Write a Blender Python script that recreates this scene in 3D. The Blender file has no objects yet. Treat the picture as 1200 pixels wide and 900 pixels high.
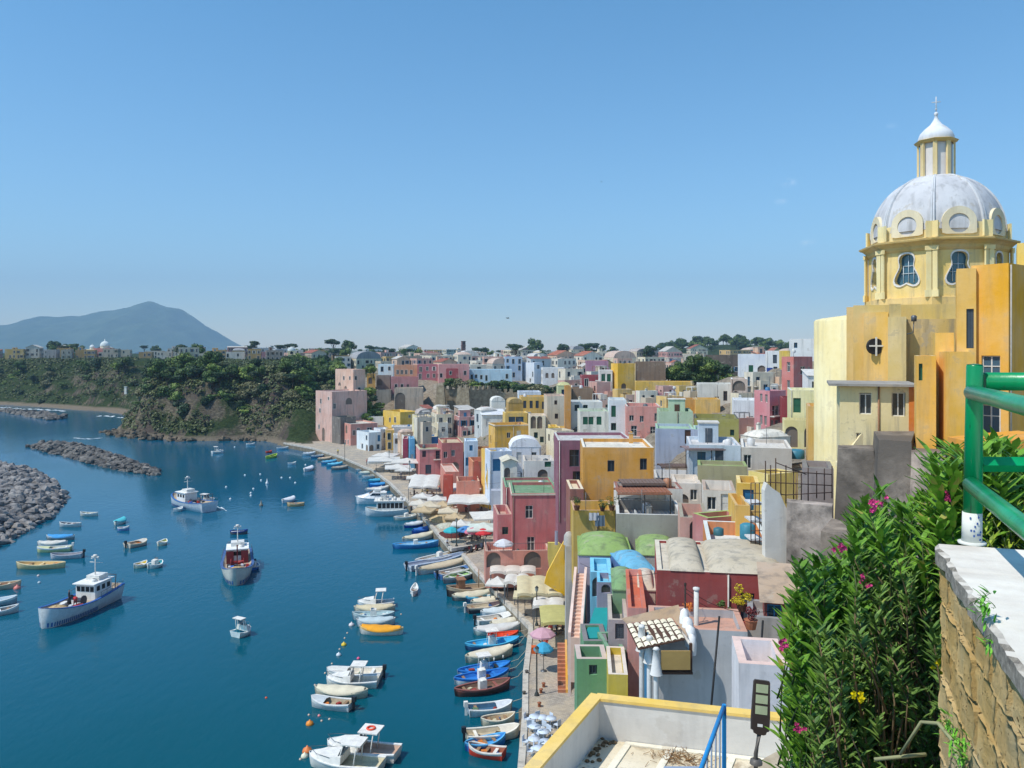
import bpy, math, random
import numpy as np
from mathutils import Matrix, Vector, noise
random.seed(7)
R = random.Random(11)
SC = bpy.context.scene
COL = SC.collection
F = 950.0; HY = 410.0; EYE = 32.0
rad = math.radians

def W(px, py, Y):
    return Vector(((px-600)/F*Y, Y, EYE-(py-HY)/F*Y))
def G(px, py, z=0.0):
    Y = F*(EYE-z)/(py-HY)
    return Vector(((px-600)/F*Y, Y, z))
def lin(c):
    return tuple(((v/255)/12.92 if v/255 <= .04045 else ((v/255+.055)/1.055)**2.4) for v in c)

# ------------------------------------------------------------------ materials
MATS = {}
def newmat(name):
    m = bpy.data.materials.new(name); m.use_nodes = True
    nt = m.node_tree; b = nt.nodes['Principled BSDF']
    return m, nt, b
def N(nt, t, **kw):
    n = nt.nodes.new(t)
    for k, v in kw.items():
        if k in n.inputs: n.inputs[k].default_value = v
        else: setattr(n, k, v)
    return n
def ramp(nt, src, stops):
    r = nt.nodes.new('ShaderNodeValToRGB'); e = r.color_ramp.elements
    while len(e) < len(stops): e.new(0.5)
    for i, (p, c) in enumerate(stops):
        e[i].position = p; e[i].color = (*c, 1) if len(c) == 3 else c
    nt.links.new(src, r.inputs[0]); return r.outputs[0]
def mix(nt, fac, a, b, bt='MIX'):
    n = nt.nodes.new('ShaderNodeMix'); n.data_type = 'RGBA'; n.blend_type = bt
    for s, v in ((n.inputs[0], fac), (n.inputs[6], a), (n.inputs[7], b)):
        if hasattr(v, 'links'): nt.links.new(v, s)
        elif isinstance(v, (int, float)): s.default_value = v
        else: s.default_value = (*v, 1)
    return n.outputs[2]
def noise_tex(nt, scale, detail=4, rough=.55, stretch=None, obj=False):
    if obj:
        g = nt.nodes.new('ShaderNodeTexCoord'); o = g.outputs['Object']
    else:
        g = nt.nodes.new('ShaderNodeNewGeometry'); o = g.outputs['Position']
    if stretch:
        mp = nt.nodes.new('ShaderNodeMapping'); mp.inputs['Scale'].default_value = stretch
        nt.links.new(o, mp.inputs[0]); o = mp.outputs[0]
    n = nt.nodes.new('ShaderNodeTexNoise'); n.inputs['Scale'].default_value = scale
    n.inputs['Detail'].default_value = detail; n.inputs['Roughness'].default_value = rough
    nt.links.new(o, n.inputs['Vector']); return n.outputs['Fac']
def bump(nt, b, h, strength, dist=.05):
    n = nt.nodes.new('ShaderNodeBump'); n.inputs['Strength'].default_value = strength
    n.inputs['Distance'].default_value = dist
    nt.links.new(h, n.inputs['Height']); nt.links.new(n.outputs[0], b.inputs['Normal'])
def mul(c, k): return tuple(min(1, v*k) for v in c)

def stucco(c, wear=.5, rough=.9):
    key = ('st', tuple(c), wear)
    if key in MATS: return MATS[key]
    m, nt, b = newmat('stucco'); g0 = .3*c[0]+.55*c[1]+.15*c[2]; c = lin([v*.87+g0*.13 for v in c])
    n1 = noise_tex(nt, .35, 5, .6); n2 = noise_tex(nt, 1.0, 4, .6, (1.6, 1.6, .16)); n3 = noise_tex(nt, 3.5, 4, .6)
    grey = sum(c)/3
    dirt = tuple((v*.55+grey*.45)*.62 for v in c)
    pale = tuple(min(.85, (v*.75+grey*.25)*1.22) for v in c)
    f1 = ramp(nt, n1, [(.38, (0, 0, 0)), (.68, (1, 1, 1))])
    base = mix(nt, f1, c, pale)
    f2 = ramp(nt, n2, [(.50, (0, 0, 0)), (.72, (wear, wear, wear))])
    base = mix(nt, f2, base, dirt)
    f3 = ramp(nt, n3, [(.60, (0, 0, 0)), (.74, (wear*.5,)*3)])
    base = mix(nt, f3, base, mul(dirt, .8))
    n4 = noise_tex(nt, .7, 9, .68); f4 = ramp(nt, n4, [(.60, (0, 0, 0)), (.63, (min(1, wear*.9),)*3)])
    base = mix(nt, f4, base, tuple(v*.35+g_*.65 for v, g_ in zip(c, (.42, .37, .30))))
    nt.links.new(base, b.inputs['Base Color']); b.inputs['Roughness'].default_value = rough
    b.inputs['Specular IOR Level'].default_value = .2
    bump(nt, b, n3, .35, .04)
    MATS[key] = m; return m
def plain(c, rough=.6, metal=0, var=.12, scale=2.5, spec=.4):
    key = ('pl', tuple(c), rough, metal, var)
    if key in MATS: return MATS[key]
    m, nt, b = newmat('paint'); c = lin(c)
    n1 = noise_tex(nt, scale, 4, .6)
    f = ramp(nt, n1, [(.35, (0, 0, 0)), (.7, (1, 1, 1))])
    n2 = noise_tex(nt, 7, 6, .7); f2 = ramp(nt, n2, [(.56, (0, 0, 0)), (.68, (.35,)*3)])
    nt.links.new(mix(nt, f2, mix(nt, f, mul(c, 1-var), mul(c, 1+var)), tuple(v*.5+.03 for v in c)), b.inputs['Base Color'])
    b.inputs['Roughness'].default_value = rough; b.inputs['Metallic'].default_value = metal
    b.inputs['Specular IOR Level'].default_value = spec
    MATS[key] = m; return m
def stone(c1, c2, scale=1.0, bs=.8, bd=.15, c3=None):
    key = ('rk', tuple(c1), tuple(c2), scale)
    if key in MATS: return MATS[key]
    m, nt, b = newmat('stone')
    n1 = noise_tex(nt, scale, 8, .65); n2 = noise_tex(nt, scale*.22, 3, .5)
    col = ramp(nt, n1, [(.3, lin(c1)), (.68, lin(c2))])
    if c3:
        f = ramp(nt, n2, [(.45, (0, 0, 0)), (.62, (1, 1, 1))]); col = mix(nt, f, col, lin(c3))
    nt.links.new(col, b.inputs['Base Color']); b.inputs['Roughness'].default_value = .95
    b.inputs['Specular IOR Level'].default_value = .15
    bump(nt, b, n1, bs, bd)
    MATS[key] = m; return m
def leafmat(c1, c2, scale=.4, rough=.55, trans=.0):
    key = ('lf', tuple(c1), tuple(c2))
    if key in MATS: return MATS[key]
    m, nt, b = newmat('leaves')
    n1 = noise_tex(nt, scale, 5, .7)
    oi = nt.nodes.new('ShaderNodeObjectInfo')
    ri = nt.nodes.new('ShaderNodeNewGeometry')
    a = nt.nodes.new('ShaderNodeMath'); a.operation = 'MULTIPLY_ADD'; a.inputs[1].default_value = .45 if not trans else .38
    nt.links.new(ri.outputs['Random Per Island'], a.inputs[0]); nt.links.new(n1, a.inputs[2])
    a2 = nt.nodes.new('ShaderNodeMath'); a2.operation = 'MULTIPLY_ADD'; a2.inputs[1].default_value = .2 if not trans else .0
    nt.links.new(oi.outputs['Random'], a2.inputs[0]); nt.links.new(a.outputs[0], a2.inputs[2])
    col = ramp(nt, a2.outputs[0], [(.45, lin(c1)), (1.0, lin(c2))] if not trans else [(.40, lin(c1)), (.88, lin(c2)), (.94, lin(c2)), (1.0, lin((170, 160, 84)))])
    nt.links.new(col, b.inputs['Base Color']); b.inputs['Roughness'].default_value = rough
    b.inputs['Specular IOR Level'].default_value = .3
    if trans:
        tr = nt.nodes.new('ShaderNodeBsdfTranslucent'); nt.links.new(col, tr.inputs[0])
        mx = nt.nodes.new('ShaderNodeMixShader'); mx.inputs[0].default_value = trans
        out = nt.nodes['Material Output']
        nt.links.new(b.outputs[0], mx.inputs[1]); nt.links.new(tr.outputs[0], mx.inputs[2]); nt.links.new(mx.outputs[0], out.inputs[0])
    MATS[key] = m; return m
def glassy(c=(45, 55, 62)):
    key = ('gl', tuple(c))
    if key in MATS: return MATS[key]
    m, nt, b = newmat('window_glass')
    b.inputs['Base Color'].default_value = (*lin(c), 1); b.inputs['Roughness'].default_value = .08
    b.inputs['Specular IOR Level'].default_value = .6
    MATS[key] = m; return m
def fabric(c, trans=.25):
    key = ('fb', tuple(c))
    if key in MATS: return MATS[key]
    m, nt, b = newmat('fabric'); c = lin(c)
    n1 = noise_tex(nt, 1.2, 4, .6)
    col = mix(nt, ramp(nt, n1, [(.35, (0, 0, 0)), (.7, (1, 1, 1))]), mul(c, .86), mul(c, 1.05))
    nt.links.new(col, b.inputs['Base Color']); b.inputs['Roughness'].default_value = .85
    tr = nt.nodes.new('ShaderNodeBsdfTranslucent'); nt.links.new(col, tr.inputs[0])
    mx = nt.nodes.new('ShaderNodeMixShader'); mx.inputs[0].default_value = trans
    out = nt.nodes['Material Output']
    nt.links.new(b.outputs[0], mx.inputs[1]); nt.links.new(tr.outputs[0], mx.inputs[2]); nt.links.new(mx.outputs[0], out.inputs[0])
    MATS[key] = m; return m

# ------------------------------------------------------------------ mesh builder
class MB:
    def __init__(s): s.v = []; s.f = []; s.m = []; s.T = None; s.sm = []
    def pt(s, p):
        p = Vector(p)
        if s.T is not None: p = s.T @ p
        s.v.append(p); return len(s.v)-1
    def poly(s, pts, m=0, smooth=False):
        s.f.append([s.pt(p) for p in pts]); s.m.append(m); s.sm.append(smooth)
    def idx(s, ids, m=0, smooth=False): s.f.append(list(ids)); s.m.append(m); s.sm.append(smooth)
    def box(s, x0, x1, y0, y1, z0, z1, m=0, bottom=True):
        i = [s.pt(p) for p in ((x0, y0, z0), (x1, y0, z0), (x1, y1, z0), (x0, y1, z0), (x0, y0, z1), (x1, y0, z1), (x1, y1, z1), (x0, y1, z1))]
        fs = [(4, 5, 6, 7), (0, 1, 5, 4), (1, 2, 6, 5), (2, 3, 7, 6), (3, 0, 4, 7)]
        if bottom: fs.append((3, 2, 1, 0))
        for f in fs: s.idx([i[k] for k in f], m)
    def grid(s, rows, m=0, smooth=True, closeu=False, closev=False):
        ids = [[s.pt(p) for p in r] for r in rows]; a = len(ids); b = len(ids[0])
        for i in range(a-(0 if closev else 1)):
            for j in range(b-(0 if closeu else 1)):
                s.idx((ids[i][j], ids[i][(j+1) % b], ids[(i+1) % a][(j+1) % b], ids[(i+1) % a][j]), m, smooth)
        return ids
    def tube(s, path, r, n=8, m=0, cap=True, smooth=True):
        path = [Vector(p) for p in path]; k = len(path)
        rs = r if isinstance(r, (list, tuple)) else [r]*k
        rows = []
        for i, p in enumerate(path):
            d = (path[min(i+1, k-1)]-path[max(i-1, 0)])
            if d.length < 1e-9: d = Vector((0, 0, 1))
            d.normalize(); a = d.orthogonal().normalized() if abs(d.z) > .99 else Vector((0, 0, 1)).cross(d).normalized(); b = d.cross(a)
            rows.append([p+(a*math.cos(t)+b*math.sin(t))*rs[i] for t in [2*math.pi*j/n for j in range(n)]])
        ids = s.grid(rows, m, smooth, closeu=True)
        if cap: s.idx(ids[0][::-1], m); s.idx(ids[-1], m)
    def lathe(s, prof, n=24, m=0, c=(0, 0, 0), smooth=True, cap=False, ph=0):
        rows = [[(c[0]+r*math.cos(2*math.pi*j/n+ph), c[1]+r*math.sin(2*math.pi*j/n+ph), c[2]+z) for j in range(n)] for r, z in prof]
        ids = s.grid(rows, m, smooth, closeu=True)
        if cap: s.idx(ids[0][::-1], m); s.idx(ids[-1], m)
    def prism(s, pts, z0, z1, m=0, mt=None):
        n = len(pts)
        a = [s.pt((p[0], p[1], z0)) for p in pts]; b = [s.pt((p[0], p[1], z1)) for p in pts]
        for i in range(n): s.idx((a[i], a[(i+1) % n], b[(i+1) % n], b[i]), m)
        s.idx(b, m if mt is None else mt); s.idx(a[::-1], m)
    def mesh(s, name, mats):
        me = bpy.data.meshes.new(name)
        me.from_pydata([tuple(v) for v in s.v], [], s.f)
        for mt in (mats if isinstance(mats, (list, tuple)) else [mats]): me.materials.append(mt)
        me.polygons.foreach_set('material_index', s.m); me.polygons.foreach_set('use_smooth', s.sm)
        me.update(); return me
    def build(s, name, mats, parent=None, loc=None, rz=0):
        return link(name, s.mesh(name, mats), parent, loc, rz)
def link(name, me, parent=None, loc=None, rz=0):
    o = bpy.data.objects.new(name, me); COL.objects.link(o)
    if parent is not None: o.parent = parent
    if loc is not None: o.location = loc
    if rz: o.rotation_euler = (0, 0, rz)
    return o
def tag(o, label, cat, group=None, kind=None):
    if label: o['label'] = label
    if cat: o['category'] = cat
    if group: o['group'] = group
    if kind: o['kind'] = kind
    return o
def thing(name, label, cat, loc=(0, 0, 0), rz=0, group=None):
    o = bpy.data.objects.new(name, None); COL.objects.link(o); o.location = loc; o.rotation_euler = (0, 0, rz)
    o.empty_display_size = .2
    return tag(o, label, cat, group)
CACHE = {}
def cached(key, fn):
    if key not in CACHE: CACHE[key] = fn()
    return CACHE[key]

# ------------------------------------------------------------------ camera, world, sun
cam = bpy.data.cameras.new('camera'); co = bpy.data.objects.new('camera', cam); COL.objects.link(co)
co.location = (0, 0, EYE); co.rotation_euler = (rad(90), 0, 0)
cam.sensor_width = 36; cam.lens = 36*F/1200; cam.shift_y = -40/1200; cam.clip_start = .1; cam.clip_end = 40000
SC.camera = co
SC.view_settings.view_transform = 'Standard'; SC.view_settings.look = 'None'; SC.view_settings.gamma = 1
SC.view_settings.exposure = EXPO = 0.28
SUN = Vector((-1.0, -.5, 1.65)).normalized()
el = math.asin(SUN.z); az = math.atan2(SUN.x, SUN.y)
w = bpy.data.worlds.new('World'); SC.world = w; w.use_nodes = True
nt = w.node_tree; bg = nt.nodes['Background']
sky = nt.nodes.new('ShaderNodeTexSky'); sky.sky_type = 'NISHITA'; sky.sun_disc = False
sky.sun_elevation = el; sky.sun_rotation = az; sky.altitude = 30; sky.air_density = 1.0; sky.dust_density = .15; sky.ozone_density = 2.0
# faint wisps of cloud low over the right of the town
tc = nt.nodes.new('ShaderNodeTexCoord')
acc = None
for (px, py, rr, st) in ((922, 214, .014, .35), (915, 236, .010, .3), (948, 284, .014, .28), (884, 289, .008, .2), (1045, 147, .008, .15)):
    d = Vector(((px-600)/F, 1, (HY-py)/F)).normalized()
    dn = nt.nodes.new('ShaderNodeVectorMath'); dn.operation = 'SUBTRACT'; dn.inputs[1].default_value = d
    nt.links.new(tc.outputs['Generated'], dn.inputs[0])
    sc_ = nt.nodes.new('ShaderNodeVectorMath'); sc_.operation = 'MULTIPLY'; sc_.inputs[1].default_value = (1, 1, 2.0)
    nt.links.new(dn.outputs[0], sc_.inputs[0])
    ln = nt.nodes.new('ShaderNodeVectorMath'); ln.operation = 'LENGTH'; nt.links.new(sc_.outputs[0], ln.inputs[0])
    mr = nt.nodes.new('ShaderNodeMapRange'); mr.interpolation_type = 'SMOOTHSTEP'
    mr.inputs[1].default_value = rr; mr.inputs[2].default_value = 0; mr.inputs[3].default_value = 0; mr.inputs[4].default_value = st
    nt.links.new(ln.outputs['Value'], mr.inputs[0])
    if acc is None: acc = mr.outputs[0]
    else:
        ad = nt.nodes.new('ShaderNodeMath'); ad.operation = 'ADD'; nt.links.new(acc, ad.inputs[0]); nt.links.new(mr.outputs[0], ad.inputs[1]); acc = ad.outputs[0]
cn = nt.nodes.new('ShaderNodeTexNoise'); cn.inputs['Scale'].default_value = 90; cn.inputs['Detail'].default_value = 5
nt.links.new(tc.outputs['Generated'], cn.inputs['Vector'])
mm = nt.nodes.new('ShaderNodeMath'); mm.operation = 'MULTIPLY'
cr = ramp(nt, cn.outputs['Fac'], [(.42, (0, 0, 0)), (.62, (1, 1, 1))])
nt.links.new(acc, mm.inputs[0]); nt.links.new(cr, mm.inputs[1])
sz_ = nt.nodes.new('ShaderNodeSeparateXYZ'); nt.links.new(tc.outputs['Generated'], sz_.inputs[0]); tr_ = ramp(nt, sz_.outputs['Z'], [(0, (.86, .90, .97)), (.13, (.68, .90, .97)), (.42, (.48, .87, .99))]); tint = mix(nt, 1.0, sky.outputs[0], tr_, 'MULTIPLY'); skc = mix(nt, mm.outputs[0], tint, (6.5, 7.2, 8.2))
nt.links.new(skc, bg.inputs[0]); bg.inputs[1].default_value = .15
sl = bpy.data.lights.new('sun', 'SUN'); sl.energy = 3.5; sl.angle = rad(.53); sl.color = (1, .95, .85)
so = bpy.data.objects.new('sun', sl); COL.objects.link(so)
so.rotation_euler = SUN.to_track_quat('Z', 'Y').to_euler()

# ------------------------------------------------------------------ common materials
GLASS = glassy(); GLASSB = glassy((70, 100, 120)); DARK = plain((38, 36, 36), .7)
WHITE = plain((225, 222, 215), .6); GREYP = plain((120, 122, 125), .6); METAL = plain((110, 112, 115), .45, .6)
FRAMEW = plain((215, 212, 205), .55); FRAMEG = plain((40, 95, 70), .6); FRAMEB = plain((70, 80, 90), .6); FRAMEBR = plain((90, 62, 45), .6)
CONC = stucco((168, 162, 152), .8); CONCL = stucco((205, 198, 186), .7); CONCD = stucco((120, 117, 112), .9)
# ------------------------------------------------------------------ houses
BASES = []      # (X, Y, z): feet of the houses, used to shape the ground under them
HOUSES = []     # for labels
WCOL = {'w': FRAMEW, 'g': FRAMEG, 'b': FRAMEB, 'n': FRAMEBR, 't': plain((45, 110, 150), .6)}

def face_with_holes(mb, o, ud, n, Wd, z0, z1, rects, depth, m=0, mr=0):
    o = Vector(o); ud = Vector(ud); n = Vector(n)
    us = sorted({0.0, Wd} | {r[0] for r in rects} | {r[2] for r in rects}); vs = sorted({z0, z1} | {r[1] for r in rects} | {r[3] for r in rects})
    P = lambda u, v, d=0: o+ud*u-n*d+Vector((0, 0, v))
    inr = lambda u, v: any(r[0] < u < r[2] and r[1] < v < r[3] for r in rects)
    for i in range(len(vs)-1):
        j = 0
        while j < len(us)-1:
            if inr((us[j]+us[j+1])/2, (vs[i]+vs[i+1])/2): j += 1; continue
            k = j
            while k+1 < len(us)-1 and not inr((us[k+1]+us[k+2])/2, (vs[i]+vs[i+1])/2): k += 1
            mb.poly((P(us[j], vs[i]), P(us[k+1], vs[i]), P(us[k+1], vs[i+1]), P(us[j], vs[i+1])), m); j = k+1
    for (a, b, c, d) in rects:
        mb.poly((P(a, b), P(a, d), P(a, d, depth), P(a, b, depth)), mr)
        mb.poly((P(c, b), P(c, b, depth), P(c, d, depth), P(c, d)), mr)
        mb.poly((P(a, b), P(a, b, depth), P(c, b, depth), P(c, b)), mr)
        mb.poly((P(a, d), P(c, d), P(c, d, depth), P(a, d, depth)), mr)

def win_meshes(w, h, st, fc, far):
    """meshes of one window: (name, mesh, [children])"""
    key = ('win', round(w, 1), round(h, 1), st, fc, far)
    if key in CACHE: return CACHE[key]
    w, h = key[1], key[2]; fm = WCOL[fc]
    f = MB(); t = .07
    if far:
        f.poly(((0, .1, 0), (w, .1, 0), (w, .1, h), (0, .1, h)), 1)
        f.box(w/2-.04, w/2+.04, .05, .1, 0, h, 0)
        for bx_ in ((-.12, 0, -.1, h+.12), (w, w+.12, -.1, h+.12), (0, w, h, h+.12), (0, w, -.1, 0)): f.box(bx_[0], bx_[1], -.06, .0, bx_[2], bx_[3], 2)
        if st in 'sd':
            for x0 in (-w*.45, w): f.box(x0, x0+w*.45, -.06, -.005, 0, h, 0)
        res = (f.mesh('window', [fm, GLASS, CONCL]), [])
    else:
        f.box(0, t, .04, .12, 0, h); f.box(w-t, w, .04, .12, 0, h); f.box(t, w-t, .04, .12, h-t, h); f.box(t, w-t, .04, .12, 0, t)
        f.box(w/2-.035, w/2+.035, .04, .11, t, h-t)
        if h > 1.6: f.box(t, w/2-.035, .05, .11, h*.62, h*.62+.06); f.box(w/2+.035, w-t, .05, .11, h*.62, h*.62+.06)
        ch = []
        p = MB(); p.poly(((t, .09, t), (w-t, .09, t), (w-t, .09, h-t), (t, .09, h-t))); ch.append(('pane', p.mesh('pane', [GLASSB if st in 'lF' else GLASS])))
        s_ = MB(); s_.box(-.08, w+.08, -.09, .04, -.08, -.002)
        ch.append(('sill', s_.mesh('sill', [CONCL])))
        if st == 's':
            for x0 in (-w*.5-.01, w+.01):
                q = MB(); q.box(x0, x0+w*.5, -.07, -.015, 0, h)
                for k in range(int(h/.12)): q.box(x0+.05, x0+w*.5-.05, -.082, -.07, .05+k*.12, .11+k*.12)
                ch.append(('shutter', q.mesh('shutter', [fm])))
        if st == 'c':
            for x0 in (.02, w/2+.01):
                q = MB(); q.box(x0, x0+w*.5-.03, 0.0, .035, .02, h-.02)
                for k in range(int(h/.12)): q.box(x0+.05, x0+w*.5-.08, -.012, 0, .06+k*.12, .12+k*.12)
                ch.append(('shutter', q.mesh('shutter', [fm])))
        if st in 'fF':
            q = MB(); b = .14
            q.box(-b, -.001, -.05, .02, -b, h+b); q.box(w+.001, w+b, -.05, .02, -b, h+b); q.box(0, w, -.05, .02, h+.001, h+b)
            ch.append(('surround', q.mesh('surround', [plain((214, 214, 226), .6) if st == 'F' else CONCL])))
        res = (f.mesh('window', [fm]), ch)
    CACHE[key] = res; return res
def door_mesh(w, h, c):
    key = ('door', round(w, 1), round(h, 1), c)
    def mk():
        w, h = key[1], key[2]
        q = MB(); q.box(0, w, .06, .12, 0, h, 0); q.box(.1, w-.1, .03, .06, .12, h*.45, 0); q.box(.1, w-.1, .03, .06, h*.5, h-.12, 0)
        return q.mesh('door', [WCOL[c]])
    return cached(key, mk)
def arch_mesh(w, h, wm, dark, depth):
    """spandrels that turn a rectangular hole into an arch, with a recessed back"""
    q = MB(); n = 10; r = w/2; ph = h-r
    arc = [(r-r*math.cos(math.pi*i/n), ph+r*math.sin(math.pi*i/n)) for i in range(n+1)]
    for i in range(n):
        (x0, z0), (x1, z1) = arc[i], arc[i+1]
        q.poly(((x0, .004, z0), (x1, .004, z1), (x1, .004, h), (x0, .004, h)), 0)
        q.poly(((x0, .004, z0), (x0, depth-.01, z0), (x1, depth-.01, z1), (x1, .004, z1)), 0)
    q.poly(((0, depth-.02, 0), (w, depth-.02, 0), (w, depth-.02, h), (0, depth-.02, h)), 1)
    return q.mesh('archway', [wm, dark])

def put_window(root, kind, lx, ly, lz, rz, w, h, fc, wm, far, depth):
    if kind in 'D':
        return link('door', door_mesh(w, h, fc), root, (lx, ly, lz), rz)
    if kind == 'A':
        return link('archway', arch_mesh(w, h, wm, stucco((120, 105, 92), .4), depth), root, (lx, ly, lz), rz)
    me, ch = win_meshes(w, h, kind, fc, far)
    o = link('window', me, root, (lx, ly, lz), rz)
    for nm, m2 in ch: link(nm, m2, o)
    if kind == 'B' or kind == 'b':   # balcony
        b = MB(); b.box(-.5, w+.5, -.95, -.01, -.18, -.02)
        ob = link('balcony', b.mesh('balcony', [CONCL]), root, (lx, ly, lz), rz)
        r = MB()
        for x in (-.47, w+.43): r.box(x, x+.04, -.92, -.02, .88, .93)
        r.box(-.43, w+.43, -.92, -.88, .88, .93)
        nb = max(4, int((w+.9)/.16))
        for i in range(nb+1): r.box(-.46+(w+.88)*i/nb, -.44+(w+.88)*i/nb, -.91, -.89, -.02, .88)
        link('railing', r.mesh('railing', [METAL]), ob)
    return o

def auto_rects(rng, Wd, z0, z1, dens, sizes, topm=.6):
    out = []; fl = 2.8
    rows = max(1, int((z1-z0-topm)/fl+.35)); cols = max(0, int(Wd/2.1))
    if cols == 0 or Wd < 1.6: return out
    for r in range(rows):
        zt = z1-topm-.35-r*fl
        for c in range(cols):
            if rng.random() > dens: continue
            w, h, k = rng.choice(sizes)
            w = min(w, Wd/cols-.6)
            if w < .4: continue
            if zt-h < z0-2.5: continue
            u = Wd*(c+.5)/cols+rng.uniform(-.25, .25); u = min(max(u, w/2+.25), Wd-w/2-.25)
            if u-w/2 < .1 or u+w/2 > Wd-.1: continue
            out.append((u-w/2, zt-h, u+w/2, zt, k))
    return out
SZ = [(.8, 1.3, 'p'), (.8, 1.3, 's'), (.9, 2.0, 'D'), (.6, .8, 'p'), (.9, 1.4, 'f'), (.9, 1.9, 'B')]
SZFAR = [(.9, 1.5, 'p'), (.9, 1.5, 's'), (1.0, 2.0, 'p')]

def roof_dome(Lx, Ly, h, n=14):
    rows = []
    for j in range(n+1):
        v = -1+2*j/n; row = []
        for i in range(n+1):
            u = -1+2*i/n
            row.append((Lx*(.5+u*.5), Ly*(.5+v*.5), h*math.sqrt(max(0, 1-u*u))**.8*math.sqrt(max(0, 1-v*v))**.8))
        rows.append(row)
    return rows

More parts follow.
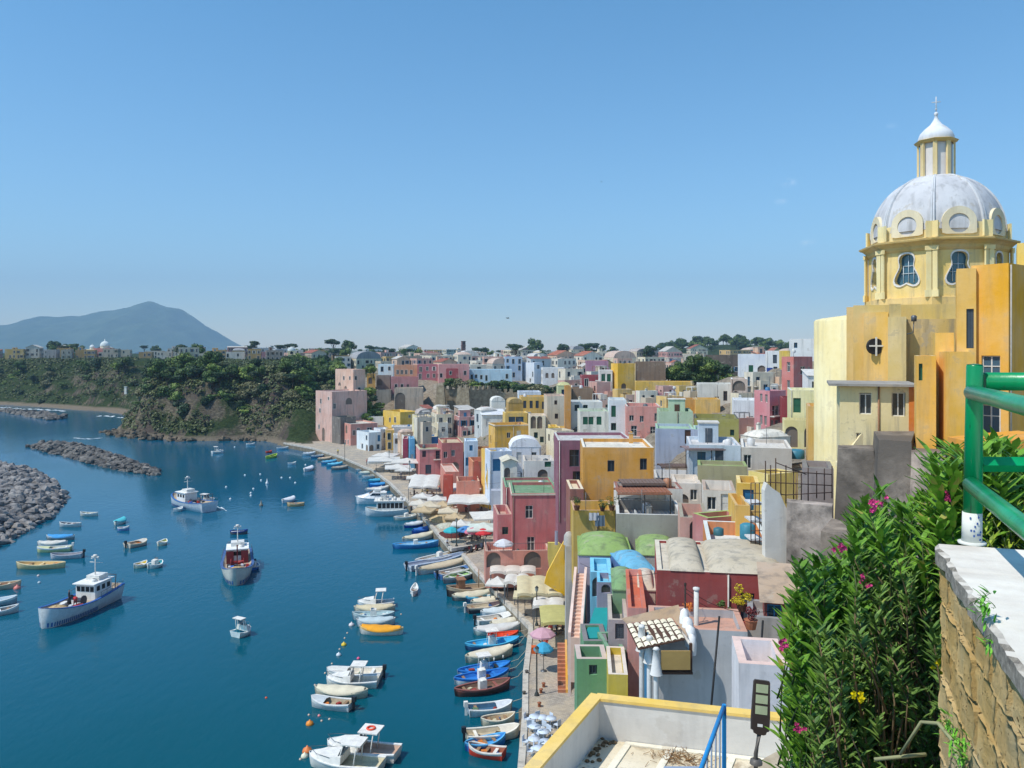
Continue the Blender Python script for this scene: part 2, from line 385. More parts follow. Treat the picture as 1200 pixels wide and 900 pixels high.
def house(x0, xc, x1, yt, yb, Y, a, color, label=None, roof='flat', rc=None, M=None, wr=None, wl=None, we=None, dens=.75, fc=None,
          name='house', cat='house', group=None, par=.4, down=4, sizes=None, seed=None, hut=False, chim=0, plinth=None, wear=.55, base=True, cornice=False, mat=None, rail=False):
    rng = random.Random(seed if seed is not None else int(xc*7+yt*131+Y))
    C0 = W(xc, yt, Y); zt = C0.z; zb = W(xc, yb, Y).z
    if a < 15 and xc > 560:      # turn the house so that its far left corner shows where it should
        M_ = M or 7; best = None
        for k in range(-45, 31):
            t_ = rad(k); e_ = abs((C0.x-M_*math.sin(t_))/(Y+M_*math.cos(t_))*F+600-min(x0, xc-.5))
            if best is None or e_ < best[0]: best = (e_, k)
        a = best[1]; M = M or min(max((x1-xc)/F*Y*.8, 5), 10)
    ar = rad(a)
    t = (x1-600)/F; L = (t*Y-C0.x)/(math.cos(ar)-t*math.sin(ar)); L = min(max(L, 1.0), 60)
    if M is None:
        if x0 < xc-.5:
            s_ = (x0-600)/F; den = math.sin(ar)+s_*math.cos(ar)
            M = (C0.x-s_*Y)/den if den > .05 else 9
            M = min(max(M, 2.0), 40)
        else: M = min(max(L*.8, 5), 12)
    H = zt-zb; z0 = -down; ztop = H
    far = Y > 215
    wm = mat or stucco(color, wear); fcol = fc or rng.choice('wwgbnt')
    depth = .22 if not far else .14
    root = thing(name, label, cat, (C0.x, C0.y, zb), ar, group)
    root['_c'] = label or ''
    sizes = sizes or (SZFAR if far else SZ)
    faces = {'R': ((0, 0, 0), (1, 0, 0), (0, -1, 0), L, 0.0), 'L': ((0, M, 0), (0, -1, 0), (-1, 0, 0), M, -math.pi/2), 'E': ((L, 0, 0), (0, 1, 0), (1, 0, 0), M, math.pi/2), 'K': ((L, M, 0), (-1, 0, 0), (0, 1, 0), L, math.pi)}
    spec = {'R': wr, 'L': wl, 'E': we, 'K': []}
    mb = MB(); nwin = 0
    for k, (o, ud, n, Wd, rz) in faces.items():
        sp = spec[k]
        if sp is None:
            vis = (k == 'R') or (k == 'L' and (x0 < xc-.5 or a > 12 or xc > 640)) or (k == 'E' and xc < 600 and a < 25)
            rects = auto_rects(rng, Wd, 0, H, dens, sizes) if vis else []
        else:
            rects = []
            for it in sp:
                if len(it) == 5:   # px, py centre, w, h metres, kind
                    px, py, ww, hh, kd = it; tt = (px-600)/F
                    if k == 'R': u = (tt*Y-C0.x)/(math.cos(ar)-tt*math.sin(ar)); Yp = Y+u*math.sin(ar)
                    elif k == 'L': mm_ = (C0.x-tt*Y)/(math.sin(ar)+tt*math.cos(ar)); u = M-mm_; Yp = Y+mm_*math.cos(ar)
                    zc = EYE-(py-HY)/F*Yp-zb
                    u = min(max(u, ww/2+.12), Wd-ww/2-.12)
                    if ww > Wd-.3: continue
                    rects.append((u-ww/2, zc-hh/2, u+ww/2, min(zc+hh/2, H-.15), kd))
        # drop overlapping
        keep = []
        for r in rects:
            if all(r[2] < q[0]-.05 or r[0] > q[2]+.05 or r[3] < q[1]-.05 or r[1] > q[3]+.05 for q in keep): keep.append(r)
        dd = {}
        face_with_holes(mb, o, ud, n, Wd, z0, ztop, [r[:4] for r in keep], depth)
        for r in keep:
            p = Vector(o)+Vector(ud)*r[0]-Vector(n)*.0
            dp = depth-.12
            kd = r[4]
            off = 0 if kd == 'A' else dp
            p = p-Vector(n)*off
            wobj = put_window(root, kd, p.x, p.y, r[1], rz, r[2]-r[0], r[3]-r[1], fcol, wm, far, depth)
            nwin += 1
    # parapet ring and roof
    th = min(.28, M*.2, L*.2)
    if roof in ('flat', 'terr'):
        ph = par if roof == 'flat' else .95
        q = [(0, 0), (L, 0), (L, M), (0, M)]; qi = [(th, th), (L-th, th), (L-th, M-th), (th, M-th)]
        for i in range(4):
            j = (i+1) % 4
            mb.poly(((*q[i], H), (*q[j], H), (*qi[j], H), (*qi[i], H)), 1)
            mb.poly(((*qi[i], H), (*qi[j], H), (*qi[j], H-ph), (*qi[i], H-ph)), 0)
        rb = MB(); rb.box(th+.003, L-th-.003, th+.003, M-th-.003, H-ph-.15, H-ph)
        capm = rc if isinstance(rc, tuple) else (205, 198, 184)
        mb.build('wall', [wm, stucco(mul3(capm, 1.03), .4)], root)
        ro = rb.build('roof', [stucco(capm, .9)], root)
        zr = H-ph
    else:
        cc = stucco(rc or (190, 180, 165), .9)
        mb.poly(((0, 0, H), (L, 0, H), (L, M, H), (0, M, H)), 0)
        mb.build('wall', [wm, wm], root)
        rb = MB(); e = .08
        if roof == 'dome':
            rb.T = Matrix.Translation((e, e, H+.05)); rb.grid(roof_dome(L-2*e, M-2*e, min(L, M)*.15+.3)); rb.T = None
            rb.box(-.06, L+.06, -.06, M+.06, H+.004, H+.08)
        elif roof == 'vault':
            nseg = 12; hh = min(L, M)*.28
            rows = []
            for i in range(nseg+1):
                u = -1+2*i/nseg; z = H+.05+hh*math.sqrt(max(0, 1-u*u))
                rows.append([(L*(.5+u*.5), -.05, z), (L*(.5+u*.5), M+.05, z)])
            rb.grid(rows)
            rb.poly([r[0] for r in rows], 0); rb.poly([r[1] for r in rows][::-1], 0)
            rb.box(-.06, L+.06, -.07, M+.07, H+.004, H+.06)
        elif roof == 'gable':
            hh = L*.22; e = .3
            rb.poly(((-e, -e, H-.05), (L/2, -e, H+hh), (L/2, M+e, H+hh), (-e, M+e, H-.05)), 0)
            rb.poly(((L/2, -e, H+hh), (L+e, -e, H-.05), (L+e, M+e, H-.05), (L/2, M+e, H+hh)), 0)
            rb.poly(((0, -.0, H), (L, 0, H), (L/2, 0, H+hh-.08)), 1); rb.poly(((0, M, H), (L/2, M, H+hh-.08), (L, M, H)), 1)
        elif roof == 'shed':
            hh = .9; e = .25
            rb.poly(((-e, -e, H-.02), (L+e, -e, H-.02), (L+e, M+e, H+hh), (-e, M+e, H+hh)), 0)
            rb.poly(((0, 0, H), (0, M, H), (0, M, H+hh-.1)), 1); rb.poly(((L, 0, H), (L, M, H+hh-.1), (L, M, H)), 1)
        ro = rb.build('roof', [cc, wm], root)
        zr = H
    if cornice:
        c = MB(); e = .13
        c.box(-e, L+e, -e, -.003, H-.28, H-.08); c.box(-e, -.003, -.003, M+e, H-.28, H-.08); c.box(L+.003, L+e, -.003, M+e, H-.28, H-.08)
        c.build('cornice', [stucco((205, 192, 170), .4)], root)
    if plinth:
        c = MB(); e = .06; c.box(-e, L+e, -e, -.003, z0, plinth); c.box(-e, -.003, -.003, M+e, z0, plinth)
        c.build('plinth', [CONCD], root)
    if hut and L > 4.5 and M > 4.5:
        c = MB(); w_ = rng.uniform(2, 3); d_ = rng.uniform(2, 2.8); cx = rng.uniform(.4, L-w_-.4); cy = M-d_-.4
        hh = rng.uniform(1.9, 2.5); c.box(cx, cx+w_, cy, cy+d_, zr-.05, zr+hh, 0, False); c.box(cx-.12, cx+w_+.12, cy-.12, cy+d_+.12, zr+hh+.002, zr+hh+.14, 1)
        hb = c.build('roof_room', [wm, CONCL], root)
        link('door', door_mesh(.8, 1.7, fcol), hb, (cx+w_*.5-.4, cy-.13, zr))
    for i in range(chim):
        c = MB(); cx = rng.uniform(.6, max(.7, L-.9)); cy = rng.uniform(M*.4, max(M*.41, M-.8)); hh = rng.uniform(.7, 1.3)+(.4 if roof not in ('flat', 'terr') else 0)
        c.box(cx, cx+.45, cy, cy+.45, zr-.1, zr+hh, 0); c.box(cx-.06, cx+.51, cy-.06, cy+.51, zr+hh+.002, zr+hh+.09, 1); c.box(cx+.08, cx+.37, cy+.08, cy+.37, zr+hh+.092, zr+hh+.25, 0)
        link('chimney', c.mesh('chimney', [wm, CONC]), ro)
    if rail:
        r = MB(); zz = H
        for (ax, ay, bx, by) in ((.1, .1, L-.1, .1), (.1, .1, .1, M-.1)):
            ln = math.hypot(bx-ax, by-ay); nb = max(2, int(ln/.25))
            r.tube([(ax, ay, zz+.9), (bx, by, zz+.9)], .025, 6)
            for i in range(nb+1):
                x = ax+(bx-ax)*i/nb; y = ay+(by-ay)*i/nb; r.box(x-.012, x+.012, y-.012, y+.012, zz-.02, zz+.9)
        r.build('railing', [METAL], root)
    if base:
        mid = (root.matrix_basis @ Vector((L/2, M/2, 0)))
        BASES.append((C0.x, C0.y, zb-.4)); BASES.append((mid.x, mid.y, zb-.1))
    del root['_c']
    if 40 < Y < 260 and H > 3 and L > 2.5 and rng.random() < .6:
        q = MB(); x = rng.choice((.18, L-.2, L*.5+.3)); q.tube([(x, -.06, H-.1), (x, -.06, -1)], .05, 5); q.build('drainpipe', [plain(rng.choice([(176, 170, 160), (120, 100, 84), (206, 200, 190)]), .7)], root)
    if 95 < Y < 310 and label is None:
        for i in range(rng.choice((1, 2, 2))):
            w_ = rng.uniform(.3, .6)*L; x = rng.uniform(0, L-w_); d_ = rng.uniform(1.2, 2.6); hh = H*rng.uniform(.3, .62)
            am = stucco(rng.choice([color, color, (214, 206, 192), (222, 214, 196), (206, 186, 160)]), wear)
            q = MB(); q.box(x, x+w_, -d_, -.004, z0, hh); q.box(x, x+w_, -d_, -d_+.16, hh+.001, hh+.75); q.box(x, x+.16, -d_+.162, -.004, hh+.001, hh+.75); q.box(x+w_-.16, x+w_, -d_+.162, -.004, hh+.001, hh+.75)
            an = q.build('annex', [am], root)
            if w_ > 1.5:
                ww = rng.uniform(.7, 1.0); hw = rng.choice((1.2, 1.9)); me_, _ = win_meshes(ww, hw, 'p', fcol, True); link('window', me_, an, (x+w_/2-ww/2, -d_-.11, max(.2, hh-hw-.5)))
        if rng.random() < .5 and roof in ('flat', 'terr') and L > 4:
            q = MB(); x = rng.uniform(.3, L-2.4); q.box(x, x+2, .5, 2.2, zr+1.7, zr+1.8)
            for (a1, b1) in ((x, .5), (x+1.9, .5), (x, 2.1), (x+1.9, 2.1)): q.box(a1, a1+.1, b1, b1+.1, zr-.02, zr+1.699)
            q.build('roof_canopy', [plain(rng.choice([(206, 200, 190), (150, 96, 70), (226, 222, 214), (120, 120, 120)]), .8)], root)
    info = dict(o=root, px=(xc+x1)/2 if x0 >= xc-.5 else (x0+x1)/2, py=yt, Y=Y, color=color, n=nwin, roof=roof, L=L, M=M, H=H, zr=zr, zb=zb)
    HOUSES.append(info); return info
def mul3(c, k): return tuple(min(255, int(v*k)) for v in c)
# ------------------------------------------------------------------ colours
PINK = (205, 130, 122); PINKD = (176, 98, 98); SALMON = (214, 150, 130); ROSE = (196, 110, 118); CORAL = (190, 92, 84)
YEL = (226, 172, 58); YELB = (232, 190, 50); OCH = (200, 145, 55); CREAM = (222, 205, 165); CREAMY = (226, 208, 140)
WHT = (230, 223, 208); OFFW = (216, 204, 180); GRY = (168, 166, 162); BLUEG = (178, 194, 208); LBLUE = (160, 196, 222); MAUVE = (150, 98, 118)
PURP = (150, 92, 108); BEIGE = (200, 178, 148); STONEC = (176, 160, 136); BRN = (128, 100, 76); OLIVE = (166, 158, 78); ORNG = (224, 128, 52)
RED = (168, 62, 56); MINT = (160, 196, 160); SLATE = (120, 132, 146); TERR = (196, 108, 72); PEACH = (222, 168, 132)
GREENR = (120, 160, 120); TAUPE = (160, 140, 124); LILAC = (176, 164, 182)
p_ = 'p'; s_ = 's'; f_ = 'f'
# ---- near buildings under the viewpoint
house(768, 770, 926, 668, 742, 46, 4, RED, 'dark red house with a cracked vaulted roof and a shrub by its door', 'flat', (200, 188, 165), M=7.5, wr=[(876, 712, .75, 1.6, 'D')], wl=[], down=6, par=.15, fc='b')
vr = HOUSES[-1]
for (xa, xb, nm) in ((.1, .36, 0), (.40, .98, 1)):   # two shallow vaults on its roof
    q = MB(); L_ = vr['L']*(xb-xa); q.T = Matrix.Translation((vr['L']*xa, -.05, vr['H']+.004)); q.grid(roof_dome(L_, vr['M'], .6)); q.T = None
    q.build('roof_vault', [stucco((186, 172, 146), 1.0)], vr['o'])
house(824, 829, 904, 636, 690, 52, 6, ORNG, 'orange terrace house with a pale blue tank on its roof', 'terr', (196, 200, 196), M=7, wr=[], wl=[], down=8)
house(722, 722, 800, 602, 660, 70, 2, (150, 146, 138), 'plain grey block with a blank front wall above the green domes', 'terr', (190, 186, 178), M=7, wr=[], wl=[], chim=1)
house(719, 722, 800, 572, 602, 77, 2, (205, 200, 192), 'low white roof room with shaded windows behind the plain grey block', 'flat', (150, 95, 80), M=4, wr=[(732, 590, .8, 1, p_), (748, 590, .8, 1, p_), (775, 588, .8, 1.3, 'D')], wl=[])
house(669, 672, 721, 598, 640, 75, 3, (200, 160, 55), 'mustard terrace with potted shrubs and washing on its wall', 'terr', (196, 150, 110), M=5, wr=[], wl=[])
house(680, 683, 766, 524, 622, 88, 2, (216, 148, 44), 'tall orange yellow house with two small dark windows high up', 'flat', (215, 205, 185), M=9, wr=[(716, 546, .75, 1.25, f_), (754, 544, .75, 1.25, p_)], wl=[(681, 560, .8, 1.3, p_)], chim=1, fc='b')
house(649, 654, 742, 516, 602, 100, 3, PURP, 'tall plum purple house with a grey rimmed flat roof', 'flat', (190, 186, 180), M=10, wr=[(673, 537, 1.2, 2.1, 's'), (676, 558, 1, 1.2, p_)], wl=[(651, 545, .7, 1.2, p_)], fc='b')
house(664, 668, 684, 573, 625, 84, 4, (160, 95, 80), 'narrow brown red annex beside the orange yellow house', 'flat', (214, 196, 160), M=6, wr=[], wl=[])
house(584, 600, 656, 578, 655, 106, 10, (196, 104, 102), 'big coral pink house with a green flat roof and one framed window', 'flat', (110, 150, 108), x_ := None, wr=[(620, 600, 1.0, 1.7, f_), (622, 636, 1.0, 2.0, 'l')], wl=[(590, 620, .8, 1.1, p_)], fc='w', down=2, cornice=True) if False else None
house(597, 600, 655, 578, 655, 106, 3, (196, 104, 102), 'big coral pink house with a green flat roof and one framed window', 'flat', (110, 150, 108), M=9, wr=[(620, 600, 1.0, 1.7, f_), (622, 638, 1.0, 2.0, f_)], wl=[], fc='w', down=2, cornice=True)
house(578, 583, 600, 603, 655, 108, 3, (200, 112, 108), 'lower pink wing with a small framed window beside the coral pink house', 'terr', (190, 150, 130), M=7, wr=[(592, 622, .8, 1.0, f_), (593, 642, .9, 1.4, 'D')], wl=[(580, 640, .8, 1.1, p_)], down=2)
house(567, 569, 645, 646, 665, 102, 3, (214, 132, 110), 'long salmon arcade with a balcony terrace along the quay', 'terr', (205, 170, 150), M=5, wr=[(577, 655, 1.8, 2.2, 'A'), (596, 655, 2.4, 2.2, 'A'), (624, 656, 2.2, 2.2, 'A')], wl=[], down=2.6, rail=True)
house(589, 592, 651, 571, 600, 116, 3, (190, 108, 104), 'pink rear wing with a green roof behind the coral pink house', 'flat', (120, 156, 116), M=9, wr=[], wl=[])
house(678, 678, 741, 651, 672, 64, 0, LILAC, 'lilac walled house under a broad lime green dome', 'dome', (134, 166, 84), M=6.5, wr=[], wl=[], down=7)
house(746, 746, 792, 651, 672, 64.5, 0, (170, 170, 160), 'second lime green domed house left of the orange terrace', 'dome', (134, 164, 90), M=6, wr=[], wl=[], down=7)
house(716, 734, 769, 671, 694, 57, 8, (62, 108, 168), 'deep blue house with a bright sky blue dome', 'dome', (84, 168, 204), M=5.2, wr=[], wl=[], down=7)
house(692, 692, 717, 670, 700, 58, 2, (96, 184, 214), 'small sky blue stair house with a doorway', 'flat', (100, 190, 220), M=4, wr=[(700, 688, .8, 1.4, 'A')], wl=[], down=6)
house(699, 700, 716, 682, 712, 54, 3, (150, 146, 170), 'little violet grey turret with an oval opening', 'flat', (96, 184, 214), M=2.5, wr=[(710, 688, .6, .8, 'A')], wl=[], down=6)
house(716, 718, 743, 692, 712, 51, 4, GREENR, 'low house with a faded green humped roof', 'dome', (120, 158, 104), M=5, wr=[], wl=[], down=6)
house(744, 745, 768, 692, 712, 50, 4, (206, 190, 170), 'low house with a weathered beige humped roof', 'dome', (200, 186, 164), M=4.5, wr=[], wl=[], down=6)
house(711, 713, 736, 726, 760, 47, 4, (156, 148, 152), 'mauve grey box house with a dark blue square window', 'terr', (170, 160, 146), M=5, wr=[(726, 740, .5, .9, 'c')], wl=[], down=9, fc='b')
house(733, 736, 752, 712, 835, 45, 4, (214, 140, 128), 'narrow pink and rust striped wall house', 'flat', (200, 100, 70), M=8, wr=[], wl=[(734, 760, .5, 1, p_)], down=6)
house(673, 676, 712, 772, 830, 45, 4, (104, 156, 112), 'green house with one tiny black window above the quay', 'terr', (190, 170, 160), M=2.2, wr=[(695, 785, .45, .55, p_)], wl=[], down=9)
house(680, 684, 712, 751, 775, 47.6, 4, (104, 156, 112), 'low green house with a patched grey roof', 'flat', (120, 116, 116), M=3, wr=[], wl=[], down=8)
house(700, 713, 733, 762, 830, 46, 4, (104, 156, 112), 'green inner wall house beside the mauve grey box', 'flat', (110, 150, 120), M=3, wr=[], wl=[], down=9)
house(711, 713, 731, 790, 830, 42, 3, (206, 178, 44), 'tiny yellow annex with a pale lid roof', 'flat', (205, 190, 172), M=4, wr=[], wl=[], down=8)
house(760, 762, 876, 735, 830, 39, 2, (176, 176, 178), 'light grey house with a sculpted white parapet corner', 'flat', (196, 140, 115), M=3.4, wr=[], wl=[], down=8)
house(876, 876, 925, 722, 800, 41, 2, (160, 152, 146), 'grey block beside the oleander with a scaffold ladder', 'flat', (140, 140, 142), M=3, wr=[], wl=[], down=8)
house(826, 892, 930, 690, 740, 42, 14, (150, 70, 58), 'brown tiled lean-to at the red house corner', 'shed', (190, 160, 130), M=4, wr=[], wl=[], down=5) if False else None
house(893, 896, 938, 704, 730, 41, 4, (150, 66, 56), 'small red shed with a white edged brown tile roof', 'shed', (178, 150, 122), M=4, wr=[(905, 716, .7, 1, p_)], wl=[], down=5)
house(814, 829, 871, 607, 648, 60, 20, (190, 116, 112), 'smooth pink block with a green rimmed roof', 'flat', (150, 176, 90), wr=[], wl=[], down=4)
house(862, 864, 890, 566, 612, 62, 4, (222, 176, 62), 'little yellow balcony house with striped awning', 'terr', (220, 190, 110), M=4, wr=[(877, 586, .8, 1.6, 'D')], wl=[])
house(851, 862, 872, 592, 612, 58, 10, YEL, 'yellow balcony block on the pink block corner', 'terr', (200, 160, 90), wr=[], wl=[])
house(795, 797, 830, 606, 660, 62, 4, (206, 150, 130), 'narrow peach house with an open stone yard', 'terr', (150, 140, 120), M=6, wr=[(816, 622, 1, 1.6, 'A')], wl=[])
house(822, 824, 862, 574, 606, 74, 3, (214, 206, 194), 'small off white house under the khaki walled terrace', 'terr', (176, 150, 130), M=6, wr=[(834, 590, .8, 1.2, p_), (850, 590, .8, 1.7, 'D')], wl=[])
house(786, 790, 822, 566, 606, 82, 3, (222, 208, 192), 'cream house with an arched porch beside the white stepped house', 'flat', (200, 186, 170), M=6, wr=[(800, 590, 1.2, 1.9, 'A'), (813, 580, .7, 1.1, p_)], wl=[])
house(818, 818, 876, 545, 568, 84, 2, (160, 152, 112), 'khaki walled terrace below the long grey roof', 'flat', (140, 160, 90), M=4, wr=[], wl=[])
house(805, 808, 868, 521, 548, 90, 2, BLUEG, 'pale blue terrace house under a broad flat canopy', 'flat', (196, 192, 190), M=9, wr=[(843, 536, .9, 2.0, 'c'), (822, 538, .9, 1.6, 'l')], wl=[], fc='b', hut=True)
house(868, 869, 928, 524, 552, 88, 3, (188, 178, 168), 'greyish house with one white framed window and a long parapet', 'flat', (206, 200, 190), M=9, wr=[(876, 541, .8, 1.5, f_)], wl=[])
house(877, 900, 935, 556, 600, 70, 24, (226, 200, 110), 'yellow stepped stair house behind the ruined grey wall', 'flat', (190, 170, 120), wr=[], wl=[])
house(768, 769, 813, 502, 566, 112, 3, (166, 176, 196), 'tall blue grey house with a mint green roof edge', 'flat', (150, 186, 146), M=8, wr=[(806, 512, .8, 1.9, 'c')], wl=[], fc='n', dens=0)
house(766, 768, 818, 560, 606, 98, 3, (214, 212, 210), 'white stepped house with brown awnings', 'terr', (190, 186, 178), M=7, wr=[(776, 575, .8, 1, p_), (797, 578, .8, 1.7, 'D'), (806, 560, .7, 1, p_)], wl=[])
house(812, 813, 838, 503, 522, 108, 3, (170, 180, 200), 'short blue grey annex with a mint roof edge', 'flat', (150, 190, 150), M=6, wr=[], wl=[])
house(813, 814, 866, 490, 522, 122, 3, OLIVE, 'olive green house with a dark planted roof', 'terr', (96, 98, 84), M=9, wr=[(858, 507, .6, .9, p_)], wl=[], chim=1)
house(770, 772, 812, 482, 506, 126, 4, (176, 196, 160), 'pale green roof terrace house with a red tiled hut', 'terr', (150, 170, 130), M=8, wr=[], wl=[], hut=True)
house(732, 734, 774, 476, 516, 138, 3, (222, 142, 128), 'salmon house with small white framed windows', 'terr', (200, 184, 168), M=9, wr=[(740, 490, .75, 1, f_), (752, 491, .65, 1.1, f_), (769, 489, .6, 1.4, f_), (743, 505, 1, 1.8, 'B'), (765, 506, .9, 1.8, 'B')], wl=[], fc='w')
house(712, 714, 734, 469, 512, 144, 4, (206, 214, 214), 'slim white house with one tall green shutter', 'flat', (190, 188, 180), M=9, wr=[(719, 482, .8, 2.0, 'c'), (719, 500, .9, 1.3, p_)], wl=[], fc='g')
house(677, 680, 713, 482, 513, 148, 3, (214, 208, 192), 'weathered white house with three green shutters', 'flat', (150, 176, 140), M=8, wr=[(686, 493, .9, 1.4, 'c'), (692.5, 493, .9, 1.4, 'c'), (702, 493, .9, 1.5, 'c')], wl=[], fc='g', wear=1.0)
house(667, 669, 706, 471, 484, 160, 3, WHT, 'white terrace house behind the green shuttered house', 'terr', (186, 190, 190), M=7, wr=[(676, 478, .9, 1.2, p_), (686, 478, .9, 1.2, p_)], wl=[])
house(661, 662, 669, 452, 512, 158, 6, (206, 140, 60), 'narrow ochre chimney-like tower house', 'flat', (190, 150, 90), M=3, wr=[], wl=[])
house(668, 670, 695, 455, 476, 190, 3, (150, 120, 92), 'brown flat roofed ruin without windows', 'flat', (150, 128, 104), M=7, wr=[], wl=[])
house(652, 654, 669, 452, 478, 186, 5, (196, 200, 140), 'pale olive tower house with a round top', 'dome', (190, 186, 120), M=5, wr=[(660, 460, .8, 1.4, p_)], wl=[])
house(637, 641, 663, 464, 512, 172, 6, (206, 188, 160), 'tall beige house with scattered little windows', 'flat', (196, 150, 130), M=9, wl=[], sizes=[(.7, 1.1, p_), (.6, .9, p_)])
house(619, 621, 640, 487, 526, 168, 4, (226, 210, 176), 'cream house with two tall arches under the roof', 'flat', (210, 180, 160), M=6, wr=[(625, 495, 1.1, 2.6, 'A'), (632.5, 495, 1.1, 2.6, 'A'), (628, 510, .8, 1.2, p_), (635, 515, .8, 1.2, p_)], wl=[])
house(642, 644, 654, 500, 522, 160, 4, YELB, 'small bright yellow box house', 'flat', (220, 180, 80), M=5, wr=[(649, 510, .8, 1.2, p_)], wl=[])
house(654, 655, 664, 502, 522, 158, 4, (230, 190, 90), 'small amber house beside the bright yellow box', 'flat', (220, 190, 110), M=5, wr=[], wl=[])
house(571, 580, 620, 498, 527, 172, 12, YEL, 'big yellow house with a long balcony and a small terrace hut', 'terr', (210, 160, 80), wr=[(608, 510, 1, 2, 'D'), (596, 510, .8, 1.2, p_)], wl=[(575, 515, .9, 1.8, p_)], cornice=True)
house(588, 592, 619, 484, 500, 182, 8, (226, 182, 70), 'upper yellow storey with a glazed veranda', 'flat', (216, 190, 120), wr=[(600, 493, 1.5, 1.8, 'l'), (609, 493, 1.8, 1.8, 'l')], wl=[])
house(593, 596, 613, 472, 486, 192, 5, (190, 146, 62), 'mustard vaulted house below the crenellated wall', 'vault', (186, 150, 80), M=6, wr=[], wl=[])
house(609, 611, 641, 465, 486, 205, 4, (230, 178, 62), 'yellow house with four violet shuttered doors', 'flat', (190, 160, 120), M=8, wr=[(615, 474, .8, 1.9, 'c'), (622.5, 474, .8, 1.9, 'c'), (629.5, 474, .8, 1.9, 'c'), (637, 475, .8, 1.9, 'c')], wl=[], fc='b')
house(606, 608, 634, 459, 468, 222, 4, (206, 212, 220), 'low white house on top of the violet shuttered house', 'flat', (190, 190, 196), M=7, dens=.3)
house(562, 565, 592, 486, 500, 200, 5, WHT, 'white house with a long stepped white roof', 'shed', (214, 216, 220), M=7, dens=.4)
house(574, 576, 592, 470, 482, 222, 5, (226, 222, 208), 'small white house with curved roof below the crenellated wall', 'vault', (220, 216, 205), M=6, dens=.4)
house(566, 574, 600, 529, 566, 146, 12, (196, 206, 222), 'powder blue terrace house with deep blue awning window', 'terr', (206, 212, 220), wr=[(582, 545, 1.4, 2.2, 'c')], wl=[(570, 548, .9, 1.5, p_)], fc='t')
house(596, 598, 634, 524, 548, 150, 4, (222, 222, 228), 'white house with a long curved violet white roof', 'vault', (226, 224, 230), M=6, dens=.35)
house(612, 614, 650, 540, 580, 128, 4, (214, 208, 200), 'white terrace house with an open loggia beside the plum house', 'terr', (200, 182, 160), M=7, wr=[(636, 556, 1.6, 1.6, 'A'), (646, 556, 1.2, 1.6, 'A'), (642, 541, 1, 1.7, 'D')], wl=[])
house(585, 590, 606, 541, 580, 128, 8, (220, 214, 196), 'little cream chapel house with two tall arched windows', 'gable', (206, 196, 170), wr=[(593.5, 560, .95, 3.2, 'A'), (601, 560, .95, 3.2, 'A')], wl=[])
house(612, 613, 638, 567, 578, 119, 4, (236, 130, 84), 'bright orange roof screen wall', 'flat', (230, 130, 90), M=2, wr=[], wl=[])
house(549, 554, 578, 541, 568, 160, 10, (216, 124, 80), 'terracotta house with external stair ramps', 'terr', (210, 140, 90), wr=[(567, 552, 1.2, 2, 'A')], wl=[])
house(556, 560, 577, 527, 545, 176, 6, (214, 150, 80), 'small apricot house behind the terracotta stairs', 'terr', (200, 140, 90), M=6, dens=.6)
house(564, 576, 582, 528, 572, 150, 30, (232, 180, 60), 'yellow buttress house with a flying stair', 'flat', (224, 180, 90), wr=[], wl=[], dens=0)
house(543, 545, 560, 517, 560, 176, 5, (176, 202, 226), 'pale blue tower house with two deep blue windows', 'flat', (196, 210, 220), M=6, wr=[(547, 541, .8, 1.8, 'c'), (552, 525, .7, 1.2, 'c')], wl=[], fc='t')
house(513, 518, 543, 519, 560, 190, 10, (192, 100, 96), 'tall part of the dark rose waterfront house', 'flat', (200, 170, 130), M=11, wr=[(522, 533, .9, 1.5, f_), (531, 531, .9, 1.5, f_), (523, 548, 1.4, 2.2, 'A'), (533, 546, 2.0, 1.8, 'A')], wl=[])
house(484, 492, 519, 526, 560, 193, 12, (208, 122, 118), 'rose pink waterfront house with a balcony and green roof', 'terr', (176, 186, 140), M=10, wr=[(497, 532, .9, 1.5, f_), (513, 533, 1.0, 2.0, 'B'), (502, 550, 1.4, 2.2, 'D')], wl=[(488, 545, .9, 1.5, p_), (488, 535, .8, 1.2, p_)], cornice=True)
house(481, 483, 513, 512, 522, 215, 4, (70, 130, 196), 'low bright blue house behind the rose waterfront house', 'flat', (190, 176, 150), M=6, wr=[], wl=[])
house(476, 480, 486, 514, 548, 208, 10, (90, 170, 214), 'narrow cyan and red house front', 'flat', (120, 170, 200), M=6, wr=[(483, 536, .8, 1.5, 'D')], wl=[])
house(470, 472, 478, 514, 546, 212, 6, (176, 60, 80), 'slim crimson house front', 'flat', (200, 160, 150), M=6, dens=.8)
house(534, 536, 562, 564, 575, 152, 6, (210, 124, 100), 'low terracotta yard house by the parasols', 'terr', (206, 160, 130), M=6, wr=[], wl=[])
house(516, 522, 538, 553, 572, 166, 10, (212, 128, 108), 'low salmon boundary house beside the rose waterfront house', 'flat', (210, 170, 150), wr=[], wl=[])
house(370, 389, 430, 459, 527, 268, 42, (216, 168, 150), 'tall old pink house with tapering corner at the end of the quay', 'flat', (190, 160, 150), wl=[(376, 470, .9, 1.6, p_), (375, 481, .9, 1.4, p_), (385, 467, .8, 1.0, p_), (374, 500, .9, 1.4, p_), (379, 509, 1.8, 4.4, 'A')], wr=[(392, 476, .9, 1.6, p_), (409, 470, 2.4, 2.2, 'A')], wear=.8)
house(393, 414, 428, 433, 475, 282, 42, (222, 176, 150), 'upper pink tower house with a balcony above the tapering pink house', 'terr', (196, 150, 140), wl=[(403, 443, .9, 1.3, p_), (410, 443, .8, 1.2, p_), (398, 450, 1.8, 1.2, 'A'), (405, 454, 1.8, 1, 'A')], wr=[(417, 443, .9, 1.3, p_), (421, 457, 1, 1.8, p_)], wear=.8)
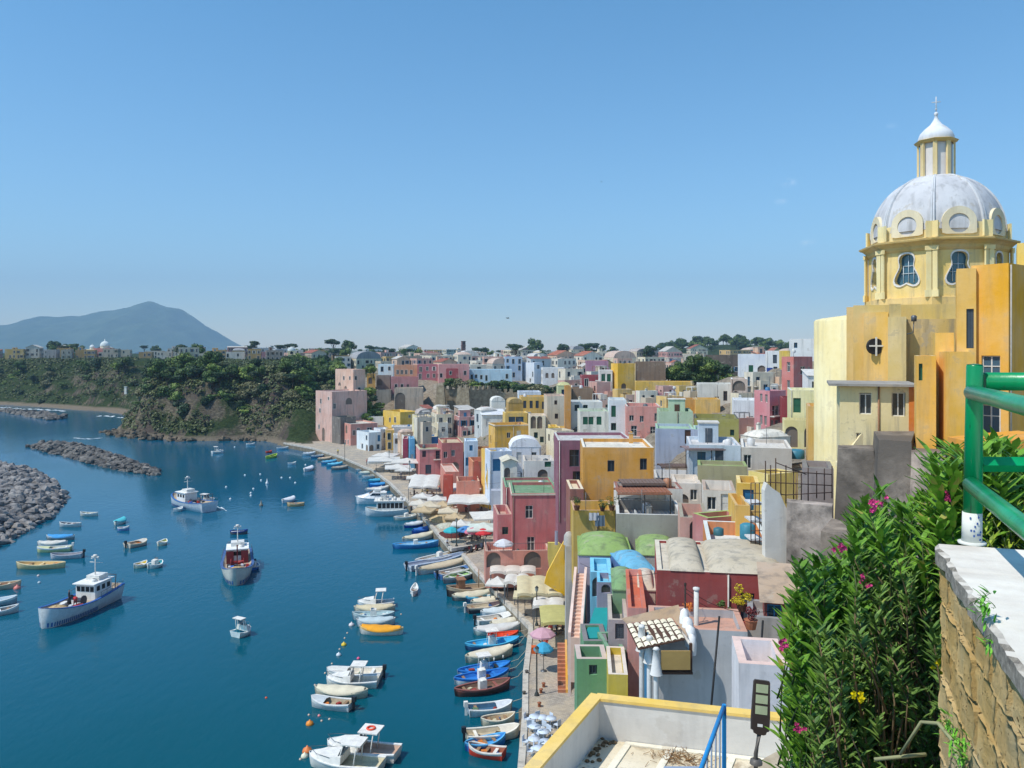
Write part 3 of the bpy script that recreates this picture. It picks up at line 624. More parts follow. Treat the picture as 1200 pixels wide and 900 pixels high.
house(389, 399, 417, 489, 520, 262, 42, (120, 112, 104), 'dark stone terrace walls beside the tapering pink house', 'terr', (110, 112, 96), wr=[], wl=[], wear=1)
house(395, 411, 443, 497, 524, 258, 32, (214, 140, 122), 'pink quay house with a round arch and a grey stone plinth', 'flat', (206, 196, 180), wl=[(406, 503, 1.6, 2.6, 'A'), (398.5, 505, .8, 1.5, p_), (399, 517, .8, 1.5, p_), (405, 518, .7, 1.4, p_), (408, 518, .7, 1.4, p_)], wr=[(415, 507, .9, 1.5, p_), (420, 505, .9, 1.8, p_), (433, 503, 1.6, 1, p_)], plinth=.2)
house(430, 431, 449, 488, 497, 276, 4, WHT, 'small white block on the roof of the pink quay house', 'flat', (206, 204, 200), M=6, dens=.4)
house(418, 432, 447, 507, 535, 244, 36, (206, 216, 222), 'white quay house with pale blue door', 'terr', (196, 196, 190), fc='t', sizes=[(.9, 1.4, p_), (.9, 1.9, 'D'), (1.4, 2, 'A')])
house(438, 446, 458, 503, 534, 252, 30, (222, 222, 226), 'stepped white quay house with arched balconies', 'terr', (206, 204, 200), sizes=[(.9, 1.4, p_), (1.3, 1.8, 'A')])
house(449, 452, 462, 504, 530, 246, 10, (230, 176, 66), 'narrow yellow and white quay house', 'flat', (214, 190, 150), M=6)
house(459, 461, 472, 510, 540, 234, 8, (226, 224, 220), 'white house with a little yellow doorway on the quay', 'flat', (210, 204, 196), M=6)
house(449, 469, 489, 483, 503, 268, 38, (232, 190, 62), 'square bright yellow villa below the stone arches', 'terr', (226, 190, 90), wl=[(457, 492, .9, 1.4, p_), (463, 492, 1.1, 1.8, p_)], wr=[(480, 488, .7, .8, p_)])
house(455, 459, 492, 500, 516, 256, 8, (214, 206, 200), 'long white roofed house under the yellow villa', 'flat', (222, 218, 214), M=6, dens=.3)
# ---- stone arches and pink row above them
house(455, 462, 496, 455, 498, 288, 8, (196, 172, 148), 'high buttressed stone terrace with giant arches', 'terr', (190, 170, 140), wr=[(469, 470, 3.6, 6, 'A'), (481, 472, 3.6, 5, 'A'), (483, 490, 3.2, 5, 'A')], wl=[(458, 475, 2, 5, 'A')], wear=1, M=9)
house(440, 441, 458, 457, 480, 296, 4, (150, 146, 134), 'plain grey stone retaining tower beside the wooded slope', 'terr', (140, 136, 120), M=8, wr=[], wl=[], wear=1)
house(454, 458, 490, 442, 458, 300, 8, (200, 128, 124), 'faded rose house with three windows on the stone terrace', 'flat', (170, 110, 110), wr=[(464, 453, .9, 1.8, p_), (471, 453, .9, 1.8, p_), (478, 453, .9, 1.8, 'A')], M=8)
house(442, 443, 461, 427, 441, 330, 4, (206, 226, 232), 'pale aqua house with blue framed windows', 'flat', (206, 214, 220), M=8, fc='t')
house(460, 462, 489, 428, 446, 322, 6, (216, 150, 110), 'orange and peach house with a long loggia', 'flat', (206, 150, 80), M=8, wr=[(466, 436, .9, 1.6, p_), (471, 436, .9, 1.6, p_), (476, 436, .9, 1.6, p_), (482, 436, .9, 1.6, p_)])
house(486, 489, 513, 427, 444, 318, 6, (190, 104, 112), 'deep rose house beside the peach loggia', 'flat', (206, 180, 175), M=8)
house(510, 514, 550, 427, 448, 312, 8, (222, 150, 142), 'wide light pink house with a darker red box in front', 'flat', (206, 176, 160), M=10, wr=[(517, 440, .9, 1.6, p_), (545, 437, .9, 1.6, p_)])
house(521, 523, 537, 432, 447, 304, 6, (180, 72, 76), 'small brick red box against the light pink house', 'flat', (190, 120, 110), M=5, wr=[(528, 437, .8, 1.3, p_)])
house(428, 430, 440, 438, 452, 300, 10, (232, 166, 60), 'little orange house with an arch at the wood edge', 'flat', (206, 180, 140), M=5, wr=[(434, 446, 1.4, 2.4, 'A')])
house(440, 441, 457, 440, 453, 306, 4, (150, 132, 118), 'low brown stone house with dark garage arch', 'flat', (140, 125, 110), M=6, wr=[(445, 448, 2, 2.4, 'A')])
house(548, 550, 600, 433, 450, 322, 4, (176, 208, 222), 'long pale blue house with four dark blue windows', 'flat', (206, 214, 220), M=9, wr=[(553, 442, .8, 2, p_), (558, 441, .8, 1.4, p_), (564, 442, .8, 1.6, p_), (570, 443, .8, 2.2, p_), (594, 441, .9, 1.8, p_)])
house(590, 592, 612, 418, 446, 336, 6, (166, 184, 204), 'tall blue grey house behind the long pale blue house', 'flat', (130, 150, 170), M=9)
house(611, 626, 636, 425, 450, 330, 24, (206, 214, 224), 'blank walled bluish white house with slanting side', 'flat', (180, 190, 204), dens=.3)
house(634, 636, 662, 431, 454, 318, 6, (222, 220, 216), 'white house with arched dark windows near the hill centre', 'flat', (206, 204, 200), M=9, wr=[(641, 440, 1.2, 2.0, 'A'), (648, 440, 1.2, 2, 'A'), (655, 447, .9, 1.4, p_)])
house(565, 567, 593, 418, 432, 370, 4, (214, 160, 140), 'banded salmon and white house behind the pale blue house', 'flat', (206, 200, 190), M=9)
house(686, 687, 713, 423, 442, 300, 4, (176, 120, 146), 'mauve house above the dark red house', 'flat', (180, 160, 170), M=9, dens=.2)
house(680, 682, 705, 440, 468, 225, 5, (166, 66, 74), 'dark red house with white framed windows and stairs', 'flat', (196, 130, 130), M=8, fc='w')
house(701, 703, 718, 434, 470, 214, 6, (216, 206, 200), 'tall white house with tall grey shutters', 'flat', (200, 196, 190), M=8, wr=[(707, 444, 1.0, 2.6, 'c'), (713.5, 444, 1.0, 2.6, 'c'), (707, 459, .8, 1.3, p_), (713, 459, .9, 1.3, p_)], fc='g')
house(716, 724, 745, 426, 464, 212, 16, (234, 180, 50), 'bright yellow tower house with an arched doorway', 'flat', (226, 180, 90), wr=[(731, 455, 1.4, 2.6, 'A')], wl=[])
house(743, 745, 780, 424, 450, 226, 4, (138, 112, 90), 'big bare brown walled block beside the yellow tower', 'flat', (140, 128, 116), M=9, wr=[], wl=[])
house(744, 745, 812, 447, 458, 205, 2, (222, 176, 66), 'long low yellow garden wall house', 'flat', (226, 186, 90), M=5, wr=[], wl=[])
house(744, 746, 776, 460, 474, 180, 4, (206, 140, 146), 'low pink roof terrace house under the yellow garden wall', 'terr', (176, 130, 100), M=7, dens=.4)
house(788, 790, 816, 468, 484, 165, 4, OCH, 'low ochre walled terrace', 'terr', (180, 150, 110), M=7, wr=[], wl=[])
house(814, 816, 844, 468, 484, 158, 5, (226, 172, 64), 'low amber walled terrace beside the ochre one', 'terr', (190, 160, 110), M=7, wr=[], wl=[])
house(816, 818, 859, 450, 490, 168, 4, (206, 202, 190), 'large worn cream house with two dark windows', 'flat', (196, 192, 184), M=9, wr=[(840, 470, .8, 1.8, p_), (850, 464, .8, 2.0, p_)], wl=[])
house(786, 788, 818, 458, 474, 190, 4, (170, 172, 184), 'grey roofed low house left of the worn cream house', 'flat', (150, 156, 172), M=8, dens=.4)
house(856, 857, 876, 444, 470, 160, 4, (206, 180, 160), 'open framed house with peach balconies', 'terr', (220, 214, 206), M=7, wr=[(866, 452, 2.4, 2.0, 'A'), (861, 463, 1.4, 1.6, 'A'), (871, 463, 1.4, 1.6, 'A')])
house(858, 860, 888, 469, 505, 138, 4, (222, 222, 222), 'large blank white house below the peach balconies', 'flat', (206, 206, 204), M=8, wr=[(870, 494, .8, 1.2, p_), (880, 492, .7, 1.2, p_)], wl=[], chim=1)
house(865, 866, 898, 415, 440, 205, 3, (214, 218, 226), 'big white and grey house on the right skyline', 'flat', (190, 192, 200), M=10, wr=[(880, 433, 1.1, 2.2, 'c'), (893, 432, 2.0, 1.6, 'A')], wl=[], fc='g')
house(897, 898, 917, 411, 440, 190, 3, (226, 226, 224), 'white house with shaded terrace and hanging blue cloths', 'flat', (200, 200, 200), M=10)
house(913, 915, 926, 411, 430, 178, 4, (232, 190, 60), 'narrow yellow house between white and coral ones', 'flat', (220, 200, 140), M=6, dens=.3)
house(826, 827, 868, 416, 440, 260, 3, (104, 92, 82), 'dark stone long barn with small openings', 'flat', (110, 100, 92), M=9, dens=.5, wear=1)
house(800, 801, 825, 415, 430, 290, 3, (190, 176, 156), 'beige house left of the dark stone barn', 'flat', (206, 200, 190), M=9)
house(884, 902, 921, 458, 512, 128, 32, (214, 130, 136), 'tall rose pink house with many narrow windows', 'flat', (200, 170, 170), wl=[(892, 466, .5, 1.3, p_), (898, 467, .5, 1.3, p_), (892, 492, .5, 1.5, p_), (897, 493, .5, 1.5, p_)], wr=[(905, 497, .7, 1.4, p_), (910.5, 498, .8, 1.6, p_), (916, 497, .6, 1.4, p_), (909, 481, 1.6, 1.6, 'B')])
house(914, 916, 928, 466, 492, 124, 10, (160, 52, 60), 'crimson side block of the rose house', 'flat', (150, 70, 70), M=5, wr=[], wl=[])
house(916, 930, 952, 418, 462, 148, 28, (206, 116, 106), 'tall coral red house with a roof terrace near the church', 'terr', (170, 80, 74), wl=[(924, 430, .8, 1.8, p_), (924, 450, .7, 1.4, p_)], wr=[(941, 434, 1.3, 1.5, f_), (948, 434, .7, 1.3, p_), (946, 450, 1, 1.2, p_)])
house(923, 926, 964, 457, 497, 112, 5, (226, 214, 150), 'pale yellow house with a veranda next to the church tower', 'flat', (206, 204, 198), M=8, wr=[(934, 475, 1, 2, 'D'), (937, 465, .4, .8, p_)], wl=[], down=1)
house(917, 919, 964, 492, 523, 108, 4, (226, 208, 136), 'low yellow arcade with two grey arches', 'flat', (196, 180, 130), M=4, wr=[(926, 512, 1.6, 2.8, 'A'), (938, 512, 1.9, 2.8, 'A'), (950, 512, 1.6, 2.8, 'A')], wl=[])
house(945, 947, 966, 476, 545, 88, 4, (226, 176, 84), 'blank apricot wall house against the church tower', 'flat', (200, 150, 90), M=6, wr=[], wl=[])
house(925, 927, 962, 397, 420, 200, 5, (224, 222, 216), 'high white house with railed roof on the skyline', 'terr', (206, 200, 190), M=9, dens=.5)
house(938, 947, 964, 440, 478, 128, 12, (222, 218, 212), 'white gabled house wedged beside the coral house', 'shed', (206, 200, 190), dens=.4)
# ------------------------------------------------------------------ houses filling the hillside and plateau, row by row
PALN = [PINK, SALMON, ROSE, CREAM, CREAM, WHT, WHT, WHT, OFFW, OFFW, OFFW, BEIGE, BEIGE, STONEC, PEACH, PEACH, YEL, YEL, OCH, CREAMY, BLUEG, GRY, TAUPE]
PALF = [PINK, ROSE, SALMON, WHT, WHT, CREAM, OFFW, OFFW, OFFW, CREAM, BEIGE, GRY, TAUPE, BLUEG, PEACH, CREAM, CORAL, OCH, YEL]
ROOFC = [(206, 200, 190), (190, 186, 180), (176, 160, 150), (200, 170, 150), (150, 150, 152), (214, 206, 190)]
CN = {PINK: 'pink', SALMON: 'salmon', ROSE: 'rose', CREAM: 'cream', WHT: 'white', OFFW: 'off-white', BEIGE: 'beige', STONEC: 'stone-coloured', PEACH: 'peach', YEL: 'yellow', CREAMY: 'pale yellow', BLUEG: 'pale blue', GRY: 'grey', TAUPE: 'taupe', MAUVE: 'mauve', CORAL: 'coral', OCH: 'ochre', SLATE: 'slate grey'}
rr = random.Random(5)
TOPL = [(420, 500), (486, 500), (500, 478), (608, 478), (630, 470), (650, 462), (668, 455)]
def topline(px):
    for (a_, b_), (c_, d_) in zip(TOPL, TOPL[1:]):
        if a_ <= px <= c_: return b_+(d_-b_)*(px-a_)/(c_-a_)
    return 0
SKIP = []
def row(nm, Y, xa, xb, zb, hr, wr_, pal, gap=.12, grp=None, place='', j=4, seedo=0, dens=.8):
    px = xa; items = []
    while px < xb:
        wm = rr.uniform(*wr_); wp = wm/Y*F
        if px+wp > xb+wp*.5: break
        if rr.random() < gap: px += wp*rr.uniform(.4, .9); continue
        Yh = Y+rr.uniform(-j, j); c = rr.choice(pal); h = rr.uniform(*hr)
        tz = EYE-zb+rr.uniform(-.8, .8); zt = EYE-tz+h
        yt = HY+(EYE-zt)/Yh*F; yb = HY+tz/Yh*F
        if Y < 270 and px < 668:
            tl = topline(px+wp/2)+rr.uniform(0, 7)
            if yt < tl: yt = tl
            yb = max(yb, yt+3.2/Yh*F)
        a = rr.uniform(2, 38) if px > 400 else rr.uniform(2, 25)
        lw = wp*rr.uniform(.15, .4)
        rf = rr.choices(['flat', 'terr', 'vault', 'dome', 'gable', 'shed'], [6, 3, 1, .6, .3 if Y < 330 else 1.6, .5])[0]
        rc = rr.choice(ROOFC)
        if rf in ('gable', 'shed') : rc = rr.choice([(176, 96, 70), (160, 84, 66), (186, 180, 170)])
        gy = (212, 198, 170) if px > 400 or Y < 300 else (166, 146, 134); c_s = tuple(int(v*.64+g*.36) for v, g in zip(c, gy))
        inf = house(px, px+lw, px+wp, yt, yb, Yh, max(a, 15.1), c_s, None, rf, rc, seed=int(px*31+Y+seedo), hut=rr.random() < .35, chim=1 if rr.random() < .3 else 0, group=grp, wear=.7, dens=dens)
        inf['row'] = place; inf['cn'] = CN[c]; inf['px'] = px+wp/2; items.append(inf)
        px += wp*rr.uniform(.9, 1.08)
g1 = 'houses stacked on the hillside'; g2 = 'houses of the plateau town'; g3 = 'houses along the top of the green cliff'
# hillside between the quay and the crenellated wall
row('', 200, 556, 640, 9.5, (4.5, 7), (4, 6.5), PALN, .0, g1, 'between the pale blue tower house and the plum house')
row('', 214, 486, 575, 9, (4.5, 7), (4, 6.5), PALN, .0, g1, 'just behind the rose waterfront house')
row('', 228, 466, 640, 11.5, (4.5, 8), (4, 6.5), PALN, .03, g1, 'in the lower hillside row above the rose waterfront house')
row('', 243, 486, 650, 14, (4.5, 7.5), (4, 6.5), PALN, .05, g1, 'in the middle hillside row below the crenellated wall')
row('', 258, 492, 640, 15.5, (3.5, 6.5), (4, 7), [STONEC, BEIGE, OFFW, CREAM, WHT, PINK, TAUPE], .1, g1, 'right below the crenellated wall')
row('', 150, 640, 668, 11.5, (5, 7), (4, 6), PALN, .0, g1, 'left of the green shuttered house')
row('', 176, 664, 830, 17, (3.6, 6), (4, 6.5), PALN, .1, g1, 'behind the salmon house with white framed windows')
row('', 192, 668, 860, 18.6, (3.6, 5.6), (4, 6.5), PALN, .1, g1, 'between the salmon house and the brown walled block')
row('', 240, 640, 745, 18.5, (4.5, 8), (6, 9), PALN, .05, g1, 'around the dark red house')
row('', 262, 636, 730, 19, (5, 8), (6, 10), PALN, .05, g1, 'behind the dark red house')
row('', 130, 836, 900, 16.5, (4, 6), (5, 7), PALN, .1, g1, 'between the olive house and the rose pink house')
row('', 152, 856, 935, 20, (4, 6.5), (5, 7), PALN, .1, g1, 'behind the tall rose pink house')
row('', 105, 868, 930, 17.0, (2.4, 4), (5, 7), PALN, .1, g1, 'in front of the tall rose pink house')
row('', 172, 872, 960, 22, (4, 7), (6, 8), PALN, .1, g1, 'below the white houses of the right skyline')
# plateau
row('', 345, 520, 880, 20.5, (4.5, 7.5), (6.5, 11), PALF, .1, g2, 'in the front row of the plateau', 6)
row('', 385, 420, 870, 21, (4.5, 7.5), (7, 13), PALF, .12, g2, 'in the second row of the plateau', 8)
row('', 430, 384, 800, 21.5, (5, 8), (10, 18), PALF, .15, g2, 'in the third row of the plateau', 10)
row('', 490, 384, 790, 22, (5, 8.6), (10, 20), PALF, .2, g2, 'in the fourth row of the plateau', 12)
row('', 570, 380, 800, 22.5, (5, 9), (12, 22), PALF, .25, g2, 'in the fifth row of the plateau', 14)
row('', 670, 380, 960, 23.3, (5, 9), (12, 26), PALF, .35, g2, 'far back below the skyline trees', 16)
row('', 800, 380, 960, 24, (5, 10), (14, 30), PALF, .4, g2, 'on the skyline', 20)
row('', 330, 778, 960, 21.5, (5, 8), (7, 12), PALF, .15, g2, 'behind the garden trees', 6)
row('', 250, 880, 960, 24, (5, 7), (7, 11), PALF, .1, g2, 'behind the white skyline house', 6)
# cliff-top town on the left
row('', 520, -30, 130, 25.3, (5, 8), (9, 18), PALF+[OCH, YEL], .05, g3, 'at the far left cliff edge', 6)
row('', 545, -40, 380, 26, (4.5, 7.5), (8, 16), PALF+[OCH], .1, g3, 'above the left cliff', 8)
row('', 440, 205, 380, 25.6, (4.5, 7.5), (8, 14), PALF, .1, g3, 'above the promontory wood', 8)
row('', 620, -40, 400, 26.5, (5, 8), (14, 24), PALF, .25, g3, 'behind the left cliff town', 12)
# labels of the row houses: counted by colour within each place
ORD = ['first', 'second', 'third', 'fourth', 'fifth', 'sixth', 'seventh', 'eighth', 'ninth', 'tenth', 'eleventh', 'twelfth', 'thirteenth', 'fourteenth', 'fifteenth', 'sixteenth', 'seventeenth', 'eighteenth', 'nineteenth', 'twentieth']
RN = {'flat': 'flat-roofed', 'terr': 'terraced', 'vault': 'barrel-vaulted', 'dome': 'domed', 'gable': 'pitched-roof', 'shed': 'sloping-roof'}
dd = {}
for i in HOUSES:
    if 'row' in i: dd.setdefault((i['cn'], RN[i['roof']], i['row']), []).append(i)
for (c, rf, pl), L_ in dd.items():
    L_.sort(key=lambda q: q['px'])
    for k, i in enumerate(L_):
        if len(L_) == 1: lb = f"only {c} {rf} house {pl}"
        elif k == 0: lb = f"leftmost {c} {rf} house {pl}"
        elif k == len(L_)-1: lb = f"rightmost {c} {rf} house {pl}"
        else: lb = f"{ORD[k]} {c} {rf} house from the left {pl}"
        i['o']['label'] = lb; i['o']['category'] = 'house'
# ------------------------------------------------------------------ terrain
QZ = 1.5
quay_out = [G(598, 985, QZ), G(607, 900, QZ), G(612, 840, QZ), G(613, 790, QZ), G(620, 735, QZ), G(600, 714, QZ), G(576, 690, QZ), G(556, 668, QZ), G(541, 650, QZ), G(566, 637, QZ), G(527, 643, QZ), G(505, 617, QZ), G(480, 590, QZ), G(456, 566, QZ), G(435, 550, QZ), G(428, 548, QZ), G(400, 536, QZ), G(365, 525, QZ), G(332, 519, QZ)]
coast = [Vector((-3.5, -40, 0)), Vector((-1, 20, 0))]+[Vector((v.x, v.y, 0)) for v in quay_out]
coast += [G(x, y) for x, y in ((315, 518), (280, 516), (250, 517), (215, 517), (185, 515), (160, 512), (136, 509), (134, 504), (143, 498), (147, 492), (148, 487), (120, 482), (95, 481), (60, 478), (0, 474.5), (-120, 473), (-400, 470))]
coast.append(Vector((-2500, 560, 0)))
cx = np.array([v.x for v in coast]); cy = np.array([v.y for v in coast])
def coast_dist(X, Y):
    """distance inland (positive) or out to sea (negative)"""
    d = np.full(X.shape, 1e9); sg = np.ones(X.shape)
    inside = np.zeros(X.shape, bool)
    px = np.concatenate([cx, [-2500, 3000, 3000]]); py = np.concatenate([cy, [6000, 6000, -40]])
    n = len(px)
    for i in range(n):
        j = (i+1) % n; x0, y0, x1, y1 = px[i], py[i], px[j], py[j]
        if i < len(cx)-1:
            t = np.clip(((X-x0)*(x1-x0)+(Y-y0)*(y1-y0))/((x1-x0)**2+(y1-y0)**2+1e-9), 0, 1)
            d = np.minimum(d, np.hypot(X-x0-t*(x1-x0), Y-y0-t*(y1-y0)))
        c = ((y0 > Y) != (y1 > Y)) & (X < (x1-x0)*(Y-y0)/(y1-y0+1e-12)+x0)
        inside ^= c
    return np.where(inside, d, -d)
def vnoise(X, Y, s, seed=0, oct=4):
    out = np.zeros(X.shape); amp = 1; tot = 0
    for o in range(oct):
        x = X*s+seed*17.3+o*31.7; y = Y*s+seed*9.1+o*12.9
        xi = np.floor(x); yi = np.floor(y); fx = x-xi; fy = y-yi; fx = fx*fx*(3-2*fx); fy = fy*fy*(3-2*fy)
        h = lambda a, b: np.modf(np.abs(np.sin(a*127.1+b*311.7)*43758.5453))[0]
        v = h(xi, yi)*(1-fx)*(1-fy)+h(xi+1, yi)*fx*(1-fy)+h(xi, yi+1)*(1-fx)*fy+h(xi+1, yi+1)*fx*fy
        out += v*amp; tot += amp; amp *= .5; s *= 2.1
    return out/tot
bx = np.array([b[0] for b in BASES]); by = np.array([b[1] for b in BASES]); bz = np.array([b[2] for b in BASES])
ext = [(20, 20, 12), (30, 30, 18), (40, 35, 22), (60, 50, 24), (70, 80, 26), (90, 120, 27), (28, 55, 21.5), (60, 20, 24), (120, 200, 27), (200, 300, 27), (10, 32, 9), (14, 44, 13), (3, 30, 1), (18, 60, 14)]
bx = np.append(bx, [e[0] for e in ext]); by = np.append(by, [e[1] for e in ext]); bz = np.append(bz, [e[2] for e in ext])
QW = np.array([[0, 3], [60, 5], [76, 6], [90, 9], [104, 12], [124, 15], [160, 18], [200, 18], [235, 13], [270, 8], [300, 2], [600, 2]])
def ground_z(X, Y):
    shp = X.shape; X = X.ravel(); Y = Y.ravel()
    out = np.zeros(len(X)); n = 4000
    for i in range(0, len(X), n):
        dx = X[i:i+n, None]-bx; dy = Y[i:i+n, None]-by
        w_ = 1/((dx*dx+dy*dy+2.0)**1.8)
        out[i:i+n] = (w_*bz).sum(1)/w_.sum(1)
    X = X.reshape(shp); Y = Y.reshape(shp); town = out.reshape(shp)
    d = coast_dist(X, Y)
    qw = np.interp(Y, QW[:, 0], QW[:, 1])
    dd_ = d-qw
    town = np.where(d < qw, .6, np.minimum(town, 1.2+np.maximum(dd_, 0)*1.6))
    # cliffs: everything left of the end of the quay
    nz = vnoise(X, Y, .035, 3); n2 = vnoise(X, Y, .12, 5)
    wid = 20+26*(nz-.5)+np.where(Y > 400, 8, 0)
    top = 25.2+3*(vnoise(X, Y, .01, 9)-.5)
    t = np.clip((d-np.where(Y > 380, 7, 2))/wid, 0, 1)
    prof = np.where(t < .62, t/.62*.66, .66+(t-.62)/.38*.34)
    prof = prof+.12*np.sin(prof*22+nz*9)*(1-t)*np.minimum(1, t*6)
    n4 = vnoise(X, Y, .33, 8, 3); cl = top*prof+((n2-.5)*11+(n4-.5)*5)*np.minimum(1, t*5)*(1-.8*t)+.6
    # narrow garden slope right of the cliff
    wgt = np.clip((X-(-78-(Y-268)*.25))/14, 0, 1)
    far = np.clip((Y-330)/60, 0, 1)
    z = cl*(1-wgt)+town*wgt
    z = np.where((X > -75) & (Y < 262), town, z)
    z = np.where(d < 0, -2.5, z)
    z = np.where((d >= 0) & (d < 1.2), np.minimum(z, .4), z)
    # wooded hill far right on the skyline
    hill = 17*np.exp(-(((X-285)/110)**2+((Y-1050)/160)**2))
    return z+hill
xs = np.concatenate([np.arange(-900, -270, 14), np.arange(-270, -50, 2.2), np.arange(-50, 170, 3.0), np.arange(170, 900, 16)])
ys = np.concatenate([np.arange(24, 150, 3.0), np.arange(150, 480, 2.6), np.arange(480, 1400, 16)])
GX, GY = np.meshgrid(xs, ys); GZ = ground_z(GX, GY)
def zat(x, y):
    i = min(max(np.searchsorted(xs, x)-1, 0), len(xs)-2); j = min(max(np.searchsorted(ys, y)-1, 0), len(ys)-2)
    fx = (x-xs[i])/(xs[i+1]-xs[i]); fy = (y-ys[j])/(ys[j+1]-ys[j])
    return float((GZ[j, i]*(1-fx)+GZ[j, i+1]*fx)*(1-fy)+(GZ[j+1, i]*(1-fx)+GZ[j+1, i+1]*fx)*fy)
nx_, ny_ = len(xs), len(ys)
vs = np.stack([GX.ravel(), GY.ravel(), GZ.ravel()], 1)
jj, ii = np.meshgrid(np.arange(ny_-1), np.arange(nx_-1), indexing='ij'); k0 = (jj*nx_+ii).ravel()
fs = np.stack([k0, k0+1, k0+nx_+1, k0+nx_], 1)
keep = ~((GZ.ravel()[fs] < -2).all(1)); fs = fs[keep]
me = bpy.data.meshes.new('ground'); me.from_pydata(vs.tolist(), [], fs.tolist())
# ground material: pale trodden ground in town, rock and scrub on the cliff by slope and patch
m, nt, b = newmat('ground')
geo = nt.nodes.new('ShaderNodeNewGeometry'); sep = nt.nodes.new('ShaderNodeSeparateXYZ'); nt.links.new(geo.outputs['Normal'], sep.inputs[0])
sp = nt.nodes.new('ShaderNodeSeparateXYZ'); nt.links.new(geo.outputs['Position'], sp.inputs[0])
n1 = noise_tex(nt, .16, 8, .7); n2 = noise_tex(nt, .9, 6, .7, (1, 1, 2.2)); n3 = noise_tex(nt, .05, 3, .5)
rock = ramp(nt, n2, [(.3, lin((50, 46, 42))), (.5, lin((98, 90, 76))), (.72, lin((152, 142, 120)))])
rock = mix(nt, ramp(nt, n3, [(.45, (0, 0, 0)), (.6, (1, 1, 1))]), rock, lin((84, 74, 68)), 'MIX')
grn = ramp(nt, n2, [(.3, lin((30, 44, 26))), (.6, lin((62, 76, 44))), (.8, lin((104, 104, 66)))])
ms = nt.nodes.new('ShaderNodeMath'); ms.operation = 'MULTIPLY_ADD'; ms.inputs[1].default_value = .55; nt.links.new(n1, ms.inputs[0]); 
sl_ = nt.nodes.new('ShaderNodeMapRange'); sl_.inputs[1].default_value = .15; sl_.inputs[2].default_value = .9; sl_.inputs[3].default_value = -.22; sl_.inputs[4].default_value = .26
nt.links.new(sep.outputs['Z'], sl_.inputs[0]); nt.links.new(sl_.outputs[0], ms.inputs[2])
scr = ramp(nt, ms.outputs[0], [(.36, (0, 0, 0)), (.46, (1, 1, 1))])
cliff = mix(nt, scr, rock, grn)
town_c = ramp(nt, n2, [(.3, lin((120, 108, 94))), (.7, lin((176, 164, 146)))])
town_c = mix(nt, ramp(nt, n1, [(.62, (0, 0, 0)), (.68, (1, 1, 1))]), town_c, lin((84, 90, 60)))
tw = nt.nodes.new('ShaderNodeMapRange'); tw.inputs[1].default_value = -68; tw.inputs[2].default_value = -60; nt.links.new(sp.outputs['X'], tw.inputs[0])
colr = mix(nt, tw.outputs[0], cliff, town_c)
# far from the shore the land is green
fy_ = nt.nodes.new('ShaderNodeMapRange'); fy_.inputs[1].default_value = 600; fy_.inputs[2].default_value = 760; nt.links.new(sp.outputs['Y'], fy_.inputs[0])
colr = mix(nt, fy_.outputs[0], colr, grn)
# beach sand low down
sz = nt.nodes.new('ShaderNodeMapRange'); sz.inputs[1].default_value = 1.9; sz.inputs[2].default_value = .9; nt.links.new(sp.outputs['Z'], sz.inputs[0])
colr = mix(nt, sz.outputs[0], colr, lin((128, 116, 100)))
nt.links.new(colr, b.inputs['Base Color']); b.inputs['Roughness'].default_value = .95; b.inputs['Specular IOR Level'].default_value = .1
bump(nt, b, n2, .9, .9)
me.materials.append(m); me.polygons.foreach_set('use_smooth', [True]*len(me.polygons)); me.update()
tag(link('ground', me), None, None, kind='structure')
ME_GROUND = me

# water
m, nt, b = newmat('sea_water')
n1 = noise_tex(nt, 1.0, 4, .6, (1.0, .55, 1)); n2 = noise_tex(nt, .012, 3, .5); n3 = noise_tex(nt, .12, 3, .5, (1, .4, 1))
geo = nt.nodes.new('ShaderNodeNewGeometry'); sp = nt.nodes.new('ShaderNodeSeparateXYZ'); nt.links.new(geo.outputs['Position'], sp.inputs[0])
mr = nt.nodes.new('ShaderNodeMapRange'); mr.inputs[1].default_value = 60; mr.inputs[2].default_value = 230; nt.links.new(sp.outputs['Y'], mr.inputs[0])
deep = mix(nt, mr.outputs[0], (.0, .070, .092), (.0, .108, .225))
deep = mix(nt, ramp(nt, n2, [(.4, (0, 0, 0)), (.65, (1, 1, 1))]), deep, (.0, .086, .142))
nt.links.new(deep, b.inputs['Base Color']); b.inputs['Roughness'].default_value = .12; b.inputs['IOR'].default_value = 1.33; b.inputs['Specular IOR Level'].default_value = .32
nt.links.new(ramp(nt, n2, [(.4, (.03,)*3), (.62, (.13,)*3)]), b.inputs['Roughness'])
ad = nt.nodes.new('ShaderNodeMath'); ad.operation = 'MULTIPLY_ADD'; ad.inputs[1].default_value = 1.6; nt.links.new(n3, ad.inputs[0]); nt.links.new(n1, ad.inputs[2])
bump(nt, b, ad.outputs[0], .18, .25)
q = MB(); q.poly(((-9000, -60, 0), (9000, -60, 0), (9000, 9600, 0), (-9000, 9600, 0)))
tag(q.build('sea', [m]), None, None, kind='structure')

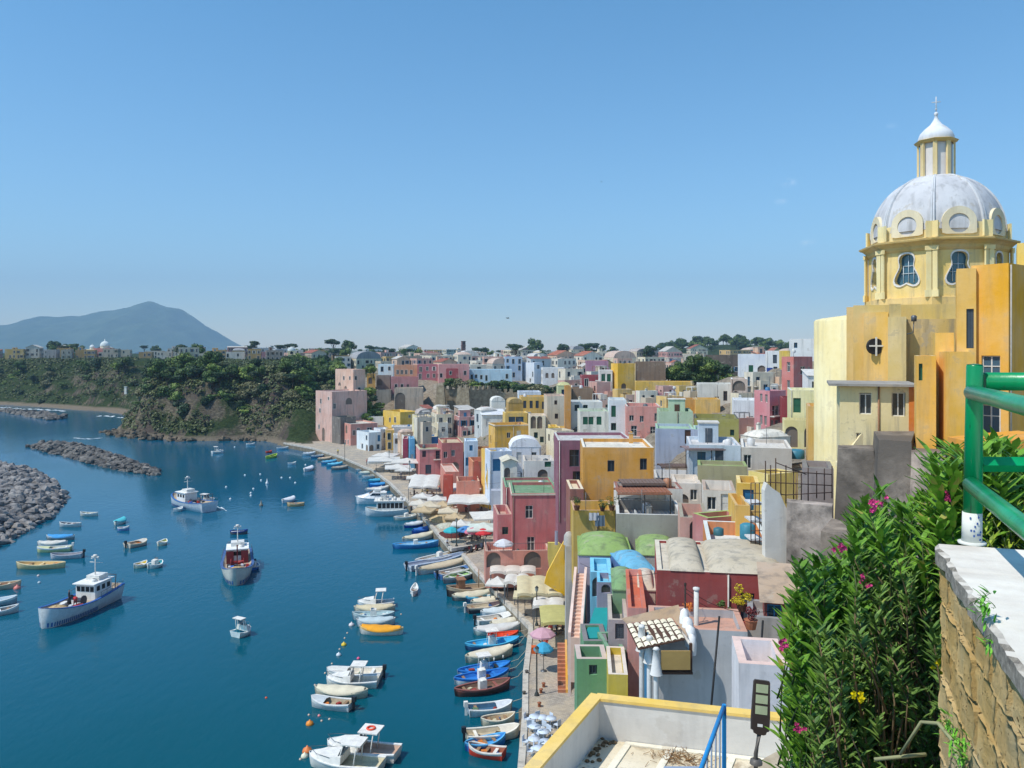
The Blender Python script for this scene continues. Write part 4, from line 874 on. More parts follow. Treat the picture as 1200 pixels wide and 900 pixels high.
# quay: one paved slab with a kerb along the water
m, nt, b = newmat('quay_paving')
geo = nt.nodes.new('ShaderNodeNewGeometry'); mp = nt.nodes.new('ShaderNodeMapping'); mp.inputs['Rotation'].default_value = (0, 0, rad(12)); nt.links.new(geo.outputs['Position'], mp.inputs[0])
br = nt.nodes.new('ShaderNodeTexBrick'); nt.links.new(mp.outputs[0], br.inputs['Vector']); br.inputs['Scale'].default_value = 1.6
br.inputs['Color1'].default_value = (*lin((182, 172, 158)), 1); br.inputs['Color2'].default_value = (*lin((150, 142, 132)), 1); br.inputs['Mortar'].default_value = (*lin((112, 104, 94)), 1)
br.inputs['Mortar Size'].default_value = .02
n1 = noise_tex(nt, .5, 6, .7)
nt.links.new(mix(nt, ramp(nt, n1, [(.42, (0, 0, 0)), (.66, (.75,)*3)]), br.outputs['Color'], lin((196, 178, 150))), b.inputs['Base Color'])
b.inputs['Roughness'].default_value = .9; PAVE = m
q = MB()
pts = [(v.x, v.y) for v in quay_out]
inn = [(v.x+14, v.y-2) for v in reversed(quay_out[:-3])]
inner = []
for v in reversed(quay_out):
    w_ = float(np.interp(v.y, QW[:, 0], QW[:, 1]))+9
    inner.append((v.x+w_*.85, v.y+w_*.4))
poly = pts+inner
# strip quads rather than one polygon
outp = pts; inp = inner[::-1]
for i in range(len(outp)-1):
    a_, b_ = outp[i], outp[i+1]; c_, d_ = inp[i+1], inp[i]
    q.poly(((*a_, QZ), (*d_, QZ), (*c_, QZ), (*b_, QZ)), 0)
    q.poly(((*a_, QZ), (*b_, QZ), (*b_, -2), (*a_, -2)), 1)
tag(q.build('quay_pavement', [PAVE, stone((96, 88, 76), (150, 140, 122), 1.2, .8, .2)]), None, None, kind='structure')
q = MB()
for i in range(len(outp)-1):
    a_ = Vector((*outp[i], 0)); b_ = Vector((*outp[i+1], 0)); d = (b_-a_); ln = d.length
    if ln < .5: continue
    d.normalize(); n = Vector((d.y, -d.x, 0))
    if n.x < 0 and outp[i][1] < 300: n = -n
    k = max(1, int(ln/2.2))
    for s in range(k):
        p0 = a_+d*(ln*s/k+.02); p1 = a_+d*(ln*(s+1)/k-.02)
        q.prism([p0-n*.03, p1-n*.03, p1+n*.5, p0+n*.5], QZ-.35, QZ+.13)
tag(q.build('quay_kerb', [stucco((186, 178, 164), .9)]), None, None, kind='structure')

# mountain on the far island
q = MB(); YM = 8600
sil = [(-140, 400), (-60, 396), (0, 383), (22, 378), (45, 371.5), (95, 370), (120, 365), (135, 363), (150, 361), (162, 356), (176, 352.5), (184, 355), (194, 360), (202, 361), (212, 362), (224, 370), (240, 381), (258, 390), (268, 399), (284, 407), (300, 411)]
def silz(px):
    for (a, za), (b_, zb_) in zip(sil, sil[1:]):
        if a <= px <= b_: return za+(zb_-za)*(px-a)/(b_-a)
    return 411
rows = []
NX = 110
for j in range(15):
    v = j/14; Yj = YM-1500*(1-v); r_ = []
    for i in range(NX+1):
        px = -140+440*i/NX; X = (px-600)/F*YM
        h = max(0, (HY-silz(px))/F*YM+EYE)
        nn = noise.fractal(Vector((X*.0016, Yj*.0016, 3)), .7, 2.1, 5)
        hz = h*(v**.8)*(1+.35*nn*(1-v))+26*noise.fractal(Vector((X*.006, Yj*.006, 9)), .7, 2.1, 4)*min(1, h/150)*(1 if j < 14 else .35)
        r_.append((X, Yj, max(-5, hz)))
    rows.append(r_)
back = [(p[0], YM+900, -5) for p in rows[-1]]; rows.append(back)
q.grid(rows)
tag(q.build('mountain', [stone((52, 84, 56), (96, 116, 84), .004, .6, 30)]), None, None, kind='structure')

# haze
m = bpy.data.materials.new('haze'); m.use_nodes = True; nt = m.node_tree; nt.nodes.clear()
out = nt.nodes.new('ShaderNodeOutputMaterial'); pv = nt.nodes.new('ShaderNodeVolumePrincipled')
pv.inputs['Color'].default_value = (.46, .71, 1.0, 1); pv.inputs['Density'].default_value = 1.3e-4; pv.inputs['Anisotropy'].default_value = .0
nt.links.new(pv.outputs[0], out.inputs['Volume'])
q = MB(); q.box(-9100, 9100, -100, 9700, -6, 900)
tag(q.build('haze', [m]), None, None, kind='stuff')

# surf on the far beach, wakes
FOAM = plain((225, 232, 236), .6, var=.1)
def foam(pts, w_, name, label, seed):
    rng = random.Random(seed); q = MB()
    for (x0, y0), (x1, y1) in zip(pts, pts[1:]):
        a = G(x0, y0); b_ = G(x1, y1); k = max(2, int((b_-a).length/1.6)); nrm = Vector((0, 1, 0))
        for i in range(k):
            if rng.random() < .3: continue
            p = a.lerp(b_, i/k); p2 = a.lerp(b_, (i+1.3)/k); ww = w_*rng.uniform(.3, 1); o = rng.uniform(-.5, .5)*w_
            q.poly(((p.x, p.y+o-ww/2, .012), (p2.x, p2.y+o-ww*.3, .012), (p2.x, p2.y+o+ww*.3, .012), (p.x, p.y+o+ww/2, .012)))
    tag(q.build(name, [FOAM]), label, 'foam', kind='stuff')
foam([(0, 477.2), (30, 479), (78, 481.5)], 5, 'surf_foam', 'white breaking surf along the far beach', 1)
foam([(118, 487), (143, 489.5)], 5, 'surf_foam', 'short white surf line at the end of the beach', 2)
foam([(80, 513), (92, 513.5), (104, 514.5), (120, 513)], 2, 'surf_foam', 'thin foam patches off the headland rocks', 3)
foam([(249, 590), (268, 600)], .8, 'wake_foam', 'faint white wake trailing behind the small motorboat', 4)

# boulder breakwaters
ROCK = stone((58, 58, 64), (172, 166, 160), .5, .9, .3)
ROCKD = stone((40, 40, 46), (144, 138, 130), .4, .9, .3)
def boulder_variants(k):
    out = []
    for s in range(k):
        vsn = []; q = MB(); n1_, n2_ = 6, 4
        rows = []
        for j in range(n2_+1):
            th_ = math.pi*j/n2_; rows.append([Vector((math.sin(th_)*math.cos(2*math.pi*i/n1_), math.sin(th_)*math.sin(2*math.pi*i/n1_), math.cos(th_))) for i in range(n1_)])
        rows = [[p*(1+.6*noise.noise(p*1.4+Vector((s*7, s, 0))))*(1) for p in r] for r in rows]
        out.append(rows)
    return out
BV = boulder_variants(6)
def rocks(name, label, poly, step, hfun, size, mat, seed):
    rng = random.Random(seed); q = MB()
    P = [G(*p) for p in poly]; x0 = min(p.x for p in P); x1 = max(p.x for p in P); y0 = min(p.y for p in P); y1 = max(p.y for p in P)
    def dist(x, y):
        ins = False; d = 1e9
        for i in range(len(P)):
            a, b_ = P[i], P[(i+1) % len(P)]
            if (a.y > y) != (b_.y > y) and x < (b_.x-a.x)*(y-a.y)/(b_.y-a.y)+a.x: ins = not ins
            t = max(0, min(1, ((x-a.x)*(b_.x-a.x)+(y-a.y)*(b_.y-a.y))/((b_-a).length_squared+1e-9)))
            d = min(d, math.hypot(x-a.x-t*(b_.x-a.x), y-a.y-t*(b_.y-a.y)))
        return d if ins else -d
    y = y0
    while y < y1:
        x = x0
        while x < x1:
            xx = x+rng.uniform(-.4, .4)*step; yy = y+rng.uniform(-.4, .4)*step; d = dist(xx, yy)
            if d > -step*.2:
                s = size*rng.choice((.5, .7, .9, 1.0, 1.3, 1.6)); z = hfun(max(d, 0))+rng.uniform(-.6, .45)
                M_ = Matrix.Translation((xx, yy, z)) @ Matrix.Rotation(rng.uniform(0, 6.3), 4, 'Z') @ Matrix.Rotation(rng.uniform(-.6, .6), 4, 'X') @ Matrix.Diagonal((s*rng.uniform(.8, 1.3), s, s*rng.uniform(.55, .8), 1))
                q.T = M_; q.grid(rng.choice(BV), 0, False, closeu=True); q.T = None
            x += step
        y += step
    tag(q.build(name, [mat]), label, 'rocks', kind='stuff')
rocks('breakwater_rocks', 'large mound of grey boulders at the left edge of the harbour', [(-60, 556), (0, 551), (40, 552), (62, 566), (79, 586), (62, 605), (38, 618), (12, 634), (0, 642), (-60, 650)], 1.05, lambda d: min(3.0, .1+d*.38), .72, ROCK, 1)
rocks('breakwater_rocks', 'long low breakwater of tumbled boulders off the headland', [(33, 524), (60, 521), (100, 524), (145, 538), (178, 550), (189, 555), (180, 558), (150, 553), (115, 546), (85, 537), (50, 529)], 1.2, lambda d: min(1.5, .1+d*.3), .75, ROCKD, 2)
rocks('breakwater_rocks', 'thin dark reef of rocks near the far beach', [(2, 482), (30, 483), (60, 487), (78, 491), (60, 492), (30, 487.5)], 2.6, lambda d: min(1.0, .1+d*.2), 1.6, ROCKD, 3)
rocks('shore_rocks', 'pale boulders along the foot of the cliff headland', [(118, 507), (136, 505), (160, 508), (200, 512), (260, 513.5), (320, 515), (368, 520), (366, 523), (320, 517.5), (260, 516.5), (200, 517), (160, 515), (130, 510)], 2.2, lambda d: min(1.2, .1+d*.2), 1.0, stone((54, 48, 44), (130, 118, 100), .5, .9, .3), 4)
# ------------------------------------------------------------------ trees
TRUNK = stone((60, 48, 38), (104, 86, 68), 3, .6, .05)
LEAFS = [leafmat((22, 40, 20), (88, 112, 52), .5), leafmat((18, 34, 24), (64, 88, 52), .5), leafmat((44, 62, 26), (130, 150, 70), .5), leafmat((62, 66, 44), (128, 126, 88), .5)]
def crown_mesh(seed, rx, rz, nleaf, ls, mat, blobs=9, cz=0):
    rng = random.Random(seed); q = MB(); B = []
    for i in range(blobs):
        a = rng.uniform(0, 6.28); r = rng.uniform(.1, .62)*rx
        B.append((r*math.cos(a), r*math.sin(a), cz+rng.uniform(-.45, .55)*rz, rng.uniform(.28, .5)*rx, rng.uniform(.25, .42)*rz))
    for i in range(nleaf):
        bxx, byy, bzz, br_, bh = rng.choice(B)
        d = Vector((rng.gauss(0, 1), rng.gauss(0, 1), rng.gauss(0, 1))).normalized(); k = rng.uniform(.72, 1.08)
        p = Vector((bxx+d.x*br_*k, byy+d.y*br_*k, bzz+d.z*bh*k))
        n = (d+Vector((rng.uniform(-.7, .7), rng.uniform(-.7, .7), rng.uniform(-.3, .9)))).normalized()
        a = n.orthogonal().normalized(); b_ = n.cross(a); t = rng.uniform(0, 6.28); a, b_ = a*math.cos(t)+b_*math.sin(t), b_*math.cos(t)-a*math.sin(t)
        s = ls*rng.uniform(.6, 1.3)
        q.poly((p-a*s, p-b_*s*.55, p+a*s, p+b_*s*.55), 0)
    return q.mesh('crown', [mat])
def trunk_mesh(seed, h, r):
    rng = random.Random(seed); q = MB()
    q.tube([(0, 0, -.6), (.1, 0, h*.4), (.15, .1, h)], [r*1.3, r, r*.6], 7)
    for i in range(5):
        a = i*1.3+rng.random(); q.tube([(.1, 0, h*rng.uniform(.5, .9)), (math.cos(a)*h*.35, math.sin(a)*h*.35, h*1.25)], [r*.5, r*.2], 5)
    return q.mesh('trunk', [TRUNK])
TV = {}
def tree_variant(kind, v):
    def mk():
        if kind == 'round': return crown_mesh(v, 3.6, 3.0, 1500, .34, LEAFS[v % 3], 10, 4.6), trunk_mesh(v, 3.0, .24)
        if kind == 'bush': return crown_mesh(v+20, 3.2, 2.2, 1100, .32, LEAFS[(0, 2, 3, 1)[v % 4]], 8, 1.4), trunk_mesh(v, 1.0, .14)
        if kind == 'pine': return crown_mesh(v+40, 5.5, 2.0, 1700, .36, LEAFS[1], 12, 8.0), trunk_mesh(v, 6.5, .3)
        if kind == 'cypress': return crown_mesh(v+60, 1.2, 5.0, 900, .3, LEAFS[1], 12, 5.0), trunk_mesh(v, 2, .2)
    return cached(('tree', kind, v), mk)
TN = {'round': 'broadleaf_tree', 'bush': 'shrub', 'pine': 'umbrella_pine', 'cypress': 'cypress_tree'}
def tree(kind, x, y, z, s, label, group, v=None, far=True, sz=None):
    v = R.randrange(4) if v is None else v
    c, t = tree_variant(kind, v)
    o = thing(TN[kind], label, 'tree' if kind != 'bush' else 'shrub', (x, y, z), R.uniform(0, 6.28), group); o.scale = (s, s, sz or s*R.uniform(.85, 1.15))
    link('crown', c, o); link('trunk', t, o); return o
rt = random.Random(77)
n = 0
# woods clothing the cliff: crest, then the slope
for i in range(4000):
    if n >= 360: break
    px = rt.uniform(-20, 395); Y = rt.uniform(300, 560) if px < 160 else rt.uniform(290, 430)
    X = (px-600)/F*Y; z = zat(X, Y)
    d = float(coast_dist(np.array([X]), np.array([Y]))[0])
    if d < 7 or d > 120: continue
    py = HY+(EYE-z)/Y*F
    if z < 13 and rt.random() < .72: continue
    if z < 9 and d < 18 and rt.random() < .6: continue
    if py < 433: continue
    k = 'bush' if z < 17 else rt.choice(['round', 'round', 'round', 'bush', 'pine'])
    s = rt.uniform(.8, 1.35) if k != 'pine' else rt.uniform(.5, .75)
    if z > 20: s *= .85
    lab = {'round': 'dense dark green tree in the wood covering the headland cliff', 'bush': 'rounded shrub clinging to the slope of the headland cliff', 'pine': 'flat topped pine standing in the wood on the headland cliff'}[k]
    tree(k, X, Y, z-.3, s, lab, {'round': 'trees in the wood on the headland cliff', 'bush': 'shrubs on the headland cliff', 'pine': 'pines in the wood on the headland cliff'}[k]); n += 1
q = MB(); cnt_ = 0
for i in range(30000):
    if cnt_ > 9000: break
    px = rt.uniform(-30, 395); Y = rt.uniform(300, 560) if px < 160 else rt.uniform(286, 420)
    X = (px-600)/F*Y; z = zat(X, Y)
    if z < 2.5 or noise.noise(Vector((X*.05, Y*.05, z*.11))) < (-.6 if px > 305 else -.12 if z < 14 else -.45): continue
    cnt_ += 1; r_ = rt.uniform(.7, 2.0)
    for k in range(15):
        d = Vector((rt.gauss(0, 1), rt.gauss(0, 1), abs(rt.gauss(0, .8)))).normalized(); p = Vector((X, Y, z))+Vector((d.x*r_, d.y*r_, d.z*r_*.7)); nn_ = (d+Vector((rt.uniform(-.6, .6), rt.uniform(-.6, .6), .4))).normalized()
        a_ = nn_.orthogonal().normalized(); b2 = nn_.cross(a_); s = rt.uniform(.3, .6); q.poly((p-a_*s, p-b2*s*.7, p+a_*s, p+b2*s*.7))
tag(q.build('cliff_scrub', [leafmat((30, 44, 24), (96, 104, 58), .12)]), 'olive and dark green scrub covering the rocky cliff slopes', 'scrub', kind='stuff')
# gardens between houses
def grove(kind, pxs, Y, zoff, s, label, group):
    for px, py in pxs:
        p = W(px, py, Y+rt.uniform(-4, 4)); tree(kind, p.x, p.y, p.z, s*rt.uniform(.8, 1.2), label, group)
grove('round', [(x, 457) for x in range(786, 852, 7)]+[(783, 452), (790, 450), (797, 449), (806, 450), (815, 449), (823, 450), (832, 450), (840, 449), (848, 449), (800, 445), (812, 443), (826, 444), (838, 444)], 236, 0, .8, 'bright green garden tree between the yellow wall and the stone barn', 'garden trees below the dark stone barn')
grove('bush', [(x, 457+(x-580)*.1) for x in range(580, 648, 5)], 290, 0, 1.15, 'green tree of the walled garden above the crenellated wall', 'trees of the garden above the crenellated wall')
grove('bush', [(552, 453), (560, 454), (568, 455), (576, 456), (536, 453), (528, 452)], 284, 0, .8, 'low green shrub peeping over the crenellated wall', 'shrubs behind the crenellated wall')
grove('bush', [(432, 462), (424, 470), (430, 476), (437, 470), (420, 480), (428, 486), (436, 482), (414, 486), (422, 491), (411, 492), (442, 486), (446, 478), (402, 493), (433, 492), (426, 464), (417, 475), (440, 491), (447, 489)], 280, 0, .85, 'olive green shrub on the slope beside the tapering pink house', 'shrubs on the slope beside the tapering pink house')
grove('round', [(430, 441), (438, 442), (434, 438), (452, 478), (453, 472)], 300, 0, .6, 'small tree squeezed between the stone houses at the wood edge', 'small trees among the stone houses')
grove('bush', [(340, 522), (352, 523), (362, 524), (345, 518), (357, 520), (365, 515), (350, 514)], 286, 0, .9, 'low scrub bush on the shore by the tapering pink house', 'scrub bushes on the shore')
# skyline trees
for i in range(110):
    px = rt.choice([rt.uniform(340, 480), rt.uniform(340, 480), rt.uniform(380, 800), rt.uniform(560, 720), rt.uniform(40, 340)])
    Y = rt.uniform(560, 1050); X = (px-600)/F*Y; z = zat(X, Y)
    k = rt.choice(['round', 'round', 'pine', 'bush'])
    s = rt.uniform(1.0, 1.9)*(.8 if k == 'pine' else 1)
    tree(k, X, Y, z, s, {'round': 'tree rising among the roofs of the plateau town', 'pine': 'flat crowned pine rising among the roofs of the plateau town', 'bush': 'low shrub among the roofs of the plateau town'}[k], {'round': 'trees of the plateau town', 'pine': 'pines of the plateau town', 'bush': 'shrubs of the plateau town'}[k])
for px, k, s, Y in ((78, 'pine', 1.0, 560), (213, 'round', 1.3, 470), (232, 'round', 1.3, 470), (330, 'pine', 1.2, 640), (560, 'pine', 1.1, 700), (600, 'pine', 1.5, 800), (628, 'round', 2.6, 800), (694, 'pine', 1.6, 760), (700, 'cypress', 1.3, 760), (403, 'cypress', 1.3, 620), (410, 'round', 2.0, 640), (470, 'round', 1.6, 600)):
    X = (px-600)/F*Y
    tree(k, X, Y, zat(X, Y), s, {'pine': f'broad umbrella pine on the skyline', 'round': 'big round crowned tree standing out on the skyline', 'cypress': 'narrow dark cypress standing out on the skyline'}[k], {'pine': 'umbrella pines on the skyline', 'round': 'big trees on the skyline', 'cypress': 'cypresses on the skyline'}[k])
# the wooded hill at the right
for i in range(150):
    X = 285+rt.gauss(0, 95); Y = 1040+rt.uniform(-150, 60); px = 600+X/Y*F
    if px < 765 or px > 960: continue
    tree('round', X, Y, zat(X, Y)-1.5, rt.uniform(1.3, 2.1), 'tree of the wooded hill on the right skyline', 'trees of the wooded hill on the right skyline')

# ------------------------------------------------------------------ crenellated wall and small landmarks
q = MB(); CST = stone((120, 104, 84), (178, 164, 138), .8, .8, .15)
def cren(q, pxa, pxb, yt, yb, Y, Y2=None, th=1.4):
    a = W(pxa, yt, Y); b_ = W(pxb, yt, Y2 or Y); d = (b_-a); d.z = 0; ln = d.length; d.normalize(); n = Vector((-d.y, d.x, 0)); zb = EYE-(yb-HY)/F*Y
    P = [a, b_, b_+n*th, a+n*th]; q.prism(P, zb-3, a.z-.9)
    k = int(ln/2.0)
    for i in range(k):
        p0 = a+d*(i*2.0+.2); p1 = p0+d*1.15; q.prism([p0, p1, p1+n*.5, p0+n*.5], a.z-.9, a.z+.35)
cw = thing('castle_wall', 'long crenellated stone wall with battered towers crossing the hillside', 'wall', (0, 0, 0))
cren(q, 512, 546, 453, 474, 284); cren(q, 550, 583, 454, 476, 276, 284); cren(q, 583, 608, 457, 474, 284)
q.build('curtain_wall', [CST], cw)
def tower(pxa, pxb, yt, yb, Y):
    q = MB(); a = W(pxa, yt, Y); b_ = W(pxb, yt, Y); zb = EYE-(yb-HY)/F*Y; w_ = b_.x-a.x
    t = [(a.x, Y), (b_.x, Y), (b_.x, Y+w_), (a.x, Y+w_)]
    bt = [(a.x-.9, Y-1.3), (b_.x+.9, Y-1.3), (b_.x+.9, Y+w_), (a.x-.9, Y+w_)]
    ia = [q.pt((*p, zb-4)) for p in bt]; ib = [q.pt((*p, a.z)) for p in t]
    for i in range(4): q.idx((ia[i], ia[(i+1) % 4], ib[(i+1) % 4], ib[i]))
    q.idx(ib)
    for i in range(4):
        x = a.x+w_*i/4; q.box(x+.1, x+w_/4-.35, Y, Y+.4, a.z+.003, a.z+1.1)
    q.build('tower', [CST], cw)
tower(536, 549, 455, 478, 274); tower(512, 520, 452, 470, 280)

def dome_church(px, pyb, Y, r, hdrum, wallc, label):
    p = W(px, pyb, Y); o = thing('church', label, 'church', p)
    q = MB(); q.box(-r*2.2, r*1.6, -r*.9, r*1.6, -6, 0); q.build('nave', [stucco(wallc)], o)
    q = MB(); q.lathe([(r, -.2), (r, hdrum)], 16, 0, smooth=False); q.build('drum', [stucco((220, 206, 180))], o)
    q = MB(); q.lathe([(r*1.06*math.cos(t), hdrum+r*1.1*math.sin(t)) for t in [i*math.pi/2/8 for i in range(9)]], 20, 0); dm = q.build('dome', [stucco((206, 214, 212), .3)], o)
    q = MB(); q.lathe([(r*.16, hdrum+r*1.05), (r*.16, hdrum+r*1.4), (.02, hdrum+r*1.7)], 8, 0); q.build('lantern', [stucco((206, 214, 212), .3)], dm)
dome_church(123, 408, 555, 2.9, 1.6, (200, 120, 110), 'distant church with a pale dome above the left cliff')
dome_church(108, 409, 556, 1.5, 1.2, (222, 200, 150), 'distant chapel with a little pale dome beside the domed church')
# bell tower and tall brick tower
def btower(px, yt, yb, Y, wpx, c, label, capc, roof):
    a = W(px, yb, Y); t = W(px, yt, Y); w_ = wpx/F*Y/2; h = t.z-a.z; o = thing('bell_tower', label, 'tower', a, .3)
    q = MB(); q.box(-w_, w_, -w_, w_, -4, h*.62); q.box(-w_*1.12, w_*1.12, -w_*1.12, w_*1.12, h*.62+.002, h*.66); q.box(-w_*.95, w_*.95, -w_*.95, w_*.95, h*.66+.002, h); q.build('shaft', [stucco(c)], o)
    q = MB(); q.poly([(-w_*.35, -w_*1.0, h*.7), (w_*.35, -w_*1.0, h*.7), (w_*.35, -w_*1.0, h*.9), (0, -w_*1.0, h*.95), (-w_*.35, -w_*1.0, h*.9)]); q.build('belfry_opening', [DARK], o)
    q = MB()
    if roof == 'dome': q.lathe([(w_*1.05*math.cos(t_), h+.01+w_*1.0*math.sin(t_)) for t_ in [i*math.pi/2/6 for i in range(7)]], 12, 0)
    else: q.box(-w_*1.1, w_*1.1, -w_*1.1, w_*1.1, h+.002, h+.3)
    q.build('roof', [stucco(capc)], o)
btower(341.5, 411, 424, 430, 8.5, (222, 202, 150), 'cream bell tower with a small dome at the edge of the wood', (190, 200, 200), 'dome')
btower(543, 400, 413, 760, 4.5, (128, 90, 80), 'slim brown brick tower on the skyline', (120, 90, 80), 'flat')
# little white shrine on the headland
p = W(147.5, 459, 330); q = MB(); q.box(-.45, .45, -.45, .45, -1, 1.9); q.box(-.55, .55, -.55, .55, 1.902, 2.1)
o = q.build('shrine', [stucco(WHT, .4)], None, p); tag(o, 'tiny white shrine pillar on the tip of the wooded headland', 'shrine')

# ------------------------------------------------------------------ boats
def hull_rows(L, B, Hh, double=True, draft=.3, sheer=.25, flare=.75, ns=15):
    """half-breadth sections from stern (0) to bow (1): returns gunwale, waterline and keel outlines"""
    out = []
    for i in range(ns+1):
        t = i/ns
        if double: w_ = math.sin(math.pi*min(max(t, .001), .999))**.62
        else: w_ = (.86+.14*math.sin(math.pi*min(t*1.6, 1)*.5)) if t < .45 else math.sqrt(max(0, 1-((t-.45)/.55)**2.1))
        z = Hh+sheer*(2*t-1)**2*(1.3 if t > .5 else .6)
        out.append((L*(t-.5), B/2*w_, z))
    return out
def boat_hull(L, B, Hh, hm, rim, inner, double=True, draft=.35, sheer=.25, depthin=.35, stripe=True):
    q = MB(); R_ = hull_rows(L, B, Hh, double, draft, sheer)
    n = len(R_); secs = []
    for (x, w_, z) in R_:
        w1 = w_*.93; w2 = w_*.80; w3 = w_*.35; k = 1 if abs(x) < L*.48 else .97
        secs.append([(x, -w_, z), (x, -w1, z*.68), (x*k, -w2, .06), (x*.96*k, -w3, -draft), (x*.96*k, w3, -draft), (x*k, w2, .06), (x, w1, z*.68), (x, w_, z)])
    ids = [[q.pt(p) for p in s] for s in secs]
    for i in range(n-1):
        for j in range(7):
            mt = 0 if j in (1, 2, 3, 4, 5) else (1 if stripe else 0)
            q.idx((ids[i][j], ids[i+1][j], ids[i+1][j+1], ids[i][j+1]), mt, True)
    q.idx(ids[0][::-1], 0); q.idx(ids[-1], 0)
    hull = q.mesh('hull', [hm, rim])
    g = MB(); t = max(.05, B*.045)
    for sgn in (-1, 1):
        rows = []
        for (x, w_, z) in R_:
            wi = max(0, w_-t*1.8); rows.append([(x, sgn*(w_+.02), z-.05), (x, sgn*(w_+.02), z+.035), (x, sgn*wi, z+.035), (x, sgn*wi, z-.05)])
        g.grid(rows, 0, False, closeu=True)
    gun = g.mesh('gunwale', [rim])
    f = MB(); rows = []
    for (x, w_, z) in R_:
        wi = max(0, w_-t*1.5); rows.append([(x*.98, -wi, z-.04), (x*.97, -wi*.8, z-depthin), (x*.97, wi*.8, z-depthin), (x*.98, wi, z-.04)])
    f.grid(rows, 0, False); f.poly(rows[0]); f.poly(rows[-1])
    return hull, gun, f.mesh('deck', [inner]), R_
def at(R_, L, t): # half breadth and height at t
    i = min(max(t*(len(R_)-1), 0), len(R_)-1.001); k = int(i); u = i-k
    return R_[k][1]*(1-u)+R_[k+1][1]*u, R_[k][2]*(1-u)+R_[k+1][2]*u
grp_rope = True; gq = 'boats moored along the quay'
def boat(stern, bow, kind, hc, rc_, ic, label, group=None, extra='', B=None, name=None):
    a = G(*stern); b_ = G(*bow); d = b_-a; L = max(2.2, d.length); ang = math.atan2(d.y, d.x); c = (a+b_)/2
    nm = name or {'row': 'rowing_boat', 'cov': 'covered_boat', 'mot': 'motorboat', 'con': 'console_boat', 'cab': 'cabin_boat', 'rib': 'inflatable_boat'}[kind]
    o = thing(nm, label, 'boat', (c.x, c.y, 0), ang, group)
    L = round(L*2)/2; double = kind in ('row', 'cov', 'con') and 'T' not in extra
    Bm = B or min(2.4, .75+L*.24); Hh = .42+L*.035
    key = ('hull', L, round(Bm, 1), hc, rc_, ic, double)
    hu, gu, de, R_ = cached(key, lambda: boat_hull(L, Bm, Hh, plain(hc, .45), plain(rc_, .5), plain(ic, .7), double))
    link('hull', hu, o); link('gunwale', gu, o); link('deck', de, o)
    rng = random.Random(label)
    if kind in ('row', 'con', 'mot') and 'n' not in extra:
        for t in ((.25, .5, .72) if kind == 'row' else (.18, .74)):
            w_, z = at(R_, L, t); q = MB(); x = L*(t-.5); q.box(x-.13, x+.13, -w_*.9, w_*.9, z-.17, z-.12); q.build('seat', [plain(rc_ if rng.random() < .5 else (150, 120, 90), .7)], o)
    if group == gq and bow[0] > stern[0]:
        q = MB(); e_ = Vector((L/2, 0, Hh+.2)); q.tube([e_, e_+Vector((.8, 0, .15)), e_+Vector((1.9, .2, 1.05))], .022, 4); q.build('mooring_rope', [plain((190, 180, 156), .9)], o)
    if kind in ('row', 'mot', 'con'):
        for i in range(3):
            t = rng.uniform(.15, .8); w_, z = at(R_, L, t); x = L*(t-.5); y = rng.uniform(-.5, .5)*w_; r_ = rng.uniform(.1, .22)
            q = MB(); q.T = Matrix.Translation((x, y, z-.34)) @ Matrix.Rotation(rng.uniform(0, 3), 4, 'Z')
            if rng.random() < .5: q.box(-r_*1.4, r_*1.4, -r_, r_, 0, r_*1.3)
            else: q.lathe([(r_*1.2, 0), (r_*1.3, .06), (r_*.9, .16), (r_*.3, .2), (.01, .12)], 9)
            q.T = None; q.build('gear', [plain(rng.choice([(206, 120, 50), (60, 90, 140), (190, 180, 150), (70, 66, 60), (214, 214, 210), (150, 50, 44), (90, 120, 90)]), .8)], o)
    if kind == 'cov':
        q = MB(); rows = []
        for i in range(13):
            t = .06+.88*i/12; w_, z = at(R_, L, t); x = L*(t-.5); hh = .16+.1*math.sin(i*1.7)*.5+.16*math.sin(math.pi*t)
            rows.append([(x, -w_*1.03, z-.12), (x, -w_*1.03, z+.05), (x, -w_*.5, z+hh*.8), (x, 0, z+hh), (x, w_*.5, z+hh*.8), (x, w_*1.03, z+.05), (x, w_*1.03, z-.12)])
        q.grid(rows, 0, True); q.build('cover', [fabric(ic, .05)], o)
    if kind == 'con':
        w_, z = at(R_, L, .5); q = MB(); q.box(-.35, .35, -.35, .35, z-.35, z+.55); q.box(-.1, .3, -.38, .38, z+.552, z+.6); co_ = q.build('console', [WHITE], o)
        q = MB(); q.poly(((.3, -.36, z+.6), (.3, .36, z+.6), (.18, .33, z+.95), (.18, -.33, z+.95))); q.build('windscreen', [GLASSB], co_)
        if 'T' in extra or 'r' in extra:
            q = MB()
            for sy in (-.55, .55):
                q.tube([(-.5, sy, z-.3), (-.35, sy*.9, z+1.25)], .03, 6); q.tube([(.45, sy, z-.3), (.3, sy*.9, z+1.25)], .03, 6)
            q.box(-.75, .6, -.62, .62, z+1.25, z+1.32); q.build('sunroof', [WHITE], o)
    if kind == 'mot' or 'o' in extra:
        w_, z = at(R_, L, .0); x = -L/2-.18; q = MB(); q.box(x-.2, x+.15, -.16, .16, z+.05, z+.5); q.box(x-.1, x+.1, -.07, .07, -.4, z+.05)
        q.build('outboard_motor', [plain((36, 38, 42), .4) if rng.random() < .7 else WHITE], o)
    if kind == 'mot':
        w_, z = at(R_, L, .75); q = MB(); rows = []
        for i in range(7):
            t = .62+.36*i/6; ww, zz = at(R_, L, t); rows.append([(L*(t-.5), -ww*.92, zz+.02), (L*(t-.5), 0, zz+.16*(1-i/6)+.03), (L*(t-.5), ww*.92, zz+.02)])
        q.grid(rows, 0, True); q.build('foredeck', [plain(hc, .4)], o)
